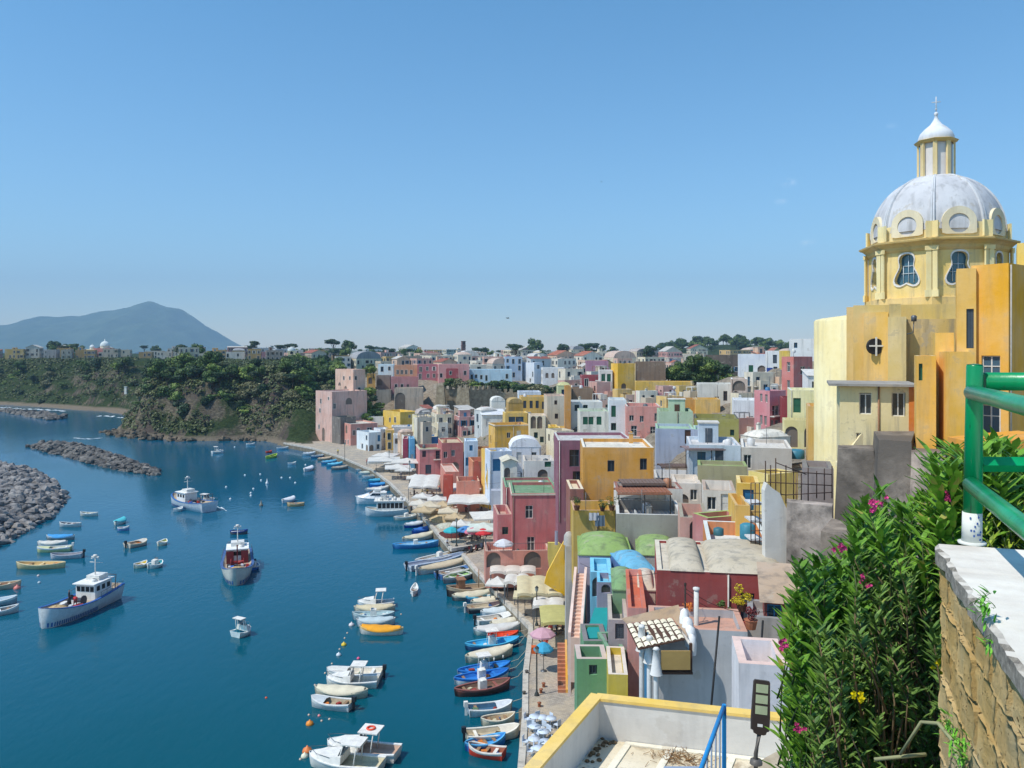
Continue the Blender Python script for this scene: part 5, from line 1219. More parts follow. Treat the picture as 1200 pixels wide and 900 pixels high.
    if kind == 'cab':
        q = MB(); w_, z = at(R_, L, .55); rows = []
        for i in range(9):
            t = .5+.47*i/8; ww, zz = at(R_, L, t); hh = (.62-.05*i) if i < 6 else .32-.1*(i-5); rows.append([(L*(t-.5), -ww*.94, zz+.01), (L*(t-.5), -ww*.78, zz+max(hh, .03)), (L*(t-.5), ww*.78, zz+max(hh, .03)), (L*(t-.5), ww*.94, zz+.01)])
        q.grid(rows, 0, False); q.poly(rows[0]); q.build('cuddy', [WHITE], o)
        w_, z = at(R_, L, .5); x1 = L*.02; x0 = -L*.2; hw = w_*.72
        q = MB()
        for (x, tilt) in ((x0, 0), (x1, -.25)):
            for sy in (-hw, hw): q.tube([(x+.25, sy, z-.3), (x+tilt, sy*.88, z+1.45)], .05, 6)
        q.box(x0-.35, x1-.05, -hw, hw, z+1.45, z+1.54); cb = q.build('hardtop', [WHITE], o)
        q = MB(); q.poly(((x1+.22, -hw*.95, z+.5), (x1+.22, hw*.95, z+.5), (x1-.2, hw*.86, z+1.4), (x1-.2, -hw*.86, z+1.4))); q.build('windscreen', [GLASSB], cb)
        if 'R' in extra:
            q = MB(); q.T = Matrix.Translation(((x0+x1)/2-.2, 0, z+1.6)); rows = []
            for i in range(17):
                a_ = 2*math.pi*i/16; rows.append([((.3+.09*math.cos(b2))*math.cos(a_), (.3+.09*math.cos(b2))*math.sin(a_), .07*math.sin(b2)) for b2 in [k*math.pi/3 for k in range(6)]])
            q.grid(rows, 0, True, closeu=True); q.T = None; q.build('life_ring', [plain((226, 80, 50), .6)], cb)
        q = MB(); ww, zz = at(R_, L, .8)
        q.tube([(L*.15, -w_*.8, zz+.35), (L*.35, -ww*.75, zz+.45), (L*.49, 0, zz+.6), (L*.35, ww*.75, zz+.45), (L*.15, w_*.8, zz+.35)], .018, 5); q.build('bow_rail', [METAL], o)
    if 'F' in extra:   # fenders
        for i in range(3):
            t = .3+.2*i; ww, zz = at(R_, L, t); q = MB(); q.lathe([(.02, -.2), (.09, -.15), (.09, .1), (.02, .16)], 8, 0, (L*(t-.5), -ww-.1, zz*.5)); q.build('fender', [WHITE], o)
    return o
cr_ = (224, 214, 190); wh_ = (228, 228, 224); bl_ = (40, 120, 200); lb_ = (150, 190, 214); rd_ = (200, 60, 40); br_ = (92, 60, 52); tq = (60, 176, 190); gy_ = (150, 154, 158); wd_ = (150, 116, 84); yl_ = (226, 150, 40)
gq = 'boats moored along the quay'; gm = 'boats on the mooring line in mid harbour'; gl = 'boats moored at the left of the harbour'; gf = 'small boats along the far end of the quay'
BT = [
 ((591, 889), (549, 882), 'row', rd_, (226, 220, 210), (150, 90, 70), 'red rowing boat with white rim, nearest in the quay row', gq, 'T'),
 ((545, 880), (592, 871), 'row', bl_, (90, 170, 220), (70, 150, 214), 'bright blue open boat next to the red rowing boat', gq, ''),
 ((546, 869), (609, 861), 'mot', (216, 206, 186), (230, 224, 210), (190, 176, 150), 'cream open motorboat with bare deck between blue boat and dinghy', gq, 'c'),
 ((565, 850), (602, 846), 'row', (206, 196, 170), (222, 212, 190), (186, 166, 134), 'small cream dinghy behind the cream open motorboat', gq, ''),
 ((548, 838), (601, 832), 'mot', (206, 210, 214), (226, 226, 222), (60, 100, 130), 'white boat with dark blue cockpit floor and blue patch', gq, ''),
 ((533, 816), (597, 806), 'con', br_, (150, 90, 80), (120, 92, 76), 'long dark brown boat with a red ring on its console', gq, ''),
 ((531, 803), (597, 794), 'con', (226, 226, 222), bl_, bl_, 'blue decked boat with white console beside the dark brown boat', gq, ''),
 ((535, 794), (599, 785), 'con', (220, 222, 222), bl_, (60, 150, 220), 'blue decked boat with a white sunroof frame', gq, 'r'),
 ((545, 777), (601, 766), 'cov', (206, 196, 172), cr_, cr_, 'broad cream boat under a tight cream cover', gq, 'F'),
 ((546, 762), (607, 756), 'con', (50, 90, 130), (80, 180, 220), (70, 180, 226), 'slim blue boat with a cyan canopy', gq, 'r'),
 ((571, 750), (607, 748), 'row', (226, 226, 220), (222, 70, 40), (226, 84, 44), 'short boat with a vivid orange red interior', gq, ''),
 ((556, 744), (609, 739), 'cov', (190, 206, 196), wh_, (214, 212, 208), 'white boat with green hull beside the orange red boat', gq, ''),
 ((573, 737), (611, 731), 'cov', wh_, cr_, (220, 212, 190), 'cream covered boat fifth behind the cyan canopy boat', gq, ''),
 ((557, 733), (604, 725), 'mot', wh_, wh_, (200, 196, 186), 'white open boat with grey outboard left of the cream covered boat', gq, ''),
 ((563, 723), (604, 718), 'cov', (206, 214, 220), wh_, (206, 216, 220), 'pale blue covered boat before the bend of the quay', gq, ''),
 ((546, 718), (592, 712), 'mot', (90, 76, 80), (206, 190, 170), (200, 184, 156), 'dark hulled boat with beige deck below the bend of the quay', gq, ''),
 ((552, 711), (589, 705), 'cov', cr_, cr_, cr_, 'small cream covered boat with a pointed bow', gq, ''),
 ((545, 706), (585, 701), 'row', (60, 90, 120), (90, 180, 210), (100, 186, 214), 'narrow boat with turquoise interior', gq, ''),
 ((530, 704), (577, 699), 'cov', (120, 120, 116), cr_, (214, 206, 180), 'grey hulled boat under a long cream cover', gq, ''),
 ((513, 679), (561, 667), 'mot', (70, 110, 160), (206, 206, 200), (190, 186, 176), 'blue sided work boat with a cluttered deck', gq, ''),
 ((520, 684), (560, 672), 'row', (150, 150, 150), (206, 206, 200), (150, 190, 120), 'grey skiff with green nets beside the wooden fishing boat', gq, ''),
 ((489, 674), (548, 661), 'cov', (196, 196, 192), cr_, (206, 190, 160), 'long pale boat with a tan cover', gq, 'o'),
 ((478, 669), (545, 655), 'rib', (196, 204, 214), (180, 196, 214), (150, 160, 176), 'long grey blue inflatable boat with a black outboard', gq, 'o'),
 ((486, 663), (543, 651), 'con', (214, 216, 220), wh_, (214, 206, 190), 'white console boat beyond the long inflatable', gq, ''),
 ((460, 643), (514, 640), 'con', (60, 130, 190), (80, 160, 214), (150, 190, 210), 'blue and white striped fishing gozzo at the pier corner', gq, ''),
 ((471, 636), (509, 629), 'cov', wh_, cr_, (216, 206, 180), 'white boat with cream cover behind the striped gozzo', gq, ''),
 ((482, 626), (511, 621), 'cov', (40, 90, 180), (60, 120, 200), (50, 110, 196), 'deep blue covered boat near the pier corner', gq, ''),
 ((473, 619), (499, 615), 'cov', (30, 70, 160), wh_, (206, 214, 224), 'blue hulled boat with a silver cover', gq, ''),
 ((461, 610), (491, 607), 'con', (206, 206, 190), wh_, (190, 186, 170), 'small white console boat behind the excursion boat', gq, ''),
 ((482, 604), (492, 601), 'row', (70, 190, 190), wh_, (60, 180, 190), 'tiny turquoise dinghy between excursion boat and quay', gq, ''),
 ((428, 583), (452, 580), 'cov', (214, 214, 214), wh_, wh_, 'white covered boat first beyond the motor yacht', gf, ''),
 ((428, 577), (456, 574), 'cov', (206, 206, 206), wh_, (216, 210, 200), 'pale boat second beyond the motor yacht', gf, ''),
 ((432, 571), (456, 569), 'cov', (50, 120, 190), bl_, (60, 150, 214), 'blue covered boat between the pale boats beyond the yacht', gf, ''),
 ((431, 566), (454, 564), 'cov', (60, 150, 200), tq, (70, 170, 206), 'turquoise covered boat just before the quay step', gf, ''),
 ((424, 561), (446, 559), 'row', wh_, wh_, (190, 206, 206), 'white rowing boat third from the quay step', gf, ''),
 ((420, 557), (441, 555), 'cov', wh_, wh_, (196, 206, 196), 'white covered boat second from the quay step', gf, ''),
 ((417, 553), (434, 551), 'row', (206, 216, 216), wh_, (180, 190, 186), 'small white boat right at the quay step', gf, ''),
 ((388, 551), (408, 549), 'cov', (140, 136, 130), (190, 186, 176), (170, 160, 146), 'grey covered boat at the near end of the far quay row', gf, ''),
 ((382, 547), (402, 545), 'cov', (90, 180, 214), tq, (110, 196, 226), 'sky blue covered boat in the far quay row', gf, ''),
 ((376, 544), (395, 542), 'cov', (80, 160, 206), wh_, (90, 176, 214), 'mid blue covered boat in the far quay row', gf, ''),
 ((372, 540), (389, 538.5), 'cov', (190, 160, 130), cr_, (206, 180, 150), 'tan covered boat in the far quay row', gf, ''),
 ((364, 537), (381, 535), 'row', (80, 130, 170), wh_, (150, 170, 180), 'blue white rowing boat in the far quay row', gf, ''),
 ((354, 534), (370, 532.5), 'cov', wh_, wh_, (196, 206, 214), 'silver covered boat in the far quay row', gf, ''),
 ((324, 527), (338, 526), 'row', (190, 206, 214), wh_, (150, 170, 180), 'pale open boat tied below the scrub shore', gf, ''),
 ((338, 525.5), (351, 524.5), 'row', (50, 120, 160), (70, 150, 190), (60, 130, 170), 'dark blue open boat tied below the scrub shore', gf, ''),
 ((463, 710), (418, 712), 'cab', (150, 190, 214), wh_, (190, 196, 196), 'pale blue cabin boat farthest in the upper mooring row', gm, ''),
 ((463, 716), (415, 719), 'cov', (190, 180, 160), cr_, (214, 200, 166), 'cream covered boat next to the pale blue cabin boat', gm, ''),
 ((462, 724), (413, 726), 'con', (160, 180, 186), (190, 206, 206), (170, 196, 200), 'grey blue boat with a dark console in the upper mooring row', gm, ''),
 ((463, 731), (418, 734), 'cov', (200, 206, 206), wh_, (190, 206, 210), 'silver white boat before the yellow decked boat', gm, 'F'),
 ((474, 743), (420, 742), 'cov', (214, 210, 200), (226, 200, 150), (240, 166, 40), 'white hulled boat under a bright orange yellow cover', gm, ''),
 ((447, 794), (384, 793), 'mot', (226, 222, 212), wh_, (214, 206, 190), 'white motorboat farthest in the lower mooring row', gm, ''),
 ((444, 804), (382, 803), 'cab', (224, 220, 210), wh_, (214, 206, 190), 'white cabin boat in the middle of the lower mooring row', gm, ''),
 ((431, 817), (369, 815), 'cov', (190, 180, 160), cr_, (226, 216, 190), 'boat with a smooth cream cover and dark waterline', gm, ''),
 ((413, 832), (364, 826), 'mot', (196, 200, 200), wh_, (170, 156, 130), 'grey white motorboat with black engine nearest in its mooring row', gm, ''),
 ((466, 890), (384, 880), 'cab', (230, 228, 224), wh_, (190, 160, 140), 'large white cabin cruiser with an orange ring on its hardtop', gm, 'R'),
 ((446, 905), (364, 895), 'cab', (226, 224, 216), wh_, (200, 190, 160), 'white cabin cruiser cut by the bottom edge of the view', gm, ''),
 ((115, 604.5), (94, 604.5), 'row', (216, 214, 200), wh_, (190, 186, 160), 'small white skiff farthest up the left moorings', gl, ''),
 ((95, 617), (70, 617), 'row', (206, 210, 206), wh_, (60, 66, 76), 'white rimmed dark skiff in the left moorings', gl, ''),
 ((87, 632), (55, 633), 'cov', (140, 150, 150), wh_, (70, 160, 220), 'boat with a sky blue cover in the left moorings', gl, ''),
 ((79, 639), (44, 641), 'cov', (206, 206, 200), wh_, (220, 216, 206), 'pale covered boat below the sky blue covered boat', gl, ''),
 ((84, 645), (43, 647), 'mot', (206, 206, 150), wh_, (206, 206, 180), 'long white boat with a greenish waterline', gl, ''),
 ((96, 653), (60, 655), 'rib', (200, 200, 204), (190, 190, 196), (150, 146, 150), 'grey inflatable with a black engine beside the tan gozzo', gl, 'o'),
 ((76, 665), (20, 666), 'row', (206, 186, 140), (226, 206, 160), (206, 170, 110), 'big tan wooden gozzo with a row of fenders', gl, 'F'),
 ((-30, 692), (25, 688), 'row', (190, 180, 160), (206, 190, 160), (150, 110, 80), 'wooden boat cut by the left edge with a pink buoy', gl, ''),
 ((-34, 712), (20, 706), 'mot', (170, 184, 190), wh_, (140, 150, 156), 'grey white motorboat cut by the left edge', gl, ''),
 ((-24, 724), (23, 716), 'row', (190, 190, 190), wh_, (120, 120, 120), 'dark inside skiff lowest at the left edge', gl, ''),
 ((135, 616), (146, 611), 'cov', (206, 214, 206), wh_, (80, 190, 200), 'turquoise covered boat in the middle of the left basin', gl, '', 2.0),
 ((137, 622), (152, 621), 'row', (120, 150, 200), wh_, (150, 160, 190), 'bluish little dinghy beside the turquoise covered boat', gl, ''),
 ((149, 642), (171, 637), 'mot', (206, 196, 180), (220, 206, 180), (180, 150, 120), 'cream motorboat with clutter at its stern', gl, '', 2.4),
 ((186, 640), (194, 637), 'row', (220, 216, 190), wh_, (190, 190, 120), 'tiny cream tender right of the cream motorboat', gl, '', 1.6),
 ((158, 666), (171, 663), 'row', (226, 220, 190), wh_, (226, 196, 80), 'yellow floored dinghy beside the teal boat', gl, '', 1.8),
 ((173, 667), (190, 662), 'con', (206, 220, 216), wh_, (70, 180, 190), 'teal decked boat moored with the yellow floored dinghy', gl, '', 2.2),
 ((276, 747), (291, 741), 'cab', (206, 220, 220), wh_, (90, 190, 210), 'lone small boat with a turquoise deck in open water', None, '', 1.9),
 ((269, 626), (291, 625.5), 'row', (90, 90, 100), (40, 70, 150), (70, 70, 80), 'dark low tender behind the red and white trawler', None, ''),
 ((234, 592), (250, 588), 'cab', (226, 226, 220), wh_, (200, 190, 170), 'little white cabin boat alongside the blue white trawler', None, '', 2.2),
 ((248, 531.5), (262, 530.5), 'cab', (230, 230, 226), wh_, wh_, 'small white cabin boat under the headland', None, '', 2.4),
 ((288, 522), (299, 521.5), 'row', (190, 206, 206), wh_, (170, 180, 180), 'pale skiff close under the headland cliff', None, ''),
 ((312, 538), (324, 535), 'row', (150, 206, 80), (206, 220, 80), (120, 170, 60), 'lime green boat below the headland', None, '', 2.2),
 ((337, 545), (347, 544), 'row', (214, 226, 226), wh_, (200, 216, 216), 'white dinghy right of the lime green boat', None, ''),
 ((357, 553), (366, 549.5), 'cov', (226, 226, 226), wh_, (226, 226, 230), 'white covered launch near the quay curve', None, '', 2.2),
 ((331, 590), (345, 586), 'cov', (206, 214, 220), wh_, (220, 222, 226), 'silver covered launch in mid channel', None, '', 2.3),
 ((357, 592.5), (336, 593.5), 'row', (206, 170, 120), (226, 196, 150), (196, 150, 100), 'tan canoe like boat beside the silver covered launch', None, ''),
 ((484, 700), (487, 690), 'row', (230, 230, 226), wh_, wh_, 'thin white tender alone left of the wooden fishing boat', None, '', 1.0),
 ((312, 531), (318, 530.5), 'row', (200, 60, 50), (200, 80, 60), (190, 60, 50), 'small red boat beside the lime green boat', None, '', 1.5),
]
for t in BT:
    st, bw, k, hc, rc_, ic, lb, gp, ex = t[:9]; Bv = t[9] if len(t) > 9 else None
    boat(st, bw, k, hc, rc_, ic, lb, gp, ex, Bv)

def person(loc, rz, pose, top, bottom, label, s=1.0, hair=(50, 36, 28)):
    key = ('person', pose)
    def mk():
        if pose == 'stand': J = {'pelvis': (0, 0, .95), 'chest': (0, 0, 1.3), 'neck': (0, 0, 1.48), 'head': (0, .02, 1.62), 'top': (0, .01, 1.72), 'hl': (-.1, 0, .9), 'kl': (-.11, .02, .5), 'al': (-.11, -.02, .08), 'fl': (-.12, .14, .03), 'hr': (.1, 0, .9), 'kr': (.12, .05, .5), 'ar': (.12, 0, .08), 'fr': (.13, .16, .03), 'sl': (-.19, 0, 1.4), 'el': (-.25, -.02, 1.12), 'wl': (-.24, .08, .88), 'dl': (-.23, .12, .79), 'sr': (.19, 0, 1.4), 'er': (.26, -.02, 1.13), 'wr': (.2, .16, .98), 'dr': (.17, .22, .95)}
        elif pose == 'sit': J = {'pelvis': (0, 0, .52), 'chest': (0, -.02, .88), 'neck': (0, 0, 1.06), 'head': (0, .03, 1.2), 'top': (0, .02, 1.3), 'hl': (-.1, .05, .5), 'kl': (-.12, .45, .5), 'al': (-.12, .45, .08), 'fl': (-.12, .58, .03), 'hr': (.1, .05, .5), 'kr': (.12, .45, .5), 'ar': (.12, .42, .08), 'fr': (.12, .56, .03), 'sl': (-.19, 0, .98), 'el': (-.24, .12, .74), 'wl': (-.15, .34, .68), 'dl': (-.12, .42, .68), 'sr': (.19, 0, .98), 'er': (.24, .12, .74), 'wr': (.15, .34, .7), 'dr': (.12, .42, .7)}
        else: J = {'pelvis': (0, 0, .9), 'chest': (0, .3, 1.12), 'neck': (0, .46, 1.18), 'head': (0, .58, 1.2), 'top': (0, .67, 1.2), 'hl': (-.12, 0, .86), 'kl': (-.14, .1, .48), 'al': (-.14, -.05, .08), 'fl': (-.14, .1, .03), 'hr': (.12, 0, .86), 'kr': (.14, .12, .48), 'ar': (.16, .05, .08), 'fr': (.16, .2, .03), 'sl': (-.18, .38, 1.16), 'el': (-.2, .5, .9), 'wl': (-.14, .6, .68), 'dl': (-.12, .65, .6), 'sr': (.18, .38, 1.16), 'er': (.2, .5, .9), 'wr': (.14, .62, .7), 'dr': (.12, .67, .62)}
        rads = {'pelvis': .15, 'chest': .16, 'neck': .06, 'head': .1, 'top': .07, 'h': .1, 'k': .07, 'a': .05, 'f': .045, 's': .07, 'e': .05, 'w': .035, 'd': .045}
        nm = list(J); ed = [('pelvis', 'chest'), ('chest', 'neck'), ('neck', 'head'), ('head', 'top'), ('pelvis', 'hl'), ('hl', 'kl'), ('kl', 'al'), ('al', 'fl'), ('pelvis', 'hr'), ('hr', 'kr'), ('kr', 'ar'), ('ar', 'fr'), ('chest', 'sl'), ('sl', 'el'), ('el', 'wl'), ('wl', 'dl'), ('chest', 'sr'), ('sr', 'er'), ('er', 'wr'), ('wr', 'dr')]
        me = bpy.data.meshes.new('t'); me.from_pydata([J[k] for k in nm], [(nm.index(a), nm.index(b)) for a, b in ed], []); 
        ob = bpy.data.objects.new('t', me); COL.objects.link(ob)
        sk = ob.modifiers.new('s', 'SKIN'); sk.use_smooth_shade = True
        if not me.skin_vertices: 
            bm_ = None
        for i, k in enumerate(nm):
            r_ = rads.get(k, rads.get(k[0], .05)); me.skin_vertices[0].data[i].radius = (r_, r_*.85)
        me.skin_vertices[0].data[0].use_root = True
        sb = ob.modifiers.new('b', 'SUBSURF'); sb.levels = 1
        dg = bpy.context.evaluated_depsgraph_get(); ev = ob.evaluated_get(dg); m2 = bpy.data.meshes.new_from_object(ev)
        bpy.data.objects.remove(ob); return m2, J
    base, J = cached(key, mk)
    me = base.copy(); me.name = 'person'; me.materials.clear()
    skin = plain((190, 140, 112), .6); tm = plain(top, .8); bt = plain(bottom, .8); hm = plain(hair, .8)
    for mt in (skin, tm, bt, hm): me.materials.append(mt)
    H_ = Vector(J['head']); Pv = Vector(J['pelvis']); Nk = Vector(J['neck'])
    for p in me.polygons:
        c = p.center
        if (c-H_).length < .16 or (c-Vector(J['top'])).length < .12: mi = 3 if (c.z > H_.z+.03 or c.y < H_.y-.05) else 0
        elif min((c-Vector(J[k])).length for k in ('dl', 'dr', 'wl', 'wr')) < .1: mi = 0
        elif (c-Nk).length < .07: mi = 0
        elif min((c-Vector(J[k])).length for k in ('chest', 'sl', 'sr', 'el', 'er')) < min((c-Vector(J[k])).length for k in ('hl', 'hr', 'kl', 'kr', 'al', 'ar', 'fl', 'fr'))*.9: mi = 1
        else: mi = 2
        p.material_index = mi; p.use_smooth = True
    o = link('person', me, None, loc, rz); o.scale = (s, s, s)
    return tag(o, label, 'person')

# trawlers
def trawler(stern, bow, hc, stripe, label, B=4.2, cabin_back=True, red=False, L=None):
    a = G(*stern); b_ = G(*bow); d = b_-a; L = L or d.length; ang = math.atan2(d.y, d.x); c = (a+b_)/2
    o = thing('fishing_trawler', label, 'boat', (c.x, c.y, 0), ang)
    hu, gu, de, R_ = boat_hull(L, B, 1.5, plain(hc, .5), plain(stripe, .5), plain((176, 160, 140), .8), False, .6, .75, stripe=False)
    link('hull', hu, o); link('gunwale', gu, o); link('deck', de, o)
    # painted blue bars along the waterline
    for sg in (-1, 1):
        q = MB()
        for i in range(26):
            t = .42+.56*i/26; w1, z1 = at(R_, L, t); w2, z2 = at(R_, L, t+.01)
            q.poly(((L*(t-.5), sg*(w1*.825+.02), .12), (L*(t-.49), sg*(w2*.825+.02), .12), (L*(t-.49), sg*(w2*.88+.025), .62), (L*(t-.5), sg*(w1*.88+.025), .62)))
        q.build('waterline_bars', [plain((40, 90, 150), .5)], o)
    cx_ = -L*.22 if cabin_back else L*.12; z = 1.2
    q = MB(); q.box(cx_-1.6, cx_+1.5, -B*.3, B*.3, z-.2, z+1.9); q.box(cx_-1.9, cx_+1.9, -B*.34, B*.34, z+1.902, z+2.02); wh2 = q.build('wheelhouse', [stucco((226, 224, 218), .5)], o)
    q = MB()
    for i in range(4):
        y = -B*.27+B*.14*i; q.poly(((cx_+1.51, y, z+1.0), (cx_+1.51, y+B*.11, z+1.0), (cx_+1.51, y+B*.11, z+1.6), (cx_+1.51, y, z+1.6)))
    for sg in (-1, 1):
        for i in range(3): x = cx_-1.3+i*.95; q.poly(((x, sg*(B*.3+.01), z+1.0), (x+.6, sg*(B*.3+.01), z+1.0), (x+.6, sg*(B*.3+.01), z+1.6), (x, sg*(B*.3+.01), z+1.6)))
    q.build('windows', [DARK], wh2)
    q = MB(); q.box(cx_-1.5, cx_+.2, -B*.2, B*.2, z+2.03, z+2.6); q.lathe([(.34, 0), (.36, .2), (.2, .35)], 10, 0, (cx_+.6, .5, z+2.03)); q.build('top_gear', [WHITE], wh2)
    q = MB(); mx_ = cx_-.3
    q.tube([(mx_, 0, z+2.02), (mx_, 0, z+4.9)], [.09, .05], 6); q.tube([(mx_-.2, -.9, z+4.1), (mx_-.2, .9, z+4.1)], .04, 5); q.tube([(mx_, -.6, z+4.6), (mx_, .6, z+4.6)], .04, 5)
    q.box(mx_-.1, mx_+.1, -.5, .5, z+4.75, z+4.9); q.lathe([(.25, 0), (.25, .15), (.05, .2)], 8, 0, (mx_, 0, z+4.95)); q.build('mast', [WHITE], o)
    q = MB()
    for sg in (-1, 1):
        pts_ = [(-L*.47, sg*at(R_, L, .03)[0], 2.3)]+[(L*(t-.5), sg*at(R_, L, t)[0]*.97, at(R_, L, t)[1]+.7) for t in (.1, .2, .3, .4)]
        q.tube(pts_, .03, 5)
        for t in (.03, .12, .21, .3, .39): w_, zz = at(R_, L, t); q.tube([(L*(t-.5), sg*w_*.97, zz), (L*(t-.5), sg*w_*.97, zz+.7)], .025, 4)
    q.tube([(-L*.4, -B*.3, 1.2), (-L*.42, -B*.3, 3.3), (-L*.42, B*.3, 3.3), (-L*.4, B*.3, 1.2)], .07, 6)
    q.build('stern_gantry', [METAL], o)
    rng = random.Random(label)
    # nets, crates and gear on deck
    q = MB(); q.T = Matrix.Translation((L*.3, 0, 1.35)); q.lathe([(1.3, 0), (1.2, .3), (.7, .55), (.1, .62)], 12, 0); q.T = None; q.build('net_pile', [stone((150, 120, 80), (206, 180, 136), 2, .9, .1)], o)
    for i in range(9):
        q = MB(); x = L*rng.uniform(.02, .22) if cabin_back else L*rng.uniform(-.3, -.02); y = rng.uniform(-B*.32, B*.32); s_ = rng.uniform(.25, .45); q.box(x-s_, x+s_, y-s_*.7, y+s_*.7, 1.1, 1.1+rng.uniform(.3, .6)); q.build('crate', [plain(rng.choice([(40, 100, 180), (206, 210, 214), (180, 60, 50), (60, 60, 66), (226, 224, 220)]), .7)], o)
    q = MB(); q.T = Matrix.Translation((L*.02 if cabin_back else -L*.1, 0, 1.6)) @ Matrix.Rotation(math.pi/2, 4, 'X'); q.lathe([(.6, -.9), (.6, -.8), (.3, -.8), (.3, .8), (.6, .8), (.6, .9)], 12, 0, cap=True); q.T = None; q.build('winch', [plain((150, 40, 40) if red else (60, 66, 76), .6)], o)
    if red:
        for sg in (-1, 1):
            q = MB(); q.box(cx_+1.6, cx_+2.0, sg*B*.22-.5, sg*B*.22+.5, 1.1, 2.9); q.build('locker', [plain((120, 36, 40), .6)], o)
        q = MB(); q.tube([(L*.05, 0, 1.2), (L*.05, 0, 4.2), (L*.2, 0, 4.6)], .09, 6); q.build('boom', [plain((130, 40, 44), .5)], o)
    return o, R_, L, ang, c
T1 = trawler((131, 700), (48, 738), (196, 206, 212), (40, 90, 160), 'white fishing trawler with blue stripe and a man in red on deck', 4.4)
o1 = T1[0]; m1 = Matrix.Translation(T1[4]) @ Matrix.Rotation(T1[3], 4, 'Z')
# crest panel on the bow
person(m1 @ Vector((T1[2]*.14, .9, 1.17)), T1[3]+2.2, 'bend', (196, 50, 56), (110, 36, 40), 'person in red top bending over gear on the big white trawler')
person(m1 @ Vector((T1[2]*.04, -.9, 1.17)), T1[3]+.6, 'stand', (50, 50, 60), (60, 60, 70), 'person in dark clothes standing by the wheelhouse of the big white trawler')
trawler((279, 656), (277, 690), (206, 206, 196), (70, 100, 150), 'white trawler with dark red lockers seen bow on', 4.6, True, True, 13.5)
trawler((246, 600), (203, 591), (206, 214, 220), (60, 110, 170), 'blue and white trawler farthest out in the harbour', 4.4, False, False)
q_ = boat((270+25, 668), (287+12, 665), 'con', (40, 110, 190), wh_, (60, 130, 200), 'small blue boat tied beside the red and white trawler', None, '', 1.8)
boat((203, 600), (214, 598), 'row', wh_, wh_, (206, 214, 216), 'tiny white tender at the bow of the farthest trawler', None, '', 1.6)

# wooden fishing boat with deckhouse
a = G(577, 694); b_ = G(523, 699); d = b_-a; L = d.length; R0 = math.atan2(d.y, d.x); c = (a+b_)/2
o = thing('wooden_fishing_boat', 'dark wooden fishing boat with a small brown deckhouse by the quay', 'boat', (c.x, c.y, 0), R0)
hu, gu, de, R_ = boat_hull(L, 2.6, .95, plain((74, 62, 56), .6), plain((176, 160, 136), .6), plain((150, 130, 104), .8), True, .5, .35)
link('hull', hu, o); link('gunwale', gu, o); link('deck', de, o)
q = MB(); q.box(L*.12, L*.26, -.7, .7, .7, 2.1); q.box(L*.1, L*.28, -.8, .8, 2.102, 2.2); dk = q.build('deckhouse', [plain((140, 100, 72), .7)], o)
q = MB(); q.box(L*.262, L*.265, -.5, -.1, 1.4, 1.9); q.box(L*.262, L*.265, .1, .5, 1.4, 1.9); q.box(L*.15, L*.23, -.705, -.702, 1.4, 1.9); q.build('window', [DARK], dk)
q = MB(); q.tube([(-L*.2, 0, .8), (-L*.2, 0, 3.2)], .06, 6); q.tube([(-L*.2, -.6, 2.6), (-L*.2, .6, 2.6)], .04, 5); q.build('mast', [plain((150, 120, 90), .7)], o)

# excursion boat and motor yacht
def ferry(stern, bow):
    a = G(*stern); b_ = G(*bow); d = b_-a; L = d.length; c = (a+b_)/2; B = 3.8
    o = thing('excursion_boat', 'grey white excursion boat with two decks and a row of dark windows', 'boat', (c.x, c.y, 0), math.atan2(d.y, d.x))
    hu, gu, de, R_ = boat_hull(L, B, 1.1, plain((196, 206, 210), .4), plain((206, 214, 216), .4), plain((180, 176, 166), .7), False, .5, .4)
    link('hull', hu, o); link('gunwale', gu, o); link('deck', de, o)
    q = MB(); q.box(-L*.42, L*.22, -B*.42, B*.42, .95, 2.9); q.box(-L*.46, L*.28, -B*.46, B*.46, 2.902, 3.02); sa = q.build('saloon', [WHITE], o)
    q = MB()
    for i in range(6):
        x = -L*.4+L*.1*i
        for sg in (-1, 1): q.poly(((x, sg*(B*.42+.01), 1.6), (x+L*.085, sg*(B*.42+.01), 1.6), (x+L*.085, sg*(B*.42+.01), 2.6), (x, sg*(B*.42+.01), 2.6)))
    q.poly(((L*.22+.01, -B*.38, 1.7), (L*.22+.01, B*.38, 1.7), (L*.22+.01, B*.38, 2.6), (L*.22+.01, -B*.38, 2.6))); q.build('windows', [DARK], sa)
    q = MB()
    for sg in (-1, 1):
        q.tube([(-L*.44, sg*B*.44, 3.9), (L*.26, sg*B*.44, 3.9)], .03, 5)
        for i in range(12): x = -L*.44+L*.7*i/11; q.tube([(x, sg*B*.44, 3.02), (x, sg*B*.44, 3.9)], .02, 4)
    q.build('railing', [METAL], o)
    q = MB(); q.box(0, L*.12, -.8, .8, 3.022, 4.4); q.box(-.1, L*.14, -.9, .9, 4.402, 4.5); q.build('bridge', [WHITE], o)
    for i in range(4):
        q = MB(); x = -L*.38+i*.9*1.4; q.box(x, x+.4, -1.2, 1.2, 3.022, 3.4); q.build('bench', [plain((226, 222, 214), .6)], o)
    return o
ferry((477, 603), (428, 604))
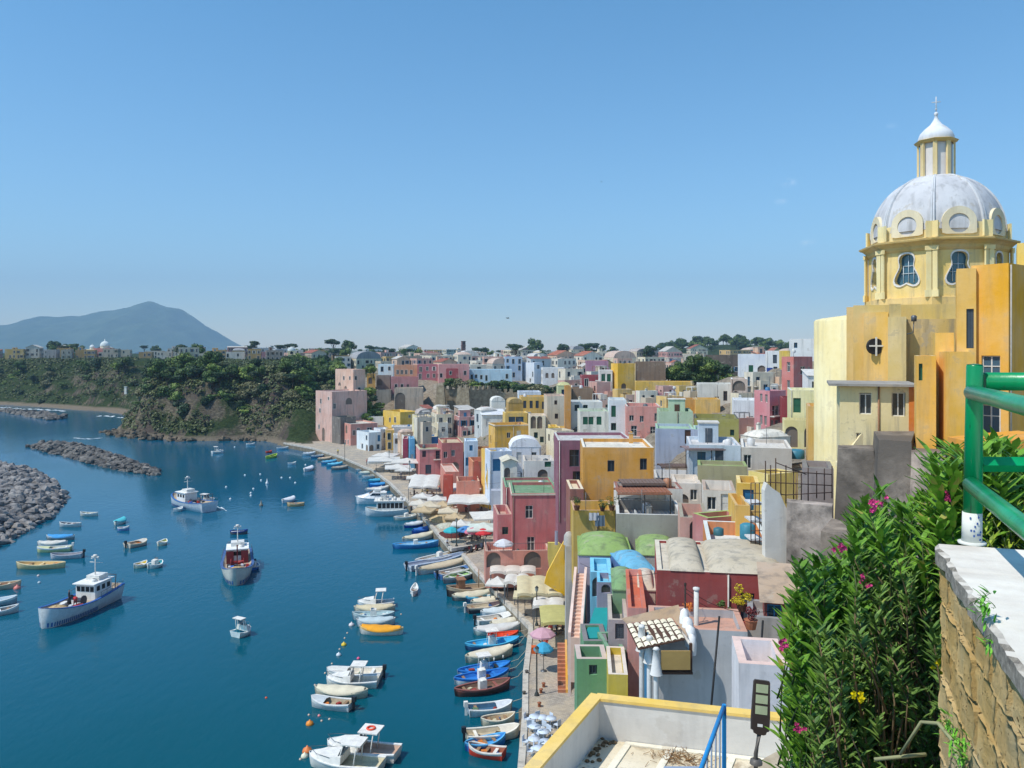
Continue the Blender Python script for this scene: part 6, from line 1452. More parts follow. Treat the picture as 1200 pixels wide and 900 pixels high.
def yacht(stern, bow):
    a = G(*stern); b_ = G(*bow); d = b_-a; L = d.length; c = (a+b_)/2; B = 3.4
    o = thing('motor_yacht', 'sleek white motor yacht with a raked dark windscreen', 'boat', (c.x, c.y, 0), math.atan2(d.y, d.x))
    hu, gu, de, R_ = boat_hull(L, B, 1.25, plain((230, 230, 230), .3), plain((226, 226, 226), .3), plain((214, 206, 190), .6), False, .5, .25, .2)
    link('hull', hu, o); link('gunwale', gu, o); link('deck', de, o)
    q = MB(); rows = []
    for i, (t, hh) in enumerate(((.22, .02), (.28, 1.1), (.5, 1.25), (.62, .8), (.8, .3), (.93, .05))):
        w_, z = at(R_, L, t); x = L*(t-.5); rows.append([(x, -w_*.85, z), (x, -w_*.65, z+hh), (x, w_*.65, z+hh), (x, w_*.85, z)])
    q.grid(rows, 0, False); q.build('superstructure', [plain((232, 232, 232), .3)], o)
    q = MB(); z = 1.25
    q.poly(((L*.03, -1.0, z+1.27), (L*.03, 1.0, z+1.27), (L*.12, .95, z+.9), (L*.12, -.95, z+.9)))
    for sg in (-1, 1): q.poly(((-L*.18, sg*1.36, z+.55), (L*.1, sg*1.3, z+.5), (L*.03, sg*1.16, z+1.0), (-L*.18, sg*1.22, z+.95)))
    q.build('windscreen', [glassy((20, 24, 30))], o)
    q = MB(); q.box(-L*.2, -L*.02, -.9, .9, z+1.3, z+1.75); q.tube([(-L*.15, -1.1, z+1.2), (-L*.2, -1.0, z+2.2), (-L*.2, 1.0, z+2.2), (-L*.15, 1.1, z+1.2)], .06, 6); q.build('flybridge', [WHITE], o)
    return o
yacht((460, 589), (416, 590))

# buoys
def buoy(px, py, r, c, label, grp=None, drum=False):
    p = G(px, py); q = MB()
    if drum: q.lathe([(.02, -.3), (r, -.25), (r, .35), (r*.5, .5), (.05, 1.2), (.02, 1.25)], 10, 0)
    else: q.lathe([(.01, -r*.6), (r*.8, -r*.35), (r, .1*r), (r*.8, r*.65), (r*.25, r*.95), (r*.12, r*1.25), (.01, r*1.3)], 12, 0)
    o = q.build('buoy', [plain(c, .5)], None, (p.x, p.y, 0)); return tag(o, label, 'buoy', grp)
buoy(363, 849, .34, (226, 140, 50), 'round orange buoy left of the lower mooring boats')
buoy(403, 756, .3, (220, 190, 60), 'yellow and white buoy below the orange yellow covered boat')
buoy(397, 768, .28, (206, 214, 220), 'pale grey buoy below the yellow buoy')
buoy(412, 733, .34, (214, 206, 206), 'big white buoy tied beside the upper mooring boats')
buoy(420, 772, .18, (220, 90, 130), 'small pink buoy above the white motorboat')
buoy(360, 881, .4, (226, 130, 70), 'orange buoy at the bow of the large cabin cruiser')
buoy(357, 887, .3, (220, 216, 190), 'cream buoy beside the orange bow buoy')
buoy(374, 839, .14, (226, 140, 140), 'little pink float near the round orange buoy')
buoy(312, 818, .12, (220, 90, 50), 'lone tiny red float in open water')
buoy(20, 690, .45, (220, 130, 120), 'salmon pink buoy on the bow of the left edge boat')
buoy(45, 675, .2, (220, 200, 196), 'small pale buoy below the tan gozzo')
buoy(46, 683, .22, (190, 206, 214), 'white and dark buoy lowest below the tan gozzo')
buoy(306, 593, .4, (120, 120, 110), 'dark drum buoy in the channel', None, True)
buoy(313, 567, .35, (226, 230, 230), 'white marker buoy in mid channel', None, True)
for i, (x, y) in enumerate(((294, 581), (294, 578), (306, 563), (265, 571), (287, 557), (330, 560), (346, 566), (270, 585), (358, 545), (297, 573), (275, 524), (340, 560), (305, 556))):
    buoy(x, y, .26, (226, 230, 230), 'small white mooring float in the channel under the cliff', 'white mooring floats in the channel')
for i, (x, y) in enumerate(((407, 742), (404, 748), (398, 761), (389, 778), (385, 783), (381, 789), (369, 803), (377, 845), (386, 843), (362, 838), (470, 720), (352, 890))):
    buoy(x, y, .11, (214, 190, 170), 'tiny pale float on the mooring line', 'tiny floats on the mooring line')
# ------------------------------------------------------------------ parasols, awnings, lamps, tables on the quay
def parasol(px, py, zc, wm, c, label, group=None, rnd=False, zb=None):
    p = G(px, py, zc); zb = QZ if zb is None else zb; o = thing('parasol', label, 'parasol', (p.x, p.y, zb), R.uniform(-.2, .2), group); h = zc-zb
    q = MB(); r = wm/2
    if rnd:
        q.lathe([(r, h-.25), (r*.7, h+.05), (r*.3, h+.28), (.02, h+.4)], 8, 0, smooth=False); q.lathe([(r, h-.25), (r, h-.42)], 8, 0, smooth=False)
    else:
        a = [(-r, -r), (r, -r), (r, r), (-r, r)]
        for i in range(4):
            x0, y0 = a[i]; x1, y1 = a[(i+1) % 4]
            q.grid([[(x0*k, y0*k, h-.2+(1-k)*.75-.18*math.sin(math.pi*k)) , ((x0+x1)/2*k, (y0+y1)/2*k, h-.2+(1-k)*.75-.24*math.sin(math.pi*k)), (x1*k, y1*k, h-.2+(1-k)*.75-.18*math.sin(math.pi*k))] for k in (1, .75, .5, .25, .01)])
            q.poly(((x0, y0, h-.2), (x1, y1, h-.2), (x1, y1, h-.42), (x0, y0, h-.42)))
    q.build('canopy', [fabric(c)], o)
    q = MB(); q.tube([(0, 0, 0), (0, 0, h+.4)], .035, 6); q.lathe([(.3, 0), (.3, .08), (.05, .12)], 8, 0); q.build('pole', [METAL], o); return o
def table_set(x, y, z, rz, label, n=2, cc=(120, 90, 70), grp='café tables on the quay'):
    q = cached(('tab', cc), lambda: (lambda q: (q.lathe([(.02, .70), (.42, .70), (.42, .74), (.02, .74)], 12, 0), q.tube([(0, 0, 0), (0, 0, .7)], .04, 6), q.lathe([(.25, 0), (.24, .04), (.04, .06)], 8), q.mesh('table', [plain((206, 196, 180), .5)]))[-1])(MB()))
    t = link('cafe_table', q, None, (x, y, z), rz); tag(t, label, 'table', grp)
    def ch():
        q = MB(); q.box(-.22, .22, -.22, .22, .42, .46)
        for sx in (-.2, .17):
            for sy in (-.2, .17): q.box(sx, sx+.03, sy, sy+.03, 0, .42)
        q.box(-.22, .22, .19, .22, .6, .88); q.box(-.22, -.19, .19, .22, .46, .88); q.box(.19, .22, .19, .22, .46, .88)
        return q.mesh('chair', [plain(cc, .6)])
    me = cached(('chair', cc), ch)
    for i in range(n):
        a = rz+i*2*math.pi/n; o = link('cafe_chair', me, None, (x+.62*math.cos(a), y+.62*math.sin(a), z), a-math.pi/2)
        tag(o, 'chair set at a café table in the shade of the quay parasols', 'chair', 'café chairs on the quay')
def awning(pxa, pya, pxb, pyb, zc, depth, c, label, humps=2, tilt=.25, name='awning', group=None, legs=True, zb=QZ):
    a = G(pxa, pya, zc); b_ = G(pxb, pyb, zc); d = b_-a; L = d.length; o = thing(name, label, 'awning', (a.x, a.y, zb), math.atan2(d.y, d.x), group); h = zc-zb
    q = MB(); nx = humps*6
    for k in range(1):
        rows = []
        for j in range(5):
            v = j/4; row = []
            for i in range(nx+1):
                u = i/nx; bul = .22*abs(math.sin(math.pi*u*humps))**.6; row.append((L*u, depth*v, h+tilt*v*depth*.3+bul*(1-.3*v)+.1*math.sin(math.pi*v)))
            rows.append(row)
        q.grid(rows)
        q.grid([rows[0], [(p[0], p[1]-.02, p[2]-.3) for p in rows[0]]])
        q.grid([[r[0] for r in rows], [(r[0][0], r[0][1], r[0][2]-.25) for r in rows]]); q.grid([[r[-1] for r in rows], [(r[-1][0], r[-1][1], r[-1][2]-.25) for r in rows]])
    q.build('canopy', [fabric(c)], o)
    if legs:
        for i in range(humps+1):
            for y in (.1, depth-.1):
                q = MB(); x = L*i/humps; x = min(max(x, .1), L-.1); q.box(x-.05, x+.05, y-.05, y+.05, 0, h+.1); q.build('post', [METAL], o)
    return o
WF = (236, 232, 224); CF = (226, 214, 176); BF = (216, 190, 150)
awning(590, 683, 616, 684, 4.1, 3.0, WF, 'white hip awning on the quay below the salmon arcade', 2)
awning(606, 697, 659, 697, 4.3, 5.6, CF, 'large cream awning spreading towards the yellow stair wall', 3, .3)
awning(624, 711, 660, 712, 4.0, 2.6, WF, 'smaller white awning in front of the large cream awning', 2)
awning(634, 731, 671, 731, 4.2, 5.0, (206, 200, 130), 'olive yellow square awning beside the pink stairs', 1, .15)
awning(574, 671, 628, 671, 4.6, 2.2, (236, 226, 214), 'long pale awning fixed to the salmon arcade', 3, .3)
parasol(583, 680, 3.8, 2.6, WF, 'white parasol at the left end of the long pale awning')
parasol(636, 740, 3.9, 2.6, (222, 176, 190), 'faded pink parasol beside the olive yellow awning', rnd=True)
parasol(637, 757, 3.9, 1.9, (70, 176, 216), 'small bright blue parasol by the orange crate', rnd=True)
awning(524, 590, 573, 590, 4.4, 6.5, WF, 'broad scalloped white awning nearest the grey pillar', 2, .2)
awning(530, 575, 572, 574, 4.4, 6, WF, 'scalloped white awning behind the broad one', 2, .2)
awning(478, 571, 512, 571, 4.4, 8, WF, 'large white tent awning in front of the rose waterfront house', 2, .5)
parasol(575, 602, 4.6, 6.4, WF, 'big white parasol left of the coral pink house')
parasol(567, 616, 4.4, 5.2, (226, 236, 224), 'big white parasol next to the red parasol')
parasol(566, 622, 4.0, 3.0, (222, 60, 66), 'red parasol on the pier', rnd=True)
parasol(554, 621, 4.0, 2.8, (226, 130, 150), 'pink parasol on the pier', rnd=True)
parasol(546, 619, 4.0, 2.8, (90, 150, 210), 'blue parasol on the pier', rnd=True)
parasol(529, 620, 3.6, 2.6, (60, 190, 200), 'turquoise parasol over the net piles', rnd=True)
parasol(450, 537, 4.6, 8, WF, 'white tent shaped parasol before the white quay houses')
parasol(452, 532, 4.8, 6, WF, 'smaller white parasol behind the tent shaped one')
parasol(466, 546, 4.4, 6, WF, 'white parasol halfway along the curved quay')
parasol(477, 539, 4.8, 7, (236, 234, 226), 'pale square parasol in front of the yellow doorway house')
parasol(497, 596, 4.2, 3.6, BF, 'beige parasol first in the cluster above the net piles')
parasol(504, 590, 4.2, 4.2, (230, 214, 186), 'sand coloured parasol second in the cluster above the net piles')
parasol(492, 588, 4.2, 3.6, (236, 226, 210), 'ivory parasol third in the cluster above the net piles')
parasol(620, 622, 9.8, 2.4, WF, 'round white parasol on the coral pink house terrace', rnd=True, zb=7.4) if False else None
pt_ = W(594, 608, 110); q = parasol(594, 608, pt_.z, 2.6, WF, 'round white parasol on the roof terrace of the lower pink wing', rnd=True, zb=pt_.z-2.3)
pt_ = W(590, 625+10, 103); parasol(590, 635, pt_.z, 2.6, (226, 230, 236), 'white parasol on the balcony terrace of the salmon arcade', rnd=True, zb=pt_.z-2.3)
rq = random.Random(3)
for i, (px, py, w_, c_) in enumerate(((441, 540, 4, WF), (460, 541, 4, WF), (474, 549, 4, WF), (487, 558, 4, WF), (500, 561, 4, (236, 226, 206)), (512, 583, 3.6, WF), (519, 590, 3.6, BF), (525, 597, 3.4, (230, 214, 186)), (533, 604, 3.2, BF), (540, 612, 3, WF), (495, 580, 3.4, WF), (615, 694, 2.6, CF), (648, 692, 3, WF), (583, 600, 3.2, WF))):
    parasol(px, py, 4.1, w_, c_, 'square pale parasol in the close row shading the quay restaurants', 'close set parasols of the quay restaurants')
k = 0
for (px, py) in ((600, 676), (610, 682), (618, 676), (640, 700), (648, 712), (630, 712), (652, 742), (644, 744), (656, 736), (598, 666), (580, 668), (560, 632), (550, 634), (540, 628), (545, 600), (560, 600), (535, 598), (550, 584), (565, 583), (495, 583), (505, 582), (485, 582), (520, 605), (455, 545), (470, 555), (640, 690), (565, 608), (578, 612)):
    p = G(px, py, QZ)
    if k < 22:
        person((p.x+rq.uniform(-.9, .9), p.y+rq.uniform(-.9, .9), QZ), rq.uniform(0, 6.28), rq.choice(('sit', 'stand')), rq.choice([(206, 206, 206), (60, 70, 110), (190, 70, 60), (110, 150, 190), (60, 60, 60), (226, 190, 110)]), (60, 64, 80), 'person sitting or standing among the café tables on the quay', 1.0)['group'] = 'people among the café tables on the quay'
        k += 1
    table_set(p.x, p.y, QZ+.005, rq.uniform(0, 3), 'small round café table on the quay under the awnings', 3, rq.choice([(120, 90, 70), (70, 60, 60), (150, 110, 90)]))
# stack of white tables and chairs at the bottom
for i, (px, py) in enumerate(((627, 850), (636, 851), (627, 862), (626, 877), (637, 868), (645, 852), (632, 888), (639, 880))):
    p = G(px, py, QZ); q = MB(); q.lathe([(.002, .71), (.5, .71), (.5, .75), (.002, .751)], 14, 0); q.tube([(0, 0, 0), (0, 0, .70)], .04, 6); q.lathe([(.3, 0), (.28, .05), (.04, .07)], 10, 0)
    t = q.build('cafe_table', [plain((206, 218, 232), .5)], None, (p.x, p.y, QZ+.005)); tag(t, 'pale white blue café table on the near quay beside the yellow terrace rim', 'table', 'pale tables on the near quay')
    for j in range(2):
        a = rq.uniform(0, 6.28)
        o = link('cafe_chair', cached('wch', lambda: (lambda q: (q.box(-.22, .22, -.22, .22, .42, .46), q.box(-.22, .22, .19, .22, .46, .86), [q.box(sx, sx+.03, sy, sy+.03, 0, .42) for sx in (-.2, .17) for sy in (-.2, .17)], q.mesh('chair', [plain((206, 218, 232), .5)]))[-1])(MB())), None, (p.x+.7*math.cos(a), p.y+.7*math.sin(a), QZ+.005), a-math.pi/2)
        tag(o, 'pale white blue chair at the café tables on the near quay', 'chair', 'pale chairs on the near quay')
def street_lamp(px, py, label, h=4.2, z=QZ):
    p = G(px, py, z); o = thing('street_lamp', label, 'street lamp', p, R.uniform(0, 1), 'cast iron street lamps on the quay')
    q = MB(); q.lathe([(.22, 0), (.2, .15), (.1, .35), (.07, .6), (.06, h-.5), (.09, h-.45)], 10, 0); q.build('post', [plain((58, 62, 60), .5)], o)
    q = MB(); q.lathe([(.08, h-.45), (.17, h-.35), (.2, h-.02)], 8, 0, smooth=False); q.build('lantern', [plain((150, 156, 150), .3)], o)
    q = MB(); q.lathe([(.23, h-.02), (.1, h+.14), (.01, h+.2)], 8, 0, smooth=False); q.build('lamp_cap', [plain((58, 62, 60), .5)], o)
street_lamp(629, 815, 'dark street lamp on the near quay below the blue parasol')
street_lamp(607, 688, 'street lamp beside the cream awning', 4.8)
street_lamp(535, 640, 'street lamp at the pier corner', 4.2)
street_lamp(629, 733, 'street lamp beside the olive yellow awning', 4.2)
street_lamp(480, 566, 'street lamp on the curved quay', 5)
street_lamp(404, 541, 'street lamp at the far end of the quay', 5)
street_lamp(456, 552, 'street lamp near the tent shaped parasol', 5)
# crates, nets, signs on the quay
def netpile(px, py, r, c, label):
    p = G(px, py, QZ); q = MB(); rg = random.Random(label); rows = []
    for j in range(7):
        v = j/6; rows.append([(r*(1-v**1.6)*(1+.25*math.sin(3*t+rg.random()))*math.cos(t)*1.3, r*(1-v**1.6)*math.sin(t), r*.5*math.sin(v*1.5)+rg.uniform(-.05, .05)) for t in [2*math.pi*i/14 for i in range(14)]])
    q.grid(rows, 0, True, closeu=True); o = q.build('fishing_net', [stone(mul3(c, .7), c, 2.5, 1, .12)], None, (p.x, p.y, QZ)); tag(o, label, 'fishing net')
netpile(513, 603, 2.0, (196, 160, 120), 'tan fishing net heap below the sand coloured parasol')
netpile(520, 610, 2.2, (214, 190, 150), 'large sandy fishing net heap before the turquoise parasol')
netpile(530, 628, 1.8, (110, 60, 56), 'dark maroon net heap by the pier edge')
netpile(506, 598, 1.4, (150, 126, 96), 'brown fishing net heap nearest the ivory parasol')
netpile(525, 618, 1.6, (206, 206, 190), 'pale fishing net heap under the turquoise parasol')
p = G(627, 765, QZ); q = MB(); q.box(-.35, .35, -.3, .3, 0, .6); q.box(-.38, .38, -.33, .33, .602, .66); tag(q.build('crate', [plain((206, 96, 40), .7)], None, p), 'orange crate on the quay edge left of the blue parasol', 'crate')
for i, (x, y) in enumerate(((634, 812), (632, 828), (637, 805), (618, 842), (617, 790), (614, 815))):
    p = G(x, y, QZ); q = MB(); q.lathe([(.14, 0), (.12, .22), (.18, .3), (.18, .36), (.02, .4)], 10, 0); tag(q.build('bollard', [plain((150, 90, 60) if i < 3 else (90, 86, 80), .7)], None, (p.x, p.y, QZ+.004)), 'small iron mooring bollard on the near quay', 'bollard', 'mooring bollards on the near quay')
def scooter(px, py, rz, c, label):
    p = G(px, py, QZ); o = thing('scooter', label, 'scooter', (p.x, p.y, QZ), rz)
    q = MB(); rows = [[(x, y_*w_, z) for y_, z in ((-1, z0), (-1, z1), (1, z1), (1, z0))] for x, w_, z0, z1 in ((-.8, .08, .4, .7), (-.5, .17, .3, .78), (-.1, .17, .28, .74), (0, .17, .22, .3), (.4, .17, .22, .3), (.5, .17, .25, .9), (.6, .1, .3, .95))]
    q.grid(rows, 0, False, closeu=True); q.build('body', [plain(c, .35)], o)
    for x in (-.6, .62):
        q = MB(); q.T = Matrix.Translation((x, 0, .26)) @ Matrix.Rotation(math.pi/2, 4, 'X'); q.lathe([(.1, -.05), (.26, -.05), (.26, .05), (.1, .05)], 14, 0); q.T = None; q.build('wheel', [DARK], o)
    q = MB(); q.box(-.75, -.1, -.14, .14, .78, .86); q.build('seat', [DARK], o)
    q = MB(); q.tube([(.52, 0, .9), (.45, 0, 1.02)], .03, 5); q.tube([(.45, -.3, 1.05), (.45, .3, 1.05)], .025, 5); q.build('handlebar', [METAL], o)
scooter(549, 648, .6, (50, 54, 60), 'dark scooter parked nearest the water on the quay')
scooter(554, 646, .4, (120, 40, 40), 'dark red scooter parked between two others')
scooter(562, 644, .9, (60, 70, 90), 'blue grey scooter parked farthest from the water')
for i, (px, py, pose, t, b_, lab) in enumerate((
 (556, 632, 'sit', (60, 60, 90), (50, 50, 60), 'person in navy sitting under the pink parasol'),
 (570, 630, 'stand', (40, 40, 44), (50, 50, 60), 'person in black standing by the red parasol'),
 (563, 634, 'sit', (190, 60, 60), (60, 60, 80), 'person in a red top sitting between the pier parasols'),
 (612, 695, 'stand', (90, 140, 200), (206, 200, 190), 'person in light blue walking beside the cream awning'),
 (596, 690, 'stand', (206, 206, 206), (60, 70, 90), 'person in white strolling on the quay near the street lamp'),
 (640, 760, 'sit', (200, 80, 60), (60, 60, 70), 'person in orange red sitting behind the blue parasol'),
 (632, 752, 'stand', (60, 80, 120), (60, 60, 66), 'person in dark blue standing under the faded pink parasol'),
 (515, 577, 'stand', (206, 120, 110), (70, 70, 90), 'person in salmon pink by the white tent awning'),
 (536, 606, 'stand', (50, 50, 60), (50, 50, 60), 'person in dark clothes crossing the open quay'),
 (470, 560, 'stand', (226, 226, 226), (70, 90, 130), 'person in white on the curved quay near the lamp'),
 (462, 549, 'stand', (60, 110, 190), (60, 60, 70), 'person in blue beside the tent shaped parasol'),
 (430, 545, 'stand', (190, 60, 60), (60, 60, 70), 'person in red on the far quay'),
 (396, 533, 'stand', (226, 200, 90), (60, 60, 70), 'person in yellow at the far end of the quay'),
 (482, 600, 'stand', (226, 120, 60), (60, 60, 70), 'person in orange at the stern of the excursion boat'),
 (524, 640, 'sit', (206, 206, 206), (60, 60, 70), 'person in white sitting at the pier corner'))):
    p = G(px, py, QZ+.0); person(p, rq.uniform(0, 6.28), pose, t, b_, lab, 1.0, rq.choice([(50, 36, 28), (90, 60, 40), (30, 26, 24)]))

# rose house pillar, yellow and pink stairs, grey pillar
def stairs(name, label, p0, p1, w_, side, c, cwall, nst, wallh=1.0):
    a = Vector(p0); b_ = Vector(p1); d = Vector((b_.x-a.x, b_.y-a.y, 0)); L = d.length; o = thing(name, label, 'stairs', a, math.atan2(d.y, d.x)); hgt = b_.z-a.z
    q = MB()
    for i in range(nst): q.box(L*i/nst, L*(i+1)/nst-.002, 0, w_, -3, hgt*(i+1)/nst)
    q.build('steps', [stucco(c, .6)], o)
    for y0 in ((-.2, w_+.002) if side == 2 else (-.2,)):
        q = MB(); ids = [q.pt(v) for v in ((0, y0, -4), (L, y0, -4), (L, y0, hgt+wallh), (0, y0, wallh), (0, y0+.198, -4), (L, y0+.198, -4), (L, y0+.198, hgt+wallh), (0, y0+.198, wallh))]
        for f in ((0, 1, 2, 3), (7, 6, 5, 4), (0, 4, 5, 1), (1, 5, 6, 2), (2, 6, 7, 3), (3, 7, 4, 0)): q.idx([ids[k] for k in f], 0)
        q.build('side_wall', [stucco(cwall, .5)], o)
    return o
def slantwall(pxs, Y, th, c, name, label, cat='wall', Y2=None, cap=None, parent=None):
    """a wall whose outline is given in its own upright plane, with real thickness"""
    P = [W(px, py, Y) for px, py in pxs]
    q = MB(); f = [q.pt(p) for p in P]; b_ = [q.pt(p+Vector((0, th, 0))) for p in P]; n = len(P)
    q.idx(f); q.idx(b_[::-1])
    for i in range(n): q.idx((f[i], f[(i+1) % n], b_[(i+1) % n], b_[i]), 0)
    return tag(q.build(name, [stucco(c, .5)]), label, cat)
slantwall([(638, 684), (641, 672), (668, 621), (672, 619), (672, 592), (673.5, 592), (673.5, 690), (664, 700)], 92, .5, (242, 184, 10), 'stair_wall', 'steep golden yellow stair wall beside the coral pink house')
slantwall([(642, 655), (642, 636), (655, 636), (660, 640), (650, 655), (644, 668)], 96, .4, (214, 190, 60), 'stair_wall', 'small yellow landing wall left of the golden stair wall')
stairs('stairs', 'pink walled stairs climbing between the grey pillar and the blue dome house', W(679, 750, 57)[:], W(685, 672, 63.6)[:], .6, 2, (220, 176, 150), (222, 186, 168), 18, .5)
q = MB(); a = W(663, 640, 78); b_ = W(672, 640, 78); q.prism([(a.x, 78), (b_.x, 78), (b_.x, 79.2), (a.x, 79.2)], -1, a.z); q.lathe([(.55, a.z+.002), (.5, a.z+.9), (.3, a.z+1.2), (.02, a.z+1.3)], 10, 0, ((a.x+b_.x)/2, 78.6, 0)); tag(q.build('chimney_pillar', [stucco((176, 172, 166), .9)]), 'tall bare grey pillar between golden stair wall and pink stairs', 'pillar')
q = MB(); a = W(583, 575, 140); q.box(a.x-1.1, a.x+1.1, 140, 142, -1, a.z); tag(q.build('wall_pier', [stucco((176, 178, 190), .6)]), 'blank blue grey wall pier at the end of the broad white awning', 'wall')
slantwall([(576, 598), (569, 561), (572, 545), (577, 545), (590, 600), (585, 600), (576, 566)], 148, .5, (230, 180, 60), 'stair_buttress', 'yellow flying buttress beside the powder blue house', 'stairs')
slantwall([(551, 600), (556, 540), (560, 540), (570, 575), (566, 575), (559, 556), (556, 600)], 156, .6, (196, 90, 70), 'stair_buttress', 'rust red stair wall of the terracotta house', 'stairs')
q = MB(); a = W(525, 557, 158); q.box(a.x-.9, a.x+.9, 158, 159.6, -1, a.z); tag(q.build('gate_pillar', [stucco((196, 80, 60), .5)]), 'square brick red pillar in front of the terracotta yard house', 'pillar')
# orange little steps by the green house
stairs('stairs', 'narrow orange stairs beside the green house', G(663, 812, QZ)[:], (G(663, 812, QZ)+Vector((.15, 3.5, 3.2)))[:], .7, 1, (190, 110, 70), (230, 160, 40), 12, .3)
# teal tarpaulin roof
q = MB(); A = [W(683, 748, 48.8), W(710, 747, 48.8), W(713, 712, 52.5), W(697, 712, 52.5)]
q.grid([[A[0].lerp(A[1], i/6)+Vector((0, 0, 0)) for i in range(7)], [A[0].lerp(A[3], .5).lerp(A[1].lerp(A[2], .5), i/6)-Vector((0, 0, .15)) for i in range(7)], [A[3].lerp(A[2], i/6) for i in range(7)]])
q.poly((A[0], A[1], A[1]-Vector((0, 0, .25)), A[0]-Vector((0, 0, .25))))
tag(q.build('tarpaulin', [fabric((26, 150, 150), .1)]), 'sloping teal tarpaulin over the stairs behind the green house', 'tarpaulin')

# pergola with tiled slope, blind and white chimneys on the grey house
o = thing('pergola', 'brown framed pergola with cream tiles above a beige roller blind', 'pergola', W(785, 765, 37.2))
A = [W(734, 733, 39.5), W(788, 726, 39.5), W(803, 750, 37.2), W(748, 762, 37.2)]; base_ = o.location
q = MB(); A = [v-base_ for v in A]; up = Vector((0, 0, .16))
for i in range(4): pass
ids = [q.pt(v) for v in A]+[q.pt(v+up*.4) for v in A]
for f in ((0, 1, 2, 3), (4, 5, 6, 7), (0, 1, 5, 4), (1, 2, 6, 5), (2, 3, 7, 6), (3, 0, 4, 7)): q.idx([ids[k] for k in f])
q.build('frame', [plain((84, 58, 44), .8)], o)
q = MB()
for i in range(7):
    for j in range(5):
        u0, u1, v0, v1 = (i+.08)/7, (i+.92)/7, (j+.1)/5, (j+.9)/5
        L_ = lambda u, v, hh: A[0].lerp(A[1], u).lerp(A[3].lerp(A[2], u), v)+Vector((0, 0, hh))
        q.grid([[L_(u0, v0, .075), L_((u0+u1)/2, v0, .13), L_(u1, v0, .075)], [L_(u0, v1, .075), L_((u0+u1)/2, v1, .13), L_(u1, v1, .075)]], 0)
q.build('tiles', [stucco((226, 212, 178), .8)], o)
q = MB(); B_ = [W(728, 727, 40.2)-base_, W(795, 711, 40.2)-base_, W(806, 750, 37.6)-base_, W(788, 726, 39.6)-base_, W(734, 733, 39.6)-base_]
q.poly([v+Vector((0, 0, .1)) for v in (B_[0], B_[1], B_[3], B_[4])]); q.poly([v+Vector((0, 0, .1)) for v in (B_[1], B_[2], B_[3])]); q.build('roof', [stucco((170, 140, 108), .8)], o)
q = MB(); a = W(775, 763, 37.1)-base_; b_ = W(809, 785, 37.1)-base_; q.box(a.x, b_.x, a.y, a.y+.08, b_.z, a.z); q.build('blind', [fabric((176, 146, 88), .05)], o)
q = MB(); a = W(771, 758, 37.2)-base_; b_ = W(812, 788, 37.2)-base_; q.box(a.x, a.x+.1, .1, .25, b_.z, a.z+.1); q.box(b_.x-.12, b_.x, .1, .25, b_.z, a.z+.1); q.box(a.x, b_.x, 0.0, 1.2, b_.z-.1, b_.z-.002); q.build('post', [plain((84, 58, 44), .8)], o)
for i, (px, yt, yb) in enumerate(((752, 735, 762), (761, 748, 776), (769, 762, 790))):
    p = W(px, yb, 38.2-i*.5); hh = (yb-yt)/F*38; q = MB(); q.lathe([(.3, 0), (.27, .05), (.18, hh*.6), (.14, hh), (.17, hh+.02), (.1, hh+.12), (.02, hh+.14)], 12, 0)
    q.lathe([(.12, -3), (.12, 0)], 8, 0)
    tag(q.build('chimney', [stucco((206, 206, 204), .5)], None, p), ('tallest back white conical chimney beside the pergola', 'middle white conical chimney beside the pergola', 'front white conical chimney beside the pergola')[i], 'chimney')
slantwall([(752, 762), (760, 764), (770, 800), (770, 832), (752, 832)], 39.8, .3, (60, 140, 190), 'blue_wall', 'narrow bright blue wall strip left of the pergola')
# white sculpted parapet and twin poles
q = MB()
for i, (x, y, r) in enumerate(((802, 722, .22), (806, 732, .26), (809, 742, .26), (811, 752, .2))):
    p = W(x, y, 38.9-i*.35); q.lathe([(r, -.6), (r*1.1, -.1), (r*.8, .25), (.03, .38)], 10, 0, p)
tag(q.build('parapet_corner', [stucco((226, 226, 226), .4)]), 'lumpy white sculpted parapet corner of the grey house', 'parapet')
for (x, y0, y1, c, r, lb) in ((803, 686, 725, (60, 50, 46), .045, 'dark iron post in front of the dark red house'), (816, 691, 748, (206, 204, 198), .12, 'white round post next to the dark iron post')):
    a = W(x, y1, 40.5); t = W(x, y0, 40.5); q = MB(); q.tube([a-Vector((0, 0, 2)), t], r, 8); q.lathe([(r*1.4, 0), (r*1.4, .1), (.02, .14)], 8, 0, t); tag(q.build('post', [stucco(c, .5)]), lb, 'post')
for (xa, ya, xb, yb, lb) in ((843, 722, 834, 822, 'thin black pole leaning against the grey house'), (894, 727, 889, 806, 'thin black pole rising behind the solar lamp')):
    a = W(xb, yb, 30); t = W(xa, ya, 31); q = MB(); q.tube([a+(a-t)*.6, t], .04, 6); tag(q.build('pole', [plain((28, 26, 26), .6)]), lb, 'pole')
# white bordered little terrace
house(857, 866, 925, 777, 830, 27, 8, (214, 206, 206), 'little white rimmed terrace with a pink floor', 'terr', (214, 176, 160), M=2.6, wr=[], wl=[], down=6, base=False)
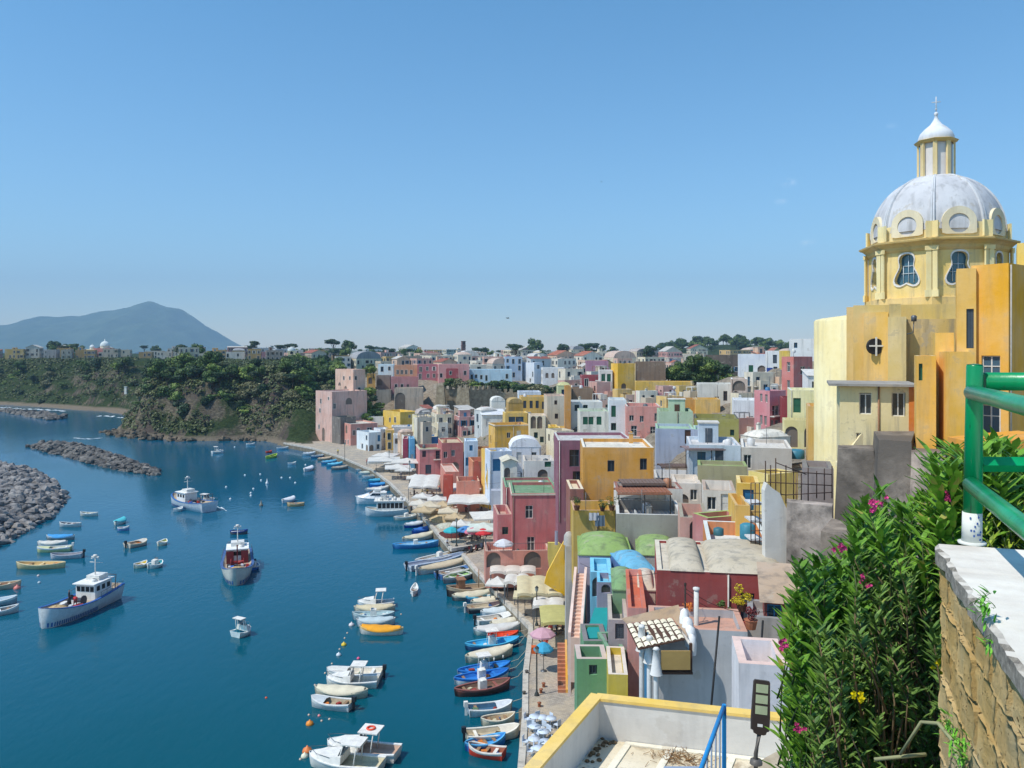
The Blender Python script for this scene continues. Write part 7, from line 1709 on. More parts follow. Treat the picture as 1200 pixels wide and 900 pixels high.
# yellow shrub, pots by the red house door
def pot(px, py, Y, r, c, label, fol=None, n=250, fr=.5):
    p = W(px, py, Y); o = thing('potted_plant', label, 'plant', p); q = MB(); q.lathe([(r*.7, 0), (r, r*1.4), (r*1.08, r*1.4), (r*.9, r*1.3), (.01, r*1.25)], 12, 0, smooth=False); q.build('pot', [plain(c, .8)], o)
    me = crown_mesh(hash(label) % 1000, fr, fr*.9, n, .06, fol or LEAFS[0], 6, r*1.4+fr*.6); link('leaves', me, o); q = MB(); q.tube([(0, 0, r), (0, 0, r*1.4+fr*.5)], .02, 5); q.build('stem', [TRUNK], o)
pot(869, 716, 43.5, .3, (120, 76, 56), 'yellow leaved shrub in a pot by the dark red house door', leafmat((150, 140, 20), (226, 200, 40), 2), 500, .75)
pot(847, 722, 43, .2, (110, 80, 60), 'low green potted plant left of the yellow leaved shrub', None, 200, .4)
pot(858, 724, 43, .16, (60, 44, 40), 'tiny dark pot beside the low green potted plant', None, 120, .25)
pot(880, 737, 39.5, .32, (176, 110, 80), 'wide terracotta pot with dark red leaves on the parapet corner', leafmat((60, 20, 24), (120, 50, 50), 2), 300, .5)
pot(808, 722, 42, .18, (60, 60, 56), 'small pot of orange flowers by the white round post', leafmat((150, 80, 30), (226, 130, 60), 2), 160, .35)
pot(676, 598, 74.6, .3, (110, 70, 50), 'dark green tub plant at the left end of the mustard terrace', None, 300, .8)
pot(706, 599, 74.6, .25, (80, 50, 40), 'low dark plant box in the middle of the mustard terrace', None, 300, .6)
pot(717, 598, 74.6, .3, (110, 70, 50), 'bushy plant at the right end of the mustard terrace', None, 300, .7)
# washing
for (px, py, Y, w_, h_, c, lb) in ((696, 601, 74.5, .9, .7, (226, 226, 232), 'white towel with blue stripes hanging on the mustard terrace'), (703, 604, 74.5, .9, 1.0, (110, 130, 150), 'grey blue cloth hanging on the mustard terrace'), (902, 431, 188, 1.4, 2.6, (60, 90, 170), 'deep blue cloth hanging on the white skyline house'), (908, 432, 188, 1.2, 2.4, (150, 180, 214), 'pale blue cloth hanging beside the deep blue one'), (652, 622, 91.4, .35, 1.6, (206, 206, 226), 'long white and blue sheet hanging beside the golden stair wall')):
    p = W(px, py, Y); q = MB(); q.grid([[(w_*(i/8-.5), .05*math.sin(i*1.9), 0) for i in range(9)], [(w_*(i/8-.5), .08*math.sin(i*1.9+1), -h_) for i in range(9)]]); tag(q.build('hanging_cloth', [fabric(c)], None, p), lb, 'laundry')
# canopy roofs with brown boards near the white stepped house
for (xa, xb, y, Y, c, lb) in ((729, 781, 569, 78, (120, 100, 90), 'upper brown slatted canopy over the plain grey block'), (724, 787, 580, 74, (150, 96, 70), 'lower rust brown canopy over the plain grey block'), (775, 812, 549, 96, (104, 84, 74), 'brown awning on the white stepped house'), (803, 865, 528, 89.4, (140, 120, 120), 'long mauve brown canopy on the pale blue terrace house')):
    a = W(xa, y, Y); b_ = W(xb, y, Y); o = thing('canopy', lb, 'canopy', a); w_ = b_.x-a.x
    q = MB(); n_ = int(w_/.35)
    for i in range(n_): q.box(w_*i/n_, w_*(i+.85)/n_, 0, 2.6, .2-.02, .24)
    q.box(-.05, w_+.05, -.08, 0, .02, .16); q.box(-.05, w_+.05, 2.6, 2.68, .02, .16); q.build('roof', [plain(c, .8)], o)
    for x in (.1, w_/2, w_-.1):
        q = MB(); q.tube([(x, .05, .1), (x, .05, -1.9)], .05, 6); q.build('post', [DARK], o)
# roof furniture: water tanks, satellite dishes, aerials
def tank(px, py, Y, c, label, r=.5, h=1.0):
    p = W(px, py, Y); q = MB(); q.lathe([(r, 0), (r*1.02, h*.1), (r, h*.9), (r*.7, h), (r*.2, h+.05), (.02, h+.06)], 16, 0); tag(q.build('water_tank', [plain(c, .5)], None, p), label, 'tank')
tank(876, 631, 54.5, (60, 130, 150), 'teal water tank on the orange terrace roof'); tank(842, 627, 56, (60, 110, 120), 'small dark teal box tank on the orange terrace roof', .35, .5)
tank(933, 537, 92, (50, 120, 150), 'covered blue tank on the pale rooftop near the church', .9, 1.0)
def dish(px, py, Y, label, az_=.3):
    p = W(px, py, Y); o = thing('satellite_dish', label, 'satellite dish', p, az_); q = MB(); q.T = Matrix.Translation((0, -.1, .9)) @ Matrix.Rotation(rad(70), 4, 'X'); q.lathe([(.02, .14), (.2, .11), (.35, .05), (.42, 0)], 16, 0); q.T = None; q.build('reflector', [WHITE], o)
    q = MB(); q.tube([(0, 0, -.3), (0, 0, .9), (0, -.1, .9)], .03, 6); q.tube([(0, -.15, .6), (0, -.6, .9)], .015, 5); q.build('mast', [METAL], o)
dish(850, 528, 95, 'white satellite dish on the pale blue terrace house'); dish(744, 614, 73, 'white satellite dish at the left of the plain grey block', 1.2); dish(790, 441+18, 188, 'little satellite dish on the grey roofed low house'); dish(930, 417, 150, 'satellite dish on the tall coral red house')
ri_ = random.Random(9); cnt = 0
for i in HOUSES:
    if 60 < i['Y'] < 260 and i['roof'] in ('flat', 'terr') and i['L'] > 3.5 and ri_.random() < .5:
        q = MB(); x = ri_.uniform(.6, i['L']-.6); y = ri_.uniform(.8, max(.9, i['M']-.6)); hh = ri_.uniform(1.8, 3); q.tube([(x, y, i['zr']-.1), (x, y, i['zr']+hh)], .03, 5)
        for k in range(5): q.box(x-.45+.05*k, x+.45-.05*k, y-.01+0, y+.01, i['zr']+hh-.1-.14*k, i['zr']+hh-.08-.14*k)
        q.build('aerial', [METAL], i['o'])
        if ri_.random() < .5:
            q = MB(); x = ri_.uniform(.8, i['L']-.8); y = ri_.uniform(1, max(1.1, i['M']-.8)); q.lathe([(.4, -.02), (.42, .1), (.4, .8), (.1, .95)], 12, 0, (x, y, i['zr'])); q.build('water_tank', [plain(ri_.choice([(206, 206, 206), (60, 110, 150), (90, 96, 100), (170, 120, 90)]), .5)], i['o'])
for (xa, ya, Ya, xb, yb, Yb, lb) in ((803, 690, 40.5, 905, 716, 41, 'thin sagging wire from the iron post to the small red shed'), (803, 694, 40.5, 868, 712, 45.9, 'thin wire from the iron post to the dark red house door'), (770, 672, 46, 680, 660, 64, 'thin wire from the dark red house to the lime dome house'), (655, 582, 106, 682, 560, 88, 'thin wire between coral pink house and orange yellow house'), (613, 560, 120, 548, 566, 165, 'thin wire above the quay restaurants'), (765, 545, 88, 808, 530, 90, 'thin wire from orange yellow house to pale blue terrace house')):
    a = W(xa, ya, Ya); b_ = W(xb, yb, Yb); q = MB(); q.tube([a.lerp(b_, i/8)-Vector((0, 0, .5*math.sin(math.pi*i/8))) for i in range(9)], .014, 4); tag(q.build('overhead_wire', [DARK]), lb, 'wire')
# birds
def bird(px, py, Y, label):
    p = W(px, py, Y); q = MB(); q.tube([(-.3, 0, 0), (-.1, 0, .03), (.15, 0, .02), (.3, 0, 0)], [.01, .07, .06, .01], 6)
    for s in (-1, 1): q.poly(((-.08, 0, .04), (.1, 0, .04), (.02, s*.35, .16), (-.06, s*.36, .15))); q.poly(((.02, s*.35, .16), (-.06, s*.36, .15), (-.2, s*.75, .08)))
    q.poly(((-.3, 0, 0), (-.5, .1, 0), (-.5, -.1, 0))); tag(q.build('bird', [plain((30, 30, 34), .8)], None, p, .6), label, 'bird')
bird(595, 373, 120, 'dark gull gliding over the middle of the town'); bird(705, 213, 260, 'speck of a bird high in the sky')
# ------------------------------------------------------------------ church with the big dome
cY = 68.0; cpx = 1097; C0 = W(cpx, 352, cY); CX = C0.x
SY = (232, 196, 104); SYL = (236, 208, 136); STO = (214, 196, 160)
ch = thing('domed_church', 'yellow church with a large white ribbed dome and lantern', 'church', (CX, cY, 0))
fa = math.atan2(-cY, -CX)-rad(3)     # direction of the corner that looks at the viewpoint
def zc(py): return EYE-(py-HY)/F*cY
def octp(r, z, k=8, ph=0): return [(r*math.cos(fa+ph+i*2*math.pi/k), r*math.sin(fa+ph+i*2*math.pi/k), z) for i in range(k)]
wallm = stucco(SY, .7); trim = stucco(SYL, .35); domem = stucco((190, 190, 194), .8); cornm = stucco((206, 170, 92), .5)
Ro = 5.25; zb_, zt_ = zc(352), zc(296); face_w = 2*Ro*math.sin(math.pi/8)
PEAR = []
for i in range(33):
    k_ = i if i <= 16 else 32-i; PH = ((0, 1), (.15, .985), (.28, .93), (.37, .82), (.41, .66), (.40, .5), (.37, .34), (.37, .2), (.43, .02), (.53, -.2), (.62, -.42), (.66, -.62), (.61, -.8), (.48, -.91), (.32, -.93), (.15, -.86), (0, -.77))
    PEAR.append((PH[k_][0]*(1 if i <= 16 else -1), PH[k_][1]))
q = MB(); pts = octp(Ro, 0)
wh_ = zt_-zb_; win_list = []
for i in range(8):
    a = Vector(pts[i]); b_ = Vector(pts[(i+1) % 8]); u = (b_-a); Wd = u.length; u.normalize(); n = Vector((u.y, -u.x, 0)); mid = (a+b_)/2
    if n.dot(mid) < 0: n = -n
    # wall panel with a pear shaped opening: radial strips from the opening to the rectangle
    cz = zb_+wh_*.56; sx, sz = 1.5, 1.3
    ring = [mid+u*(x*sx)+Vector((0, 0, cz+z*sz)) for x, z in PEAR[:-1]]
    outer = []
    for x, z in PEAR[:-1]:
        ang = math.atan2(z*sz, x*sx+1e-9); dx, dz = math.cos(ang), math.sin(ang)
        k = min((Wd/2)/abs(dx) if abs(dx) > 1e-6 else 1e9, ((zt_-cz) if dz > 0 else (cz-zb_))/abs(dz) if abs(dz) > 1e-6 else 1e9)
        outer.append(mid+u*(dx*k)+Vector((0, 0, cz+dz*k)))
    m_ = len(ring)
    for j in range(m_):
        k = (j+1) % m_; q.poly((ring[j], outer[j], outer[k], ring[k]), 0)
        # fill rectangle corners
        ua, ub = (outer[j]-mid).dot(u), (outer[k]-mid).dot(u); za, zb2 = outer[j].z, outer[k].z
        if abs(abs(ua)-Wd/2) < 1e-4 and abs(abs(ub)-Wd/2) > 1e-3 or abs(abs(ub)-Wd/2) < 1e-4 and abs(abs(ua)-Wd/2) > 1e-3:
            cu = math.copysign(Wd/2, ua if abs(abs(ua)-Wd/2) < 1e-4 else ub); cz2 = zt_ if (za+zb2)/2 > cz else zb_
            q.poly((outer[j], mid+u*cu+Vector((0, 0, cz2)), outer[k]), 0)
        q.poly((ring[j], ring[k], ring[k]-n*.45, ring[j]-n*.45), 0)
    win_list.append((mid, u, n, cz, ring))
q.build('drum', [wallm], ch)
for (mid, u, n, cz, ring) in win_list:
    q = MB(); m_ = len(ring); cc_ = mid+Vector((0, 0, cz))
    for j in range(m_):
        k = (j+1) % m_; rj, rk = ring[j], ring[k]; oj = cc_+(rj-cc_)*1.11; ok = cc_+(rk-cc_)*1.11
        q.poly((rj+n*.09, oj+n*.09, ok+n*.09, rk+n*.09)); q.poly((oj+n*.09, oj, ok, ok+n*.09)); q.poly((rj+n*.09, rk+n*.09, rk-n*.1, rj-n*.1))
    wn = q.build('window', [stucco((214, 208, 200), .3)], ch)
    q = MB(); q.poly([p-n*.35 for p in ring]); q.build('pane', [glassy((50, 90, 110))], wn)
    q = MB()
    q.box(0, 0, 0, 0, 0, 0) if False else None
    for (ua, za, ub, zb3) in ((0, -1.15, 0, 1.2), (-.62, -.25, .62, -.25), (-.45, .35, .45, .35), (.42, -1.0, .42, .3), (-.42, -1.0, -.42, .3)):
        q.tube([cc_+u*ua+Vector((0, 0, za))-n*.3, cc_+u*ub+Vector((0, 0, zb3))-n*.3], .035, 5)
    q.build('glazing_bars', [plain((190, 200, 206), .5)], wn)
# corner pilasters, plinth and cornice
for i in range(8):
    q = MB(); c = Vector(octp(Ro, 0)[i]); r_ = c.normalized(); t = Vector((-r_.y, r_.x, 0))
    for s in (-1, 1):
        a_ = fa+i*math.pi/4+s*math.pi/8; n = Vector((math.cos(a_), math.sin(a_), 0)); tt = Vector((-n.y, n.x, 0))*(-s)
        p0 = c+tt*.08; p1 = c+tt*.46
        q.prism([p0, p1, p1+n*.12, p0+n*.12+r_*.05], zb_+.55, zt_-.35)
        q.prism([c, c+tt*.56, c+tt*.56+n*.17, c+n*.17+r_*.08], zb_+.0, zb_+.55)
        q.prism([c, c+tt*.54, c+tt*.54+n*.17, c+n*.17+r_*.08], zt_-.35, zt_-.02)
    q.build('pilaster', [trim], ch)
q = MB()
prof = [(Ro+.05, zt_-.3), (Ro+.2, zt_-.12), (Ro+.22, zt_+.1), (Ro+.45, zt_+.3), (Ro+.75, zt_+.42), (Ro+.78, zt_+.55), (Ro+.1, zt_+.68), (Ro-.4, zt_+.7)]
q.grid([octp(r, z) for r, z in prof], 0, False, closeu=True); q.build('cornice', [cornm], ch)
# attic with round arched oculi, then the dome
za0 = zt_+.68; za1 = zc(270); Ra = Ro-.18
q = MB(); q.grid([octp(Ra, za0), octp(Ra, za1)], 0, False, closeu=True)
for i in range(8):
    c = Vector(octp(Ra, 0)[i])
    for s in (-1, 1):
        a_ = fa+i*math.pi/4+s*math.pi/8; n = Vector((math.cos(a_), math.sin(a_), 0)); tt = Vector((-n.y, n.x, 0))*(-s)
        q.prism([c+tt*.02, c+tt*.5, c+tt*.5+n*.15, c+n*.15], za0, za1+.1)
q.build('attic', [trim], ch)
for i in range(8):
    a_ = fa+(i+.5)*math.pi/4; n = Vector((math.cos(a_), math.sin(a_), 0)); u = Vector((-n.y, n.x, 0)); R_ap = Ra*math.cos(math.pi/8)
    cc_ = n*(R_ap+.06)+Vector((0, 0, za1-.0)); q = MB(); N_ = 24
    outr = [cc_+u*(1.28*math.cos(t))+Vector((0, 0, 1.22*math.sin(t))) for t in [math.pi*k/N_ for k in range(N_+1)]]
    ou2 = [p-n*1.6 for p in outr]
    q.grid([[p+n*.1 for p in outr], ou2], 0, True)
    base_pts = [cc_-u*1.28-Vector((0, 0, .95)), cc_+u*1.28-Vector((0, 0, .95))]
    inr_ = [cc_+u*(.78*math.cos(t))+Vector((0, 0, .76*math.sin(t)-.1)) for t in [2*math.pi*k/32 for k in range(32)]]
    # plate with a round opening
    for k in range(32):
        t0, t1 = 2*math.pi*k/32, 2*math.pi*(k+1)/32
        def outp(t):
            x, z = math.cos(t), math.sin(t)
            if z >= 0: return cc_+u*(1.28*x)+Vector((0, 0, 1.22*z))+n*.1
            kk = min(1.28/abs(x) if abs(x) > 1e-6 else 1e9, .95/abs(z)); return cc_+u*(x*kk)+Vector((0, 0, z*kk))+n*.1
        q.poly((inr_[k]+n*.1, outp(t0), outp(t1), inr_[(k+1) % 32]+n*.1))
        q.poly((inr_[k]+n*.1, inr_[(k+1) % 32]+n*.1, inr_[(k+1) % 32]-n*.12, inr_[k]-n*.12))
    oc = q.build('oculus', [stucco((226, 208, 168), .4)], ch)
    q = MB(); q.poly([p-n*.05 for p in inr_]); q.build('infill', [stucco((206, 198, 196), .6)], oc)
zd = za1-.5; Rd = Ra-.1; hd = zc(206)-zd
q = MB(); rows = []
for j in range(15):
    t = math.pi/2*j/14*.93; rr_ = Rd*math.cos(t)**.92; z = zd+hd*math.sin(t)/math.sin(math.pi/2*.93)
    row = []
    for i in range(48):
        a_ = fa+i*2*math.pi/48; ph = ((i+.0) % 6)/6*math.pi/4-math.pi/8; oc_ = math.cos(math.pi/8)/math.cos(ph) if False else 1
        k_ = (i % 6)/6*math.pi/4; oct_r = math.cos(math.pi/8)/math.cos(k_-math.pi/8)
        r2 = rr_*(1+.35*(oct_r-1)); row.append((r2*math.cos(a_), r2*math.sin(a_), z))
    rows.append(row)
q.grid(rows, 0, True, closeu=True); dome = q.build('dome', [domem], ch)
for i in range(8):
    q = MB(); a_ = fa+i*math.pi/4
    path = []
    for j in range(15):
        t = math.pi/2*j/14*.93; path.append((j, Rd*math.cos(t)**.92+.04, zd+hd*math.sin(t)/math.sin(math.pi/2*.93)))
    n = Vector((math.cos(a_), math.sin(a_), 0)); u = Vector((-n.y, n.x, 0))
    rws = []
    for j, r_, z in path:
        w2 = .2*(1-.55*j/14); c = n*r_+Vector((0, 0, z)); rws.append([c-u*w2-n*.06, c-u*w2*.8+n*.11, c-u*w2*.1+n*.11, c-u*w2*.1+n*.03, c+u*w2*.1+n*.03, c+u*w2*.1+n*.11, c+u*w2*.8+n*.11, c+u*w2-n*.06])
    q.grid(rws, 0, False); q.build('rib', [stucco((196, 198, 202), .8)], dome)
# lantern
zl = zc(207); zl1 = zc(169); rl = 1.42
lt = MB(); lt.grid([octp(rl*.86, zl-.3), octp(rl*.86, zl1)], 0, False, closeu=True)
lan = lt.build('lantern', [stucco((214, 206, 200), .5)], ch)
for i in range(8):
    q = MB(); c = Vector(octp(rl*.9, 0)[i]); n = c.normalized(); u = Vector((-n.y, n.x, 0)); q.prism([c-u*.18, c+u*.18, c+u*.15+n*.16, c-u*.15+n*.16], zl-.2, zl1)
    q.build('lantern_pilaster', [stucco((226, 196, 130), .6)], lan)
q = MB(); q.grid([octp(r, z) for r, z in ((rl*.95, zl1-.05), (rl*1.1, zl1+.02), (rl*1.2, zl1+.2), (rl*1.02, zl1+.28), (rl*.4, zl1+.3))], 0, False, closeu=True); q.build('lantern_cornice', [cornm], lan)
z0 = zl1+.28; q = MB(); q.lathe([(rl*.95, z0), (rl*.98, z0+.22), (rl*.86, z0+.62), (rl*.6, z0+1.02), (rl*.32, z0+1.35), (rl*.14, z0+1.75), (rl*.07, z0+2.1), (.15, z0+2.15), (.17, z0+2.28), (.1, z0+2.4), (.03, z0+2.42)], 24, 0); cap_ = q.build('onion_cap', [stucco((214, 216, 220), .5)], lan)
q = MB(); zc_ = z0+2.4; q.tube([(0, 0, zc_), (0, 0, zc_+1.3)], .04, 6); q.tube([(-.32, .1, zc_+.85), (.32, -.1, zc_+.85)], .035, 6); q.lathe([(.02, -.1), (.1, 0), (.02, .1)], 8, 0, (0, 0, zc_+.25)); q.build('cross', [plain((206, 206, 206), .5)], cap_)
# base under the drum and the stained lower walls, built as upright blocks
def block(pts, z1, z0, c, name, par, wear=.8, top=None):
    """pts: (px, Y) footprint corners"""
    q = MB(); P = [((px-600)/F*Y, Y) for px, Y in pts]; q.prism(P, z0, z1, 0, 1); return q.build(name, [stucco(c, wear), stucco(top or c, .8)], par)
chw = ch
ch_loc = ch.location
def blk(pts, py, Yr, z0, c, name, par=None, wear=.8, top=None):
    z1 = EYE-(py-HY)/F*Yr; q = MB(); P = [((px-600)/F*Y-ch_loc.x, Y-ch_loc.y) for px, Y in pts]; q.prism(P, z0, z1, 0, 1)
    return q.build(name, [stucco(c, wear), stucco(top or (186, 182, 172), .8)], par or ch), z1
q = MB(); q.grid([octp(Ro+.3, zb_-3.2), octp(Ro+.3, zb_), octp(Ro-.3, zb_+.12)], 0, False, closeu=True); q.build('drum_base', [stucco((222, 182, 96), .7)], ch)
blk([(1012, 62.5), (1041, 61.2), (1041, 74), (1012, 74)], 366, 62, 18, (230, 178, 76), 'apse_wall', wear=.5)
blk([(1040.5, 60.4), (1062, 60), (1062, 66), (1040.5, 66)], 371, 60, 18, (230, 198, 120), 'buttress', wear=.6)
blk([(1042, 60.6), (1056, 60.6), (1056, 62.5), (1042, 62.5)], 356, 60.6, 18, (230, 196, 116), 'upper_buttress', wear=.6)
blk([(1062, 61), (1135, 59.5), (1135, 72), (1062, 72)], 374, 60.5, 18, (214, 176, 96), 'nave_wall', wear=1)
blk([(1000, 64), (1100, 62.4), (1140, 62), (1140, 76), (1000, 76)], 357, 63, 26, (220, 182, 92), 'upper_wall', wear=.45)
blk([(992, 65), (1013, 64), (1013, 72), (992, 72)], 360, 65, 26, (210, 168, 84), 'side_chapel', wear=.6)
# round apse tower
q = MB(); ax = (1009-600)/F*64.5; r_ = 3.5
zt2 = EYE-(373-HY)/F*65
q.lathe([(r_, 16), (r_, zt2-.15), (r_-.12, zt2), (r_-.6, zt2+.12), (.05, zt2+.5)], 48, 0, (29.05-ch_loc.x, 68-ch_loc.y, 0)); q.build('round_tower', [stucco((230, 210, 146), .45)], ch)
# cross shaped window with round opening
p = Vector(((1026-600)/F*61.6, 61.6, EYE-(406-HY)/F*61.6))-Vector(ch_loc)
q = MB(); q.T = Matrix.Translation(p+Vector((0, .24, 0))) @ Matrix.Rotation(math.pi/2, 4, 'X'); q.lathe([(.62, 0), (.62, .3), (.02, .31)], 20, 0, smooth=False); q.T = None; cw_ = q.build('round_window', [DARK], ch)
q = MB(); q.box(p.x-.06, p.x+.06, p.y-.16, p.y-.1, p.z-.72, p.z+.72); q.box(p.x-.52, p.x-.062, p.y-.16, p.y-.1, p.z-.02, p.z+.1); q.box(p.x+.062, p.x+.52, p.y-.16, p.y-.1, p.z-.02, p.z+.1); q.build('cross_frame', [WHITE], cw_)
# grey ledge and the lower projecting house
house(981, 984, 1065, 452, 560, 55.5, 4, (226, 206, 146), 'stained pale yellow annex with two windows at the foot of the church', 'flat', (150, 146, 140), M=6, wr=[(1014, 473, .75, 1.45, p_), (1053, 474, .85, 1.6, p_), (1006.5, 514, .35, .8, p_)], wl=[], wear=1.0, down=6, par=.1, cornice=False, fc='w')
h_ = HOUSES[-1]; q = MB(); q.box(-.7, h_['L']+.6, -.55, h_['M'], h_['H']+.003, h_['H']+.16); q.build('eaves_slab', [stucco((150, 146, 140), .9)], h_['o'])
q = MB(); q.tube([(h_['L']*.57, -.06, h_['H']), (h_['L']*.57, -.06, 0)], .06, 8); q.build('drainpipe', [plain((150, 110, 80), .6)], h_['o'])
slantwall([(984, 548), (984, 543), (1012, 505), (1014, 506), (1012, 548)], 55.0, .7, (226, 206, 150), 'buttress', 'slanting cream buttress at the foot of the round church tower', 'wall')
house(1064, 1065, 1074, 452, 503, 54, 3, (224, 120, 30), 'vivid orange recess wall between annex and yellow palazzo', 'flat', (206, 130, 60), M=3, wr=[], wl=[], wear=.2, base=False)
p = W(1071, 375, 58); q = MB(); q.lathe([(.02, -.1), (.18, -.1), (.2, .25), (.12, .34), (.02, .34)], 10, 0); q.tube([(0, 0, -.1), (0, .1, -.9), (-.3, .4, -1.0)], .04, 5); tag(q.build('floodlight', [METAL], None, p), 'grey floodlight bracket on the stained church wall', 'lamp')

# ------------------------------------------------------------------ yellow palazzo
YP = (242, 168, 30); YPL = (240, 178, 60); YPO = (232, 150, 20)
house(1072, 1074, 1097, 417, 540, 48, 4, YPL, 'narrow yellow wing of the palazzo with slit windows', 'flat', (206, 186, 140), M=5, wr=[(1077, 436, .2, 1.0, p_)], wl=[], down=5, wear=.5, base=False)
house(1094, 1096, 1114, 390, 540, 49.5, 4, (234, 182, 70), 'taller yellow wing with a brown door to its terrace', 'flat', (206, 186, 140), M=5, wr=[(1104, 401, .9, 1.6, 'D')], wl=[], down=5, fc='n', wear=.4, base=False)
house(1096, 1113, 1143, 412, 545, 46, 5, YPL, 'projecting yellow bay with narrow windows and roof terrace', 'flat', (226, 200, 150), M=5, wl=[(1099, 436, .3, 1.4, p_), (1099, 487, .3, 1.2, 'D')], wr=[], down=5, wear=.4, base=False)
house(1120, 1121, 1144, 315, 545, 47.6, 5, YPL, 'slim yellow palazzo flank with one tall grey shutter', 'flat', (226, 196, 120), M=4, wr=[(1138, 385, .38, 2.3, 'c')], wl=[], down=5, wear=.3, fc='b', base=False, par=.2)
house(1142, 1182, 1245, 308, 545, 46, 38, YP, 'tall bright yellow palazzo with white framed windows and an orange side', 'flat', (226, 196, 120), wl=[(1161, 434, 1.0, 1.7, 'F'), (1161, 492, 1.05, 1.85, 'F')], wr=[], down=5, wear=.3, fc='w', base=False, par=.2)
0 and house(1182, 1183, 1235, 306, 545, 46, 30, YPO, 'deep orange palazzo wall at the right edge', 'flat', (226, 170, 60), M=8, wr=[], wl=[], down=5, wear=.25, base=False, par=.2)
house(1190, 1192, 1230, 285, 330, 52, 2, (236, 196, 90), 'pale yellow chimney block above the orange palazzo wall', 'flat', (226, 190, 110), M=4, wr=[], wl=[], down=3, base=False)
slantwall([(1150, 545), (1150, 520), (1200, 515), (1240, 512), (1240, 620), (1150, 620)], 38, 3, YPO, 'garden_wall', 'low orange garden wall below the palazzo', 'wall')

# ------------------------------------------------------------------ old grey retaining walls under the church
GW = (120, 112, 104)
def battered(pts, py, Yr, z0, lean, c, name, label, cat='wall'):
    z1 = EYE-(py-HY)/F*Yr; q = MB(); P = [Vector(((px-600)/F*Y, Y, z1)) for px, Y in pts]; cen = sum(P, Vector())/len(P)
    q2 = [Vector((p.x, p.y, z0))+Vector(((p.x-cen.x), (p.y-cen.y), 0)).normalized()*lean for p in P]
    a = [q.pt(p) for p in q2]; b_ = [q.pt(p) for p in P]; n = len(P)
    for i in range(n): q.idx((a[i], a[(i+1) % n], b_[(i+1) % n], b_[i]))
    q.idx(b_); return tag(q.build(name, [stone(mul3(c, .62), mul3(c, 1.35), .9, .7, .12, mul3(c, .85))]), label, cat)
battered([(982, 52), (1024, 51), (1024, 54), (982, 54)], 527, 51.5, 12, .8, GW, 'retaining_wall', 'dark stained retaining wall left of the battered bastion')
battered([(1030, 48), (1068, 47), (1072, 53), (1024, 53)], 513, 49, 12, 2.2, GW, 'bastion', 'grey battered bastion under the church annex')
battered([(1068, 46), (1108, 44), (1108, 50), (1068, 51)], 530, 46, 12, 1.2, (140, 128, 118), 'retaining_wall', 'brownish retaining wall right of the battered bastion')
battered([(962, 40), (1000, 38), (1012, 41), (975, 43)], 622, 40, 8, 1.2, (136, 124, 112), 'wall_block', 'low grey masonry block in front of the bastion')
battered([(1000, 34), (1150, 30), (1160, 40), (1000, 42)], 640, 36, 8, 1.0, (150, 140, 120), 'terrace_wall', 'rubble terrace behind the oleander')
# ruined plaster wall and scaffolded yard
slantwall([(897, 672), (896, 575), (899, 566), (905, 572), (914, 578), (919, 590), (922, 596), (922, 672), (922, 700), (897, 700)], 47, .6, (206, 202, 194), 'ruined_wall', 'crumbling whitewashed wall end with ragged top')
battered([(922, 46.5), (975, 45), (976, 46), (922, 47.5)], 588, 46.5, 10, .1, (146, 136, 128), 'yard_wall', 'smooth grey brown yard wall with curved top')
house(940, 942, 977, 548, 590, 56, 3, (150, 136, 132), 'grey shed behind the scaffolded yard', 'flat', (120, 116, 112), M=4, wr=[], wl=[], down=6)
o = thing('scaffold_fence', 'rusty scaffold pole fence on top of the ruined wall', 'fence', W(897, 575, 47.5))
rs = random.Random(4); bs = o.location
xs_ = [(897, 540, 580), (903, 545, 585), (909, 537, 592), (915, 552, 590), (921, 545, 590), (930, 550, 588), (939, 555, 586), (947, 548, 588), (957, 552, 584), (966, 549, 586), (975, 546, 584)]
for (x, y0, y1) in xs_:
    q = MB(); q.tube([W(x, y1, 47.5)-bs, W(x, y0, 47.5)-bs], .035, 5); q.build('upright', [plain((70, 52, 44), .8)], o)
for (xa, ya, xb, yb) in ((897, 551, 975, 556), (897, 565, 975, 569), (909, 542, 945, 556), (921, 580, 975, 577), (897, 577, 921, 580)):
    q = MB(); q.tube([W(xa, ya, 47.45)-bs, W(xb, yb, 47.45)-bs], .03, 5); q.build('rail', [plain((70, 52, 44), .8)], o)
# iron stair cage beside the yellow balcony house
o = thing('metal_stair', 'white and grey metal balcony stair left of the ruined wall', 'stairs', W(888, 640, 50)); bs = o.location
q = MB()
for k, (ya, yb) in enumerate(((572, 590), (591, 610), (612, 632))):
    a = W(880, yb, 50)-bs; b_ = W(895, yb, 50)-bs; q.box(a.x, b_.x, a.y, a.y+1.4, a.z-.1, a.z)
q.build('landing', [plain((206, 206, 206), .6)], o)
q = MB()
for x in (880, 885, 890, 895):
    q.tube([W(x, 645, 50)-bs, W(x, 566, 50)-bs], .03, 5)
for y in (566, 578, 590, 600, 612, 622, 634): q.tube([W(880, y, 50)-bs, W(895, y, 50)-bs], .025, 5)
q.build('railing', [plain((80, 60, 50), .7)], o)
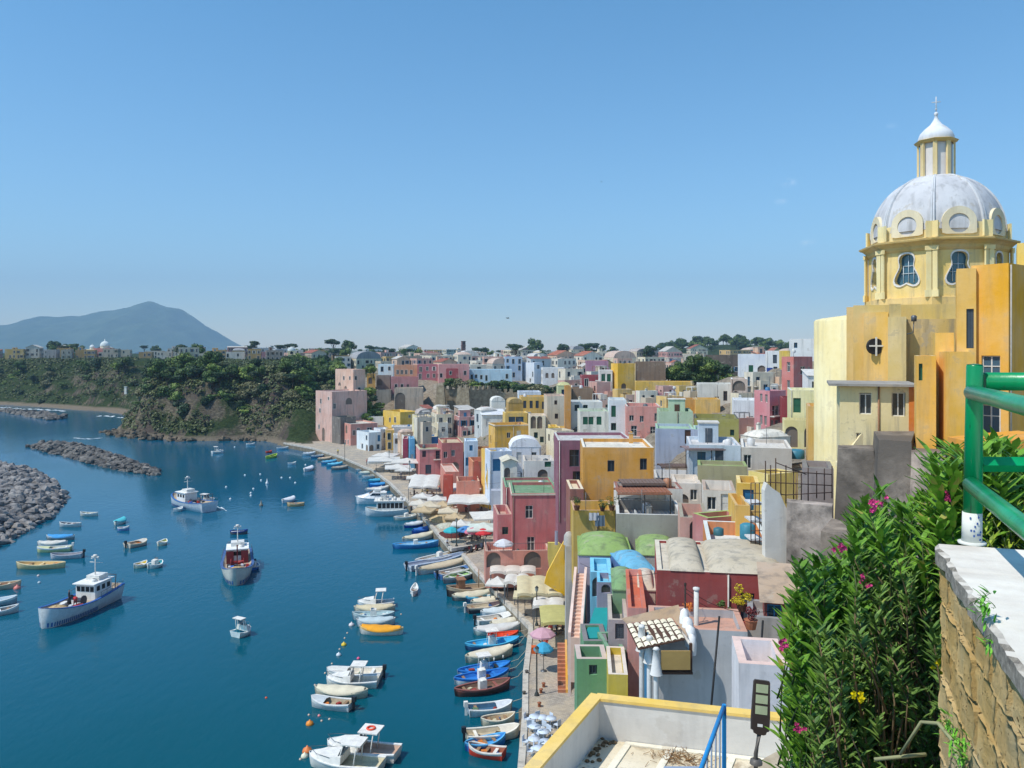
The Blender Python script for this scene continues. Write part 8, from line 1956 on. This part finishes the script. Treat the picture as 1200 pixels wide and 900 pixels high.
# ------------------------------------------------------------------ foreground terrace with yellow rim
zr_ = 23.6
def GZ_(px, py, z): return G(px, py, z)
A = GZ_(694, 812, zr_); Bq = GZ_(610, 905, zr_); Cq = GZ_(1010, 846, zr_)
d1 = (Bq-A).normalized(); d2 = (Cq-A).normalized(); Bq = A+d1*9; Cq = A+d2*12
o = thing('roof_terrace', 'bare roof terrace with pale walls and a yellow painted rim', 'terrace', (A.x, A.y, 22.6)); bs = o.location
TW = stucco((204, 200, 194), .35); th = .24
n1_ = Vector((-d1.y, d1.x, 0)); n1_ = n1_ if n1_.dot(d2) > 0 else -n1_; n2_ = Vector((-d2.y, d2.x, 0)); n2_ = n2_ if n2_.dot(d1) > 0 else -n2_
def wallseg(p, q_, n, name='parapet'):
    q = MB(); P = [p, q_, q_+n*th, p+n*th]; q.prism([v-bs for v in P], -6, .93 if n == n1_ else .926); w_ = q.build(name, [TW], o)
    q = MB(); P = [p-n*.03, q_-n*.03, q_+n*(th+.04), p+n*(th+.04)]; q.prism([v-bs for v in P], .932 if n == n1_ else .928, 1.0 if n == n1_ else .996)
    q.build('painted_rim', [stucco((236, 190, 70), .45)], w_)
wallseg(A, Bq, n1_); bs = bs+Vector((0, 0, 0)); wallseg(A+d2*(th*.5)-d1*.015, Cq-d1*.015, n2_)
# floor
m, nt, b = newmat('terrace_floor'); 
na = noise_tex(nt, .9, 6, .7); nb_ = noise_tex(nt, .28, 3, .5); nc = noise_tex(nt, 9, 4, .7)
c = ramp(nt, nb_, [(.40, lin((206, 192, 164))), (.56, lin((236, 226, 204)))])
c = mix(nt, ramp(nt, na, [(.50, (0, 0, 0)), (.60, (.85,)*3)]), c, lin((168, 150, 124)))
c = mix(nt, ramp(nt, nc, [(.55, (0, 0, 0)), (.75, (.4,)*3)]), c, lin((150, 132, 108)))
nt.links.new(c, b.inputs['Base Color']); b.inputs['Roughness'].default_value = .95; bump(nt, b, na, .4, .03)
q = MB(); P = [A, Bq, Bq+d2*12, Cq]; q.prism([v-bs for v in P], -.3, 0); q.build('floor', [m], o)
q = MB()
# worn raised seams in the roofing
for t in (.9, 1.9, 3.3): 
    p0 = A+d2*t+d1*.25; p1 = p0+d1*7; q.prism([v-bs for v in (p0, p1, p1+d2*.16, p0+d2*.16)], .002, .035)
for t in (.25,): 
    p0 = A+d1*t+d2*.9; p1 = p0+d2*9; q.prism([v-bs for v in (p0, p1, p1+d1*.16, p0+d1*.16)], .0021, .036)
q.build('floor_seams', [stucco((232, 220, 194), .8)], o)
# debris and a dry clump
q = MB(); rg = random.Random(2)
for i in range(170):
    p = A+d2*rg.gauss(2.3, .3)+d1*rg.gauss(.75, .2)-bs; a_ = rg.uniform(0, 6.28); q.tube([(p.x, p.y, .01), (p.x+.16*math.cos(a_), p.y+.16*math.sin(a_), .03+rg.random()*.07)], .006, 3)
tag(q.build('dry_weeds', [plain((150, 112, 70), .9)], None, bs), 'clump of dry brown weeds on the terrace floor', 'weeds', kind='stuff')
q = MB()
for i in range(26):
    p = A+d2*(.32+abs(rg.gauss(0, .18)))+d1*rg.uniform(.2, 1.9)-bs; r_ = rg.uniform(.02, .08); q.lathe([(.01, 0), (r_, .01), (r_*.8, r_*.6), (.01, r_*.9)], 6, 0, (p.x, p.y, 0.002))
tag(q.build('debris', [stone((70, 56, 44), (140, 116, 88), 4, .6, .03)], None, bs), 'dark leaf litter in the terrace corner', 'debris', kind='stuff')
# curved kerb path under the lamp
q = MB(); z1 = 26.0; pts = [GZ_(x, y, z1) for x, y in ((790, 960), (850, 915), (900, 886), (935, 868), (965, 857), (1010, 846), (1200, 842), (1300, 960))]
q.prism(pts, 18, z1); tag(q.build('path', [stone((150, 134, 112), (206, 190, 164), 1.5, .5, .05)]), None, None, kind='structure')
# solar street lamp
p = W(886, 893, 11.2); o = thing('solar_street_lamp', 'dark solar street lamp with three pale panels on a short pole', 'street lamp', p, -.1)
q = MB(); q.tube([(0, 0, -.9), (0, .02, .1), (.05, .05, .36)], .03, 10); q.lathe([(.09, -.02), (.08, .03), (.04, .05)], 10, 0, (0, 0, 0)); q.build('pole', [plain((92, 88, 84), .5)], o)
Mh = Matrix.Translation((.06, .05, .36)) @ Matrix.Rotation(rad(-14), 4, 'X') @ Matrix.Rotation(rad(5), 4, 'Y') @ Matrix.Diagonal((.86, .8, .74, 1))
q = MB(); q.T = Mh; rows = [[(-w_, 0, z), (-w_*.9, -.05, z), (w_*.9, -.05, z), (w_, 0, z), (w_*.85, .05, z), (-w_*.85, .05, z)] for w_, z in ((.06, 0), (.1, .02), (.11, .06), (.15, .08), (.155, .3), (.135, .93), (.12, .96))]
q.grid(rows, 0, False, closeu=True); q.poly(rows[0]); q.poly(rows[-1]); q.T = None; hd_ = q.build('lamp_head', [plain((62, 52, 46), .4)], o)
for i in range(3):
    q = MB(); q.T = Mh; z = .36+i*.19; q.box(-.095, .095, -.058, -.051, z, z+.15); q.T = None; q.build('panel', [plain((168, 176, 140), .25)], hd_)
q = MB(); q.T = Mh; q.box(-.05, .03, -.056, -.051, .14, .19); q.T = None; q.build('name_plate', [WHITE], hd_)
# blue railing
o = thing('blue_railing', 'sky blue painted metal railing rising from the bottom edge', 'railing', W(849, 900, 8.0)); bs = o.location
BL = plain((40, 140, 206), .45); BLG = plain((130, 150, 176), .5)
t0 = W(848, 828, 8.0)-bs; t1 = W(814, 922, 6.7)-bs
q = MB(); q.tube([t0, t0.lerp(t1, .5), t1, t1+(t1-t0)*.4], .022, 8); q.build('top_rail', [BL], o)
q = MB(); q.box(t0.x-.012, t0.x+.022, t0.y-.02, t0.y+.02, t0.z-1.5, t0.z+.02); q.build('post', [BL], o)
for i in range(1, 7):
    p0 = t0.lerp(t1, i/6.5); q = MB(); q.tube([p0, p0-Vector((0, 0, 1.2))], .008, 6); q.build('baluster', [BLG], o)
q = MB(); pz = W(790, 897, 8.2); tag(q.build('x', [BL]), None, None) if False else None
q = MB(); P = [W(778, 898, 9.2), W(826, 898, 9.2), W(830, 960, 8.0), W(760, 960, 8.0)]; zz = P[0].z; q.prism([(p.x, p.y) for p in P], zz-2, zz); tag(q.build('landing_slab', [stucco((130, 150, 176), .5)]), 'grey blue landing slab beside the blue railing', 'slab')

# ------------------------------------------------------------------ tuff wall on the right, with its concrete top
zt3 = EYE-(637-HY)/F*4.9
E0 = Vector((2.58, 4.86, 0)); E1 = Vector((1.52, 1.9, 0)); dw = (E1-E0).normalized(); nw = Vector((dw.y, -dw.x, 0)); nw = nw if nw.x < 0 else -nw   # outward: left
o = thing('tuff_wall', 'rough yellow tuff block wall with a pale concrete top', 'wall', (E0.x, E0.y, zt3)); bs = o.location
# blocks in courses
rg = random.Random(8); q = MB(); L = (E1-E0).length
TUFF = None
m, nt, b = newmat('tuff')
na = noise_tex(nt, 14, 8, .75); nb_ = noise_tex(nt, 1.6, 4, .6); nc = nt.nodes.new('ShaderNodeTexVoronoi'); nc.inputs['Scale'].default_value = 34
geo = nt.nodes.new('ShaderNodeNewGeometry'); nt.links.new(geo.outputs['Position'], nc.inputs['Vector'])
c = ramp(nt, nb_, [(.35, lin((204, 172, 112))), (.5, lin((216, 190, 138))), (.66, lin((216, 202, 166)))])
ri = ramp(nt, geo.outputs['Random Per Island'], [(0, (.80, .74, .66)), (1, (1.08, 1.06, 1.04))])
c = mix(nt, 1.0, c, ri, 'MULTIPLY')
pit = ramp(nt, nc.outputs['Distance'], [(.12, (1, 1, 1)), (.24, (0, 0, 0))])
ps = nt.nodes.new('ShaderNodeMath'); ps.operation = 'MULTIPLY'; nt.links.new(pit, ps.inputs[0]); nt.links.new(ramp(nt, na, [(.45, (0, 0, 0)), (.6, (1, 1, 1))]), ps.inputs[1])
c = mix(nt, ps.outputs[0], c, lin((120, 88, 52)))
c = mix(nt, ramp(nt, na, [(.55, (0, 0, 0)), (.8, (.5,)*3)]), c, lin((226, 206, 166)))
nt.links.new(c, b.inputs['Base Color']); b.inputs['Roughness'].default_value = .97; b.inputs['Specular IOR Level'].default_value = .1
hs = nt.nodes.new('ShaderNodeMath'); hs.operation = 'MULTIPLY_ADD'; hs.inputs[1].default_value = -1.2; nt.links.new(ps.outputs[0], hs.inputs[0]); nt.links.new(na, hs.inputs[2])
bump(nt, b, hs.outputs[0], 1.0, .03)
z = -.10; row_i = 0
while z > -2.6:
    hgt = rg.uniform(.2, .25); u = -.02-rg.uniform(0, .2)*(row_i % 2)
    while u < L:
        w_ = rg.uniform(.32, .46); u0 = max(u, -.02); u1 = min(u+w_-.018, L)
        if u1-u0 > .04:
            pr = rg.uniform(.0, .018); e = .008
            def PP(uu, zz, dd): return dw*uu+nw*dd+Vector((0, 0, zz))
            za, zb4 = z-.008, z-hgt+.008; jt = lambda: rg.uniform(-.004, .004)
            f = [PP(u0+e+jt()*.5, zb4+e+jt()*.5, pr+jt()), PP(u1-e+jt(), zb4+e+jt(), pr+jt()), PP(u1-e+jt(), za-e+jt(), pr+jt()), PP(u0+e+jt()*.5, za-e+jt(), pr+jt())]
            g_ = [PP(u0, zb4, -.02), PP(u1, zb4, -.02), PP(u1, za, -.02), PP(u0, za, -.02)]
            # subdivide the face for an uneven surface
            n_ = 9; rows = []
            for j in range(n_+1):
                row = []
                for i in range(n_+1):
                    p = f[0].lerp(f[1], i/n_).lerp(f[3].lerp(f[2], i/n_), j/n_); nn = noise.noise(p*8+Vector((row_i, 0, 0)))*.012+noise.noise(p*30)*.011; row.append(p+nw*nn)
                rows.append(row)
            ids = q.grid(rows, 0, True)
            gi = [q.pt(v) for v in g_]
            edges = [([ids[0][i] for i in range(n_+1)], gi[0], gi[1]), ([ids[j][n_] for j in range(n_+1)], gi[1], gi[2]), ([ids[n_][i] for i in range(n_, -1, -1)], gi[2], gi[3]), ([ids[j][0] for j in range(n_, -1, -1)], gi[3], gi[0])]
            for ed, a_, b2 in edges:
                h2 = n_//2
                for i in range(h2): q.idx((ed[i], ed[i+1], a_), 0)
                q.idx((ed[h2], ed[h2+1], b2, a_), 0)
                for i in range(h2+1, n_): q.idx((ed[i], ed[i+1], b2), 0)
        u += w_
    z -= hgt; row_i += 1
q.build('blocks', [m], o)
q = MB(); zz = Vector((0, 0, 0)); P = [dw*-.0, dw*L, dw*L-nw*3, -nw*3+dw*-0]; q.prism([v+(-nw*.01) for v in P], -4, -.1); q.build('mortar_core', [stucco((128, 104, 74), .9)], o)
q = MB(); rows = []
NU = 44
edge = [dw*(L*i/NU-.03)+nw*(.035+.02*noise.noise(Vector((i*.35, 0, 0)))) for i in range(NU+1)]
for k, (dd, zz) in enumerate(((-.02, -.115), (0, -.1), (.0, -.02), (-.02, 0), (-.4, .0), (-3, 0))):
    rows.append([p+nw*(dd+(.012*noise.noise(Vector((i*.9, k, 3))) if k < 4 else 0))+Vector((0, 0, zz+(.008*noise.noise(Vector((i*.7, k, 8))) if k < 4 else 0))) for i, p in enumerate(edge)])
q.grid(rows, 0, False); q.poly([r[0] for r in rows]+[(-dw*.03-nw*3+Vector((0, 0, -.11)))])
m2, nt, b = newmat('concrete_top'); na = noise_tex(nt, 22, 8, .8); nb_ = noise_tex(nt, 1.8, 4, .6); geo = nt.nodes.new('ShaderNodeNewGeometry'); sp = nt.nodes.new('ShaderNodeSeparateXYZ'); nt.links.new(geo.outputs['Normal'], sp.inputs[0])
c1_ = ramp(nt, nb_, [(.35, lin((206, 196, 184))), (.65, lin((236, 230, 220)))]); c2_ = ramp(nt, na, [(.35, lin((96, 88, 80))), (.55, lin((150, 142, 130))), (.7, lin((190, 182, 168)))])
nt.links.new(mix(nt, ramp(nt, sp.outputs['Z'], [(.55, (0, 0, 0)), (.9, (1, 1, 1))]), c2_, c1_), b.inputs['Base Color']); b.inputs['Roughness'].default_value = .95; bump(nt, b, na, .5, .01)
q.build('concrete_top', [m2], o)
# green wooden railing
o = thing('green_fence', 'glossy green painted log fence bolted to the concrete wall top', 'fence', (2.785, 4.9, zt3)); bs = o.location
m, nt, b = newmat('green_gloss'); na = noise_tex(nt, 6, 5, .6, (1, 1, .2)); nb_ = noise_tex(nt, 40, 3, .6, (1, 1, .15))
ng = noise_tex(nt, 30, 6, .7, (1, 1, .12)); nt.links.new(mix(nt, ramp(nt, ng, [(.60, (0, 0, 0)), (.66, (.7,)*3)]), ramp(nt, na, [(.3, lin((0, 124, 70))), (.7, lin((4, 160, 98)))]), lin((30, 70, 50))), b.inputs['Base Color']); b.inputs['Roughness'].default_value = .32; b.inputs['Coat Weight'].default_value = .1; bump(nt, b, nb_, .12, .01); GRN = m
z_top = EYE-(427-HY)/F*4.9-zt3
q = MB(); q.tube([(0, 0, .19), (.012, 0, z_top-.012), (.012, 0, z_top)], [.053, .046, .042], 28); q.lathe([(.046, z_top), (.0, z_top+.004)], 28, 0, (.012, 0, 0)); q.build('post', [GRN], o)
q = MB(); q.tube([(-.006, 0, 0), (-.003, 0, .19)], [.056, .054], 28, cap=True); q.lathe([(.075, 0), (.078, .012), (.055, .016)], 28, 0, (-.005, 0, 0)); q.build('post_foot', [stucco((206, 206, 196), .5)], o)
q = MB()
for k in range(11):
    a_ = -1.2-.35*(k % 4)+rg.uniform(-.1, .1); zz = .03+.14*rg.random(); q.T = Matrix.Translation((.0555*math.cos(a_)-.004, .0555*math.sin(a_), zz)) @ Matrix.Rotation(a_, 4, 'Z'); q.box(0, .003, -.004, .004, -.006, .006); q.T = None
q.build('bolt_marks', [plain((40, 80, 150), .5)], o)
def pt_at(px, py, Y): return W(px, py, Y)-bs
ru = (pt_at(1139, 460, 4.86)); rv = dw*3.1; q = MB()
q.tube([ru, ru+rv*.33, ru+rv*.66, ru+rv], .045, 20); q.build('rail', [GRN], o)
rl_ = pt_at(1138, 568, 4.86); q = MB(); q.tube([rl_, rl_+rv*.33, rl_+rv*.66, rl_+rv], .047, 20); q.build('rail', [GRN], o)
q = MB(); a_ = pt_at(1151, 447, 4.93); b2 = a_+Vector((1.6, -.15, .0)); q.tube([a_, b2], .055, 20); q.build('rail', [GRN], o)
q = MB(); a_ = pt_at(1149, 544, 4.93); b2 = a_+Vector((1.6, -.1, 0)); q.tube([a_, b2], .046, 4, smooth=False); q.build('rail', [GRN], o)

# ------------------------------------------------------------------ ledge and oleanders behind the wall
q = MB(); q.prism([(1.7, 3), (5, 3), (6.5, 7.6), (2.45, 7.6)], 20, 27.3); tag(q.build('planting_bank', [stone((58, 46, 34), (104, 86, 62), 2, .8, .1)]), None, None, kind='structure')
q = MB(); q.box(-6, 6, -6, 1.2, 24, 30.35); tag(q.build('viewpoint_path', [stone((120, 110, 96), (176, 164, 146), 2, .5, .03)]), None, None, kind='structure')
OL = leafmat((40, 82, 28), (128, 176, 62), 1.5, .4, .25); OL2 = leafmat((46, 80, 36), (126, 158, 76), 2, .5, .2); STM = plain((110, 92, 66), .8); STG = plain((70, 84, 44), .7)
def leaf(q, p, d, up, L, w_, m=0, curve=.25):
    d = d.normalized(); s = d.cross(up); s = s.normalized() if s.length > 1e-3 else d.orthogonal().normalized(); nn = s.cross(d).normalized()
    pr = []
    for t, ww in ((0, .1), (.3, .85), (.62, .9), (1, .02)):
        c = p+d*(L*t)-nn*(curve*L*t*t); pr.append((c-s*w_*ww+nn*w_*.22, c, c+s*w_*ww+nn*w_*.22))
    for a_, b_ in zip(pr, pr[1:]):
        ia = [q.pt(v) for v in a_]; ib = [q.pt(v) for v in b_]; q.idx((ia[0], ia[1], ib[1], ib[0]), m, True); q.idx((ia[1], ia[2], ib[2], ib[1]), m, True)
def flower(q, p, r, rg):
    for k in range(5):
        a_ = k*1.257+rg.random(); d = Vector((math.cos(a_), rg.uniform(-.5, .1), math.sin(a_))).normalized(); leaf(q, p, d, Vector((.3, -1, .2)), r, r*.42, 0, .1)
def oleander(tips, base, label, seed, nl=(16, 25), L=.17, flowers=(), mat=OL, name='oleander', fcol=(214, 70, 130)):
    rg = random.Random(seed); o = thing(name, label, 'shrub', base); bs = Vector(base); q = MB(); st = MB()
    for tp in tips:
        tp = Vector(tp)-bs; mid = tp+Vector((rg.uniform(-.06, .22), rg.uniform(-.2, .2), -rg.uniform(.25, .5))); st.tube([mid+Vector((rg.uniform(-.1, .1), rg.uniform(-.1, .1), -.3)), mid, tp], [.008, .006, .003], 4)
        d0 = (tp-mid).normalized()
        for w_ in range(rg.randint(*nl)):
            t = rg.random()**.8; p = mid.lerp(tp, -.3+1.3*t); a_ = w_*2.1+rg.uniform(-.4, .4); side = (Vector((math.cos(a_), math.sin(a_), .25+.75*t))+d0*.55).normalized()
            leaf(q, p, side, Vector((0, 0, 1)), L*rg.uniform(.65, 1.2), L*rg.uniform(.1, .16), 0, rg.uniform(.05, .45))
    q.build('leaves', [mat], o); st.build('stems', [STM if name == 'shrub' and seed != 37 else STG], o)
    if flowers:
        f = MB()
        for fp in flowers:
            for k in range(6): flower(f, Vector(fp)-bs+Vector((rg.gauss(0, .022), rg.gauss(0, .02), rg.gauss(0, .02))), .021, rg)
        f.build('flowers', [leafmat(mul3(fcol, .8), tuple(min(255, int(v*1.25)) for v in fcol), 5, .5)], o)
    return o
rg = random.Random(21)
def tipset(n, xa, xb, ya, yb, Ya, Yb, prof=None):
    out = []
    for i in range(n):
        px = rg.uniform(xa, xb); top = ya if prof is None else prof(px); py = top+(yb-top)*rg.random()**1.15; out.append(W(px, py, rg.uniform(Ya, Yb)))
    return out
def prof_main(px):
    pts_ = [(900, 850), (915, 700), (930, 665), (950, 655), (965, 640), (985, 635), (1005, 600), (1020, 580), (1035, 572), (1050, 590), (1065, 600), (1085, 575), (1105, 580)]
    for (a_, b_), (c_, d_) in zip(pts_, pts_[1:]):
        if a_ <= px <= c_: return b_+(d_-b_)*(px-a_)/(c_-a_)
    return 700
bz_ = 27.2
oleander(tipset(200, 985, 1100, 0, 880, 5.6, 7.6, prof_main), (3.0, 6.6, bz_), 'big oleander with pink blossoms beside the green fence post', 31, flowers=[W(1028, 588, 5.7), W(1023, 594, 5.6)], L=.165)
oleander(tipset(200, 926, 992, 0, 890, 5.6, 7.4, prof_main), (2.3, 6.4, bz_), 'oleander with scattered deep pink blossoms at the left of the shrubbery', 32, flowers=[W(983, 643, 5.6), W(915, 752, 5.5), W(934, 853, 5.4), W(1011, 679, 5.5)], L=.16)
oleander(tipset(90, 1090, 1160, 530, 640, 5.4, 6.6), (3.0, 6.3, bz_), 'oleander branches spreading behind the green fence post', 33, flowers=[W(1112, 585, 5.5)], L=.2)
oleander(tipset(46, 1155, 1215, 520, 620, 5.8, 6.8), (3.9, 6.6, bz_), 'oleander top showing through the green fence rails', 34, L=.2)
oleander(tipset(170, 945, 1108, 720, 930, 5.0, 6.6), (2.55, 5.8, bz_), 'tangled grey green undershrub low in front of the oleanders', 35, nl=(26, 40), L=.1, mat=OL2, name='shrub')
oleander(tipset(110, 1000, 1106, 640, 860, 5.2, 6.2), (2.8, 5.7, bz_), 'small leaved shrub with yellow flowers against the tuff wall', 36, nl=(24, 36), L=.085, mat=OL2, name='shrub', flowers=[W(1008, 815, 4.9), W(1098, 780, 5)], fcol=(226, 190, 20))
oleander(tipset(46, 1150, 1210, 585, 640, 5.1, 5.8), (3.5, 5.7, bz_), 'low weeds growing behind the concrete wall top', 37, nl=(12, 18), L=.08, name='shrub', mat=leafmat((60, 90, 20), (150, 170, 50), 2))
# grey green cut branch and a little weed on the wall
q = MB(); q.tube([W(1055, 884, 4.6), W(1080, 846, 4.5), W(1100, 848, 4.4), W(1115, 866, 4.2), W(1130, 905, 4.0)], [.008, .01, .012, .012, .014], 6); q.tube([W(1025, 890, 4.7), W(1065, 886, 4.6), W(1085, 884, 4.6)], .011, 6)
tag(q.build('bare_branch', [plain((150, 150, 110), .8)]), 'pale arching bare branch in front of the shrubs', 'branch')
def wallweed(pts_, label, seed):
    rg2 = random.Random(seed); q = MB()
    for px, py in pts_:
        # point on the wall face: intersect the view ray with the wall plane
        d = Vector(((px-600)/F, 1, -(py-HY)/F)); e0 = Vector((E0.x, E0.y, EYE)); t = (e0-Vector((0, 0, EYE))).dot(nw)/d.dot(nw); P = Vector((0, 0, EYE))+d*t+nw*.04
        for k in range(16):
            a_ = rg2.uniform(0, 6.28); leaf(q, P+Vector((rg2.gauss(0, .02), 0, rg2.gauss(0, .02))), nw*.6+Vector((0, math.cos(a_), math.sin(a_))), Vector((0, 0, 1)), .05, .007)
    tag(q.build('wall_weed', [leafmat((50, 110, 30), (120, 190, 60), 3)]), label, 'weed')
wallweed([(1122, 852), (1128, 862), (1132, 872), (1120, 846), (1142, 870), (1140, 885), (1137, 895)], 'fresh green weed sprouting from the tuff blocks', 3)
wallweed([(1168, 700), (1170, 712), (1166, 720), (1173, 752)], 'small grey green weed under the concrete edge', 4)
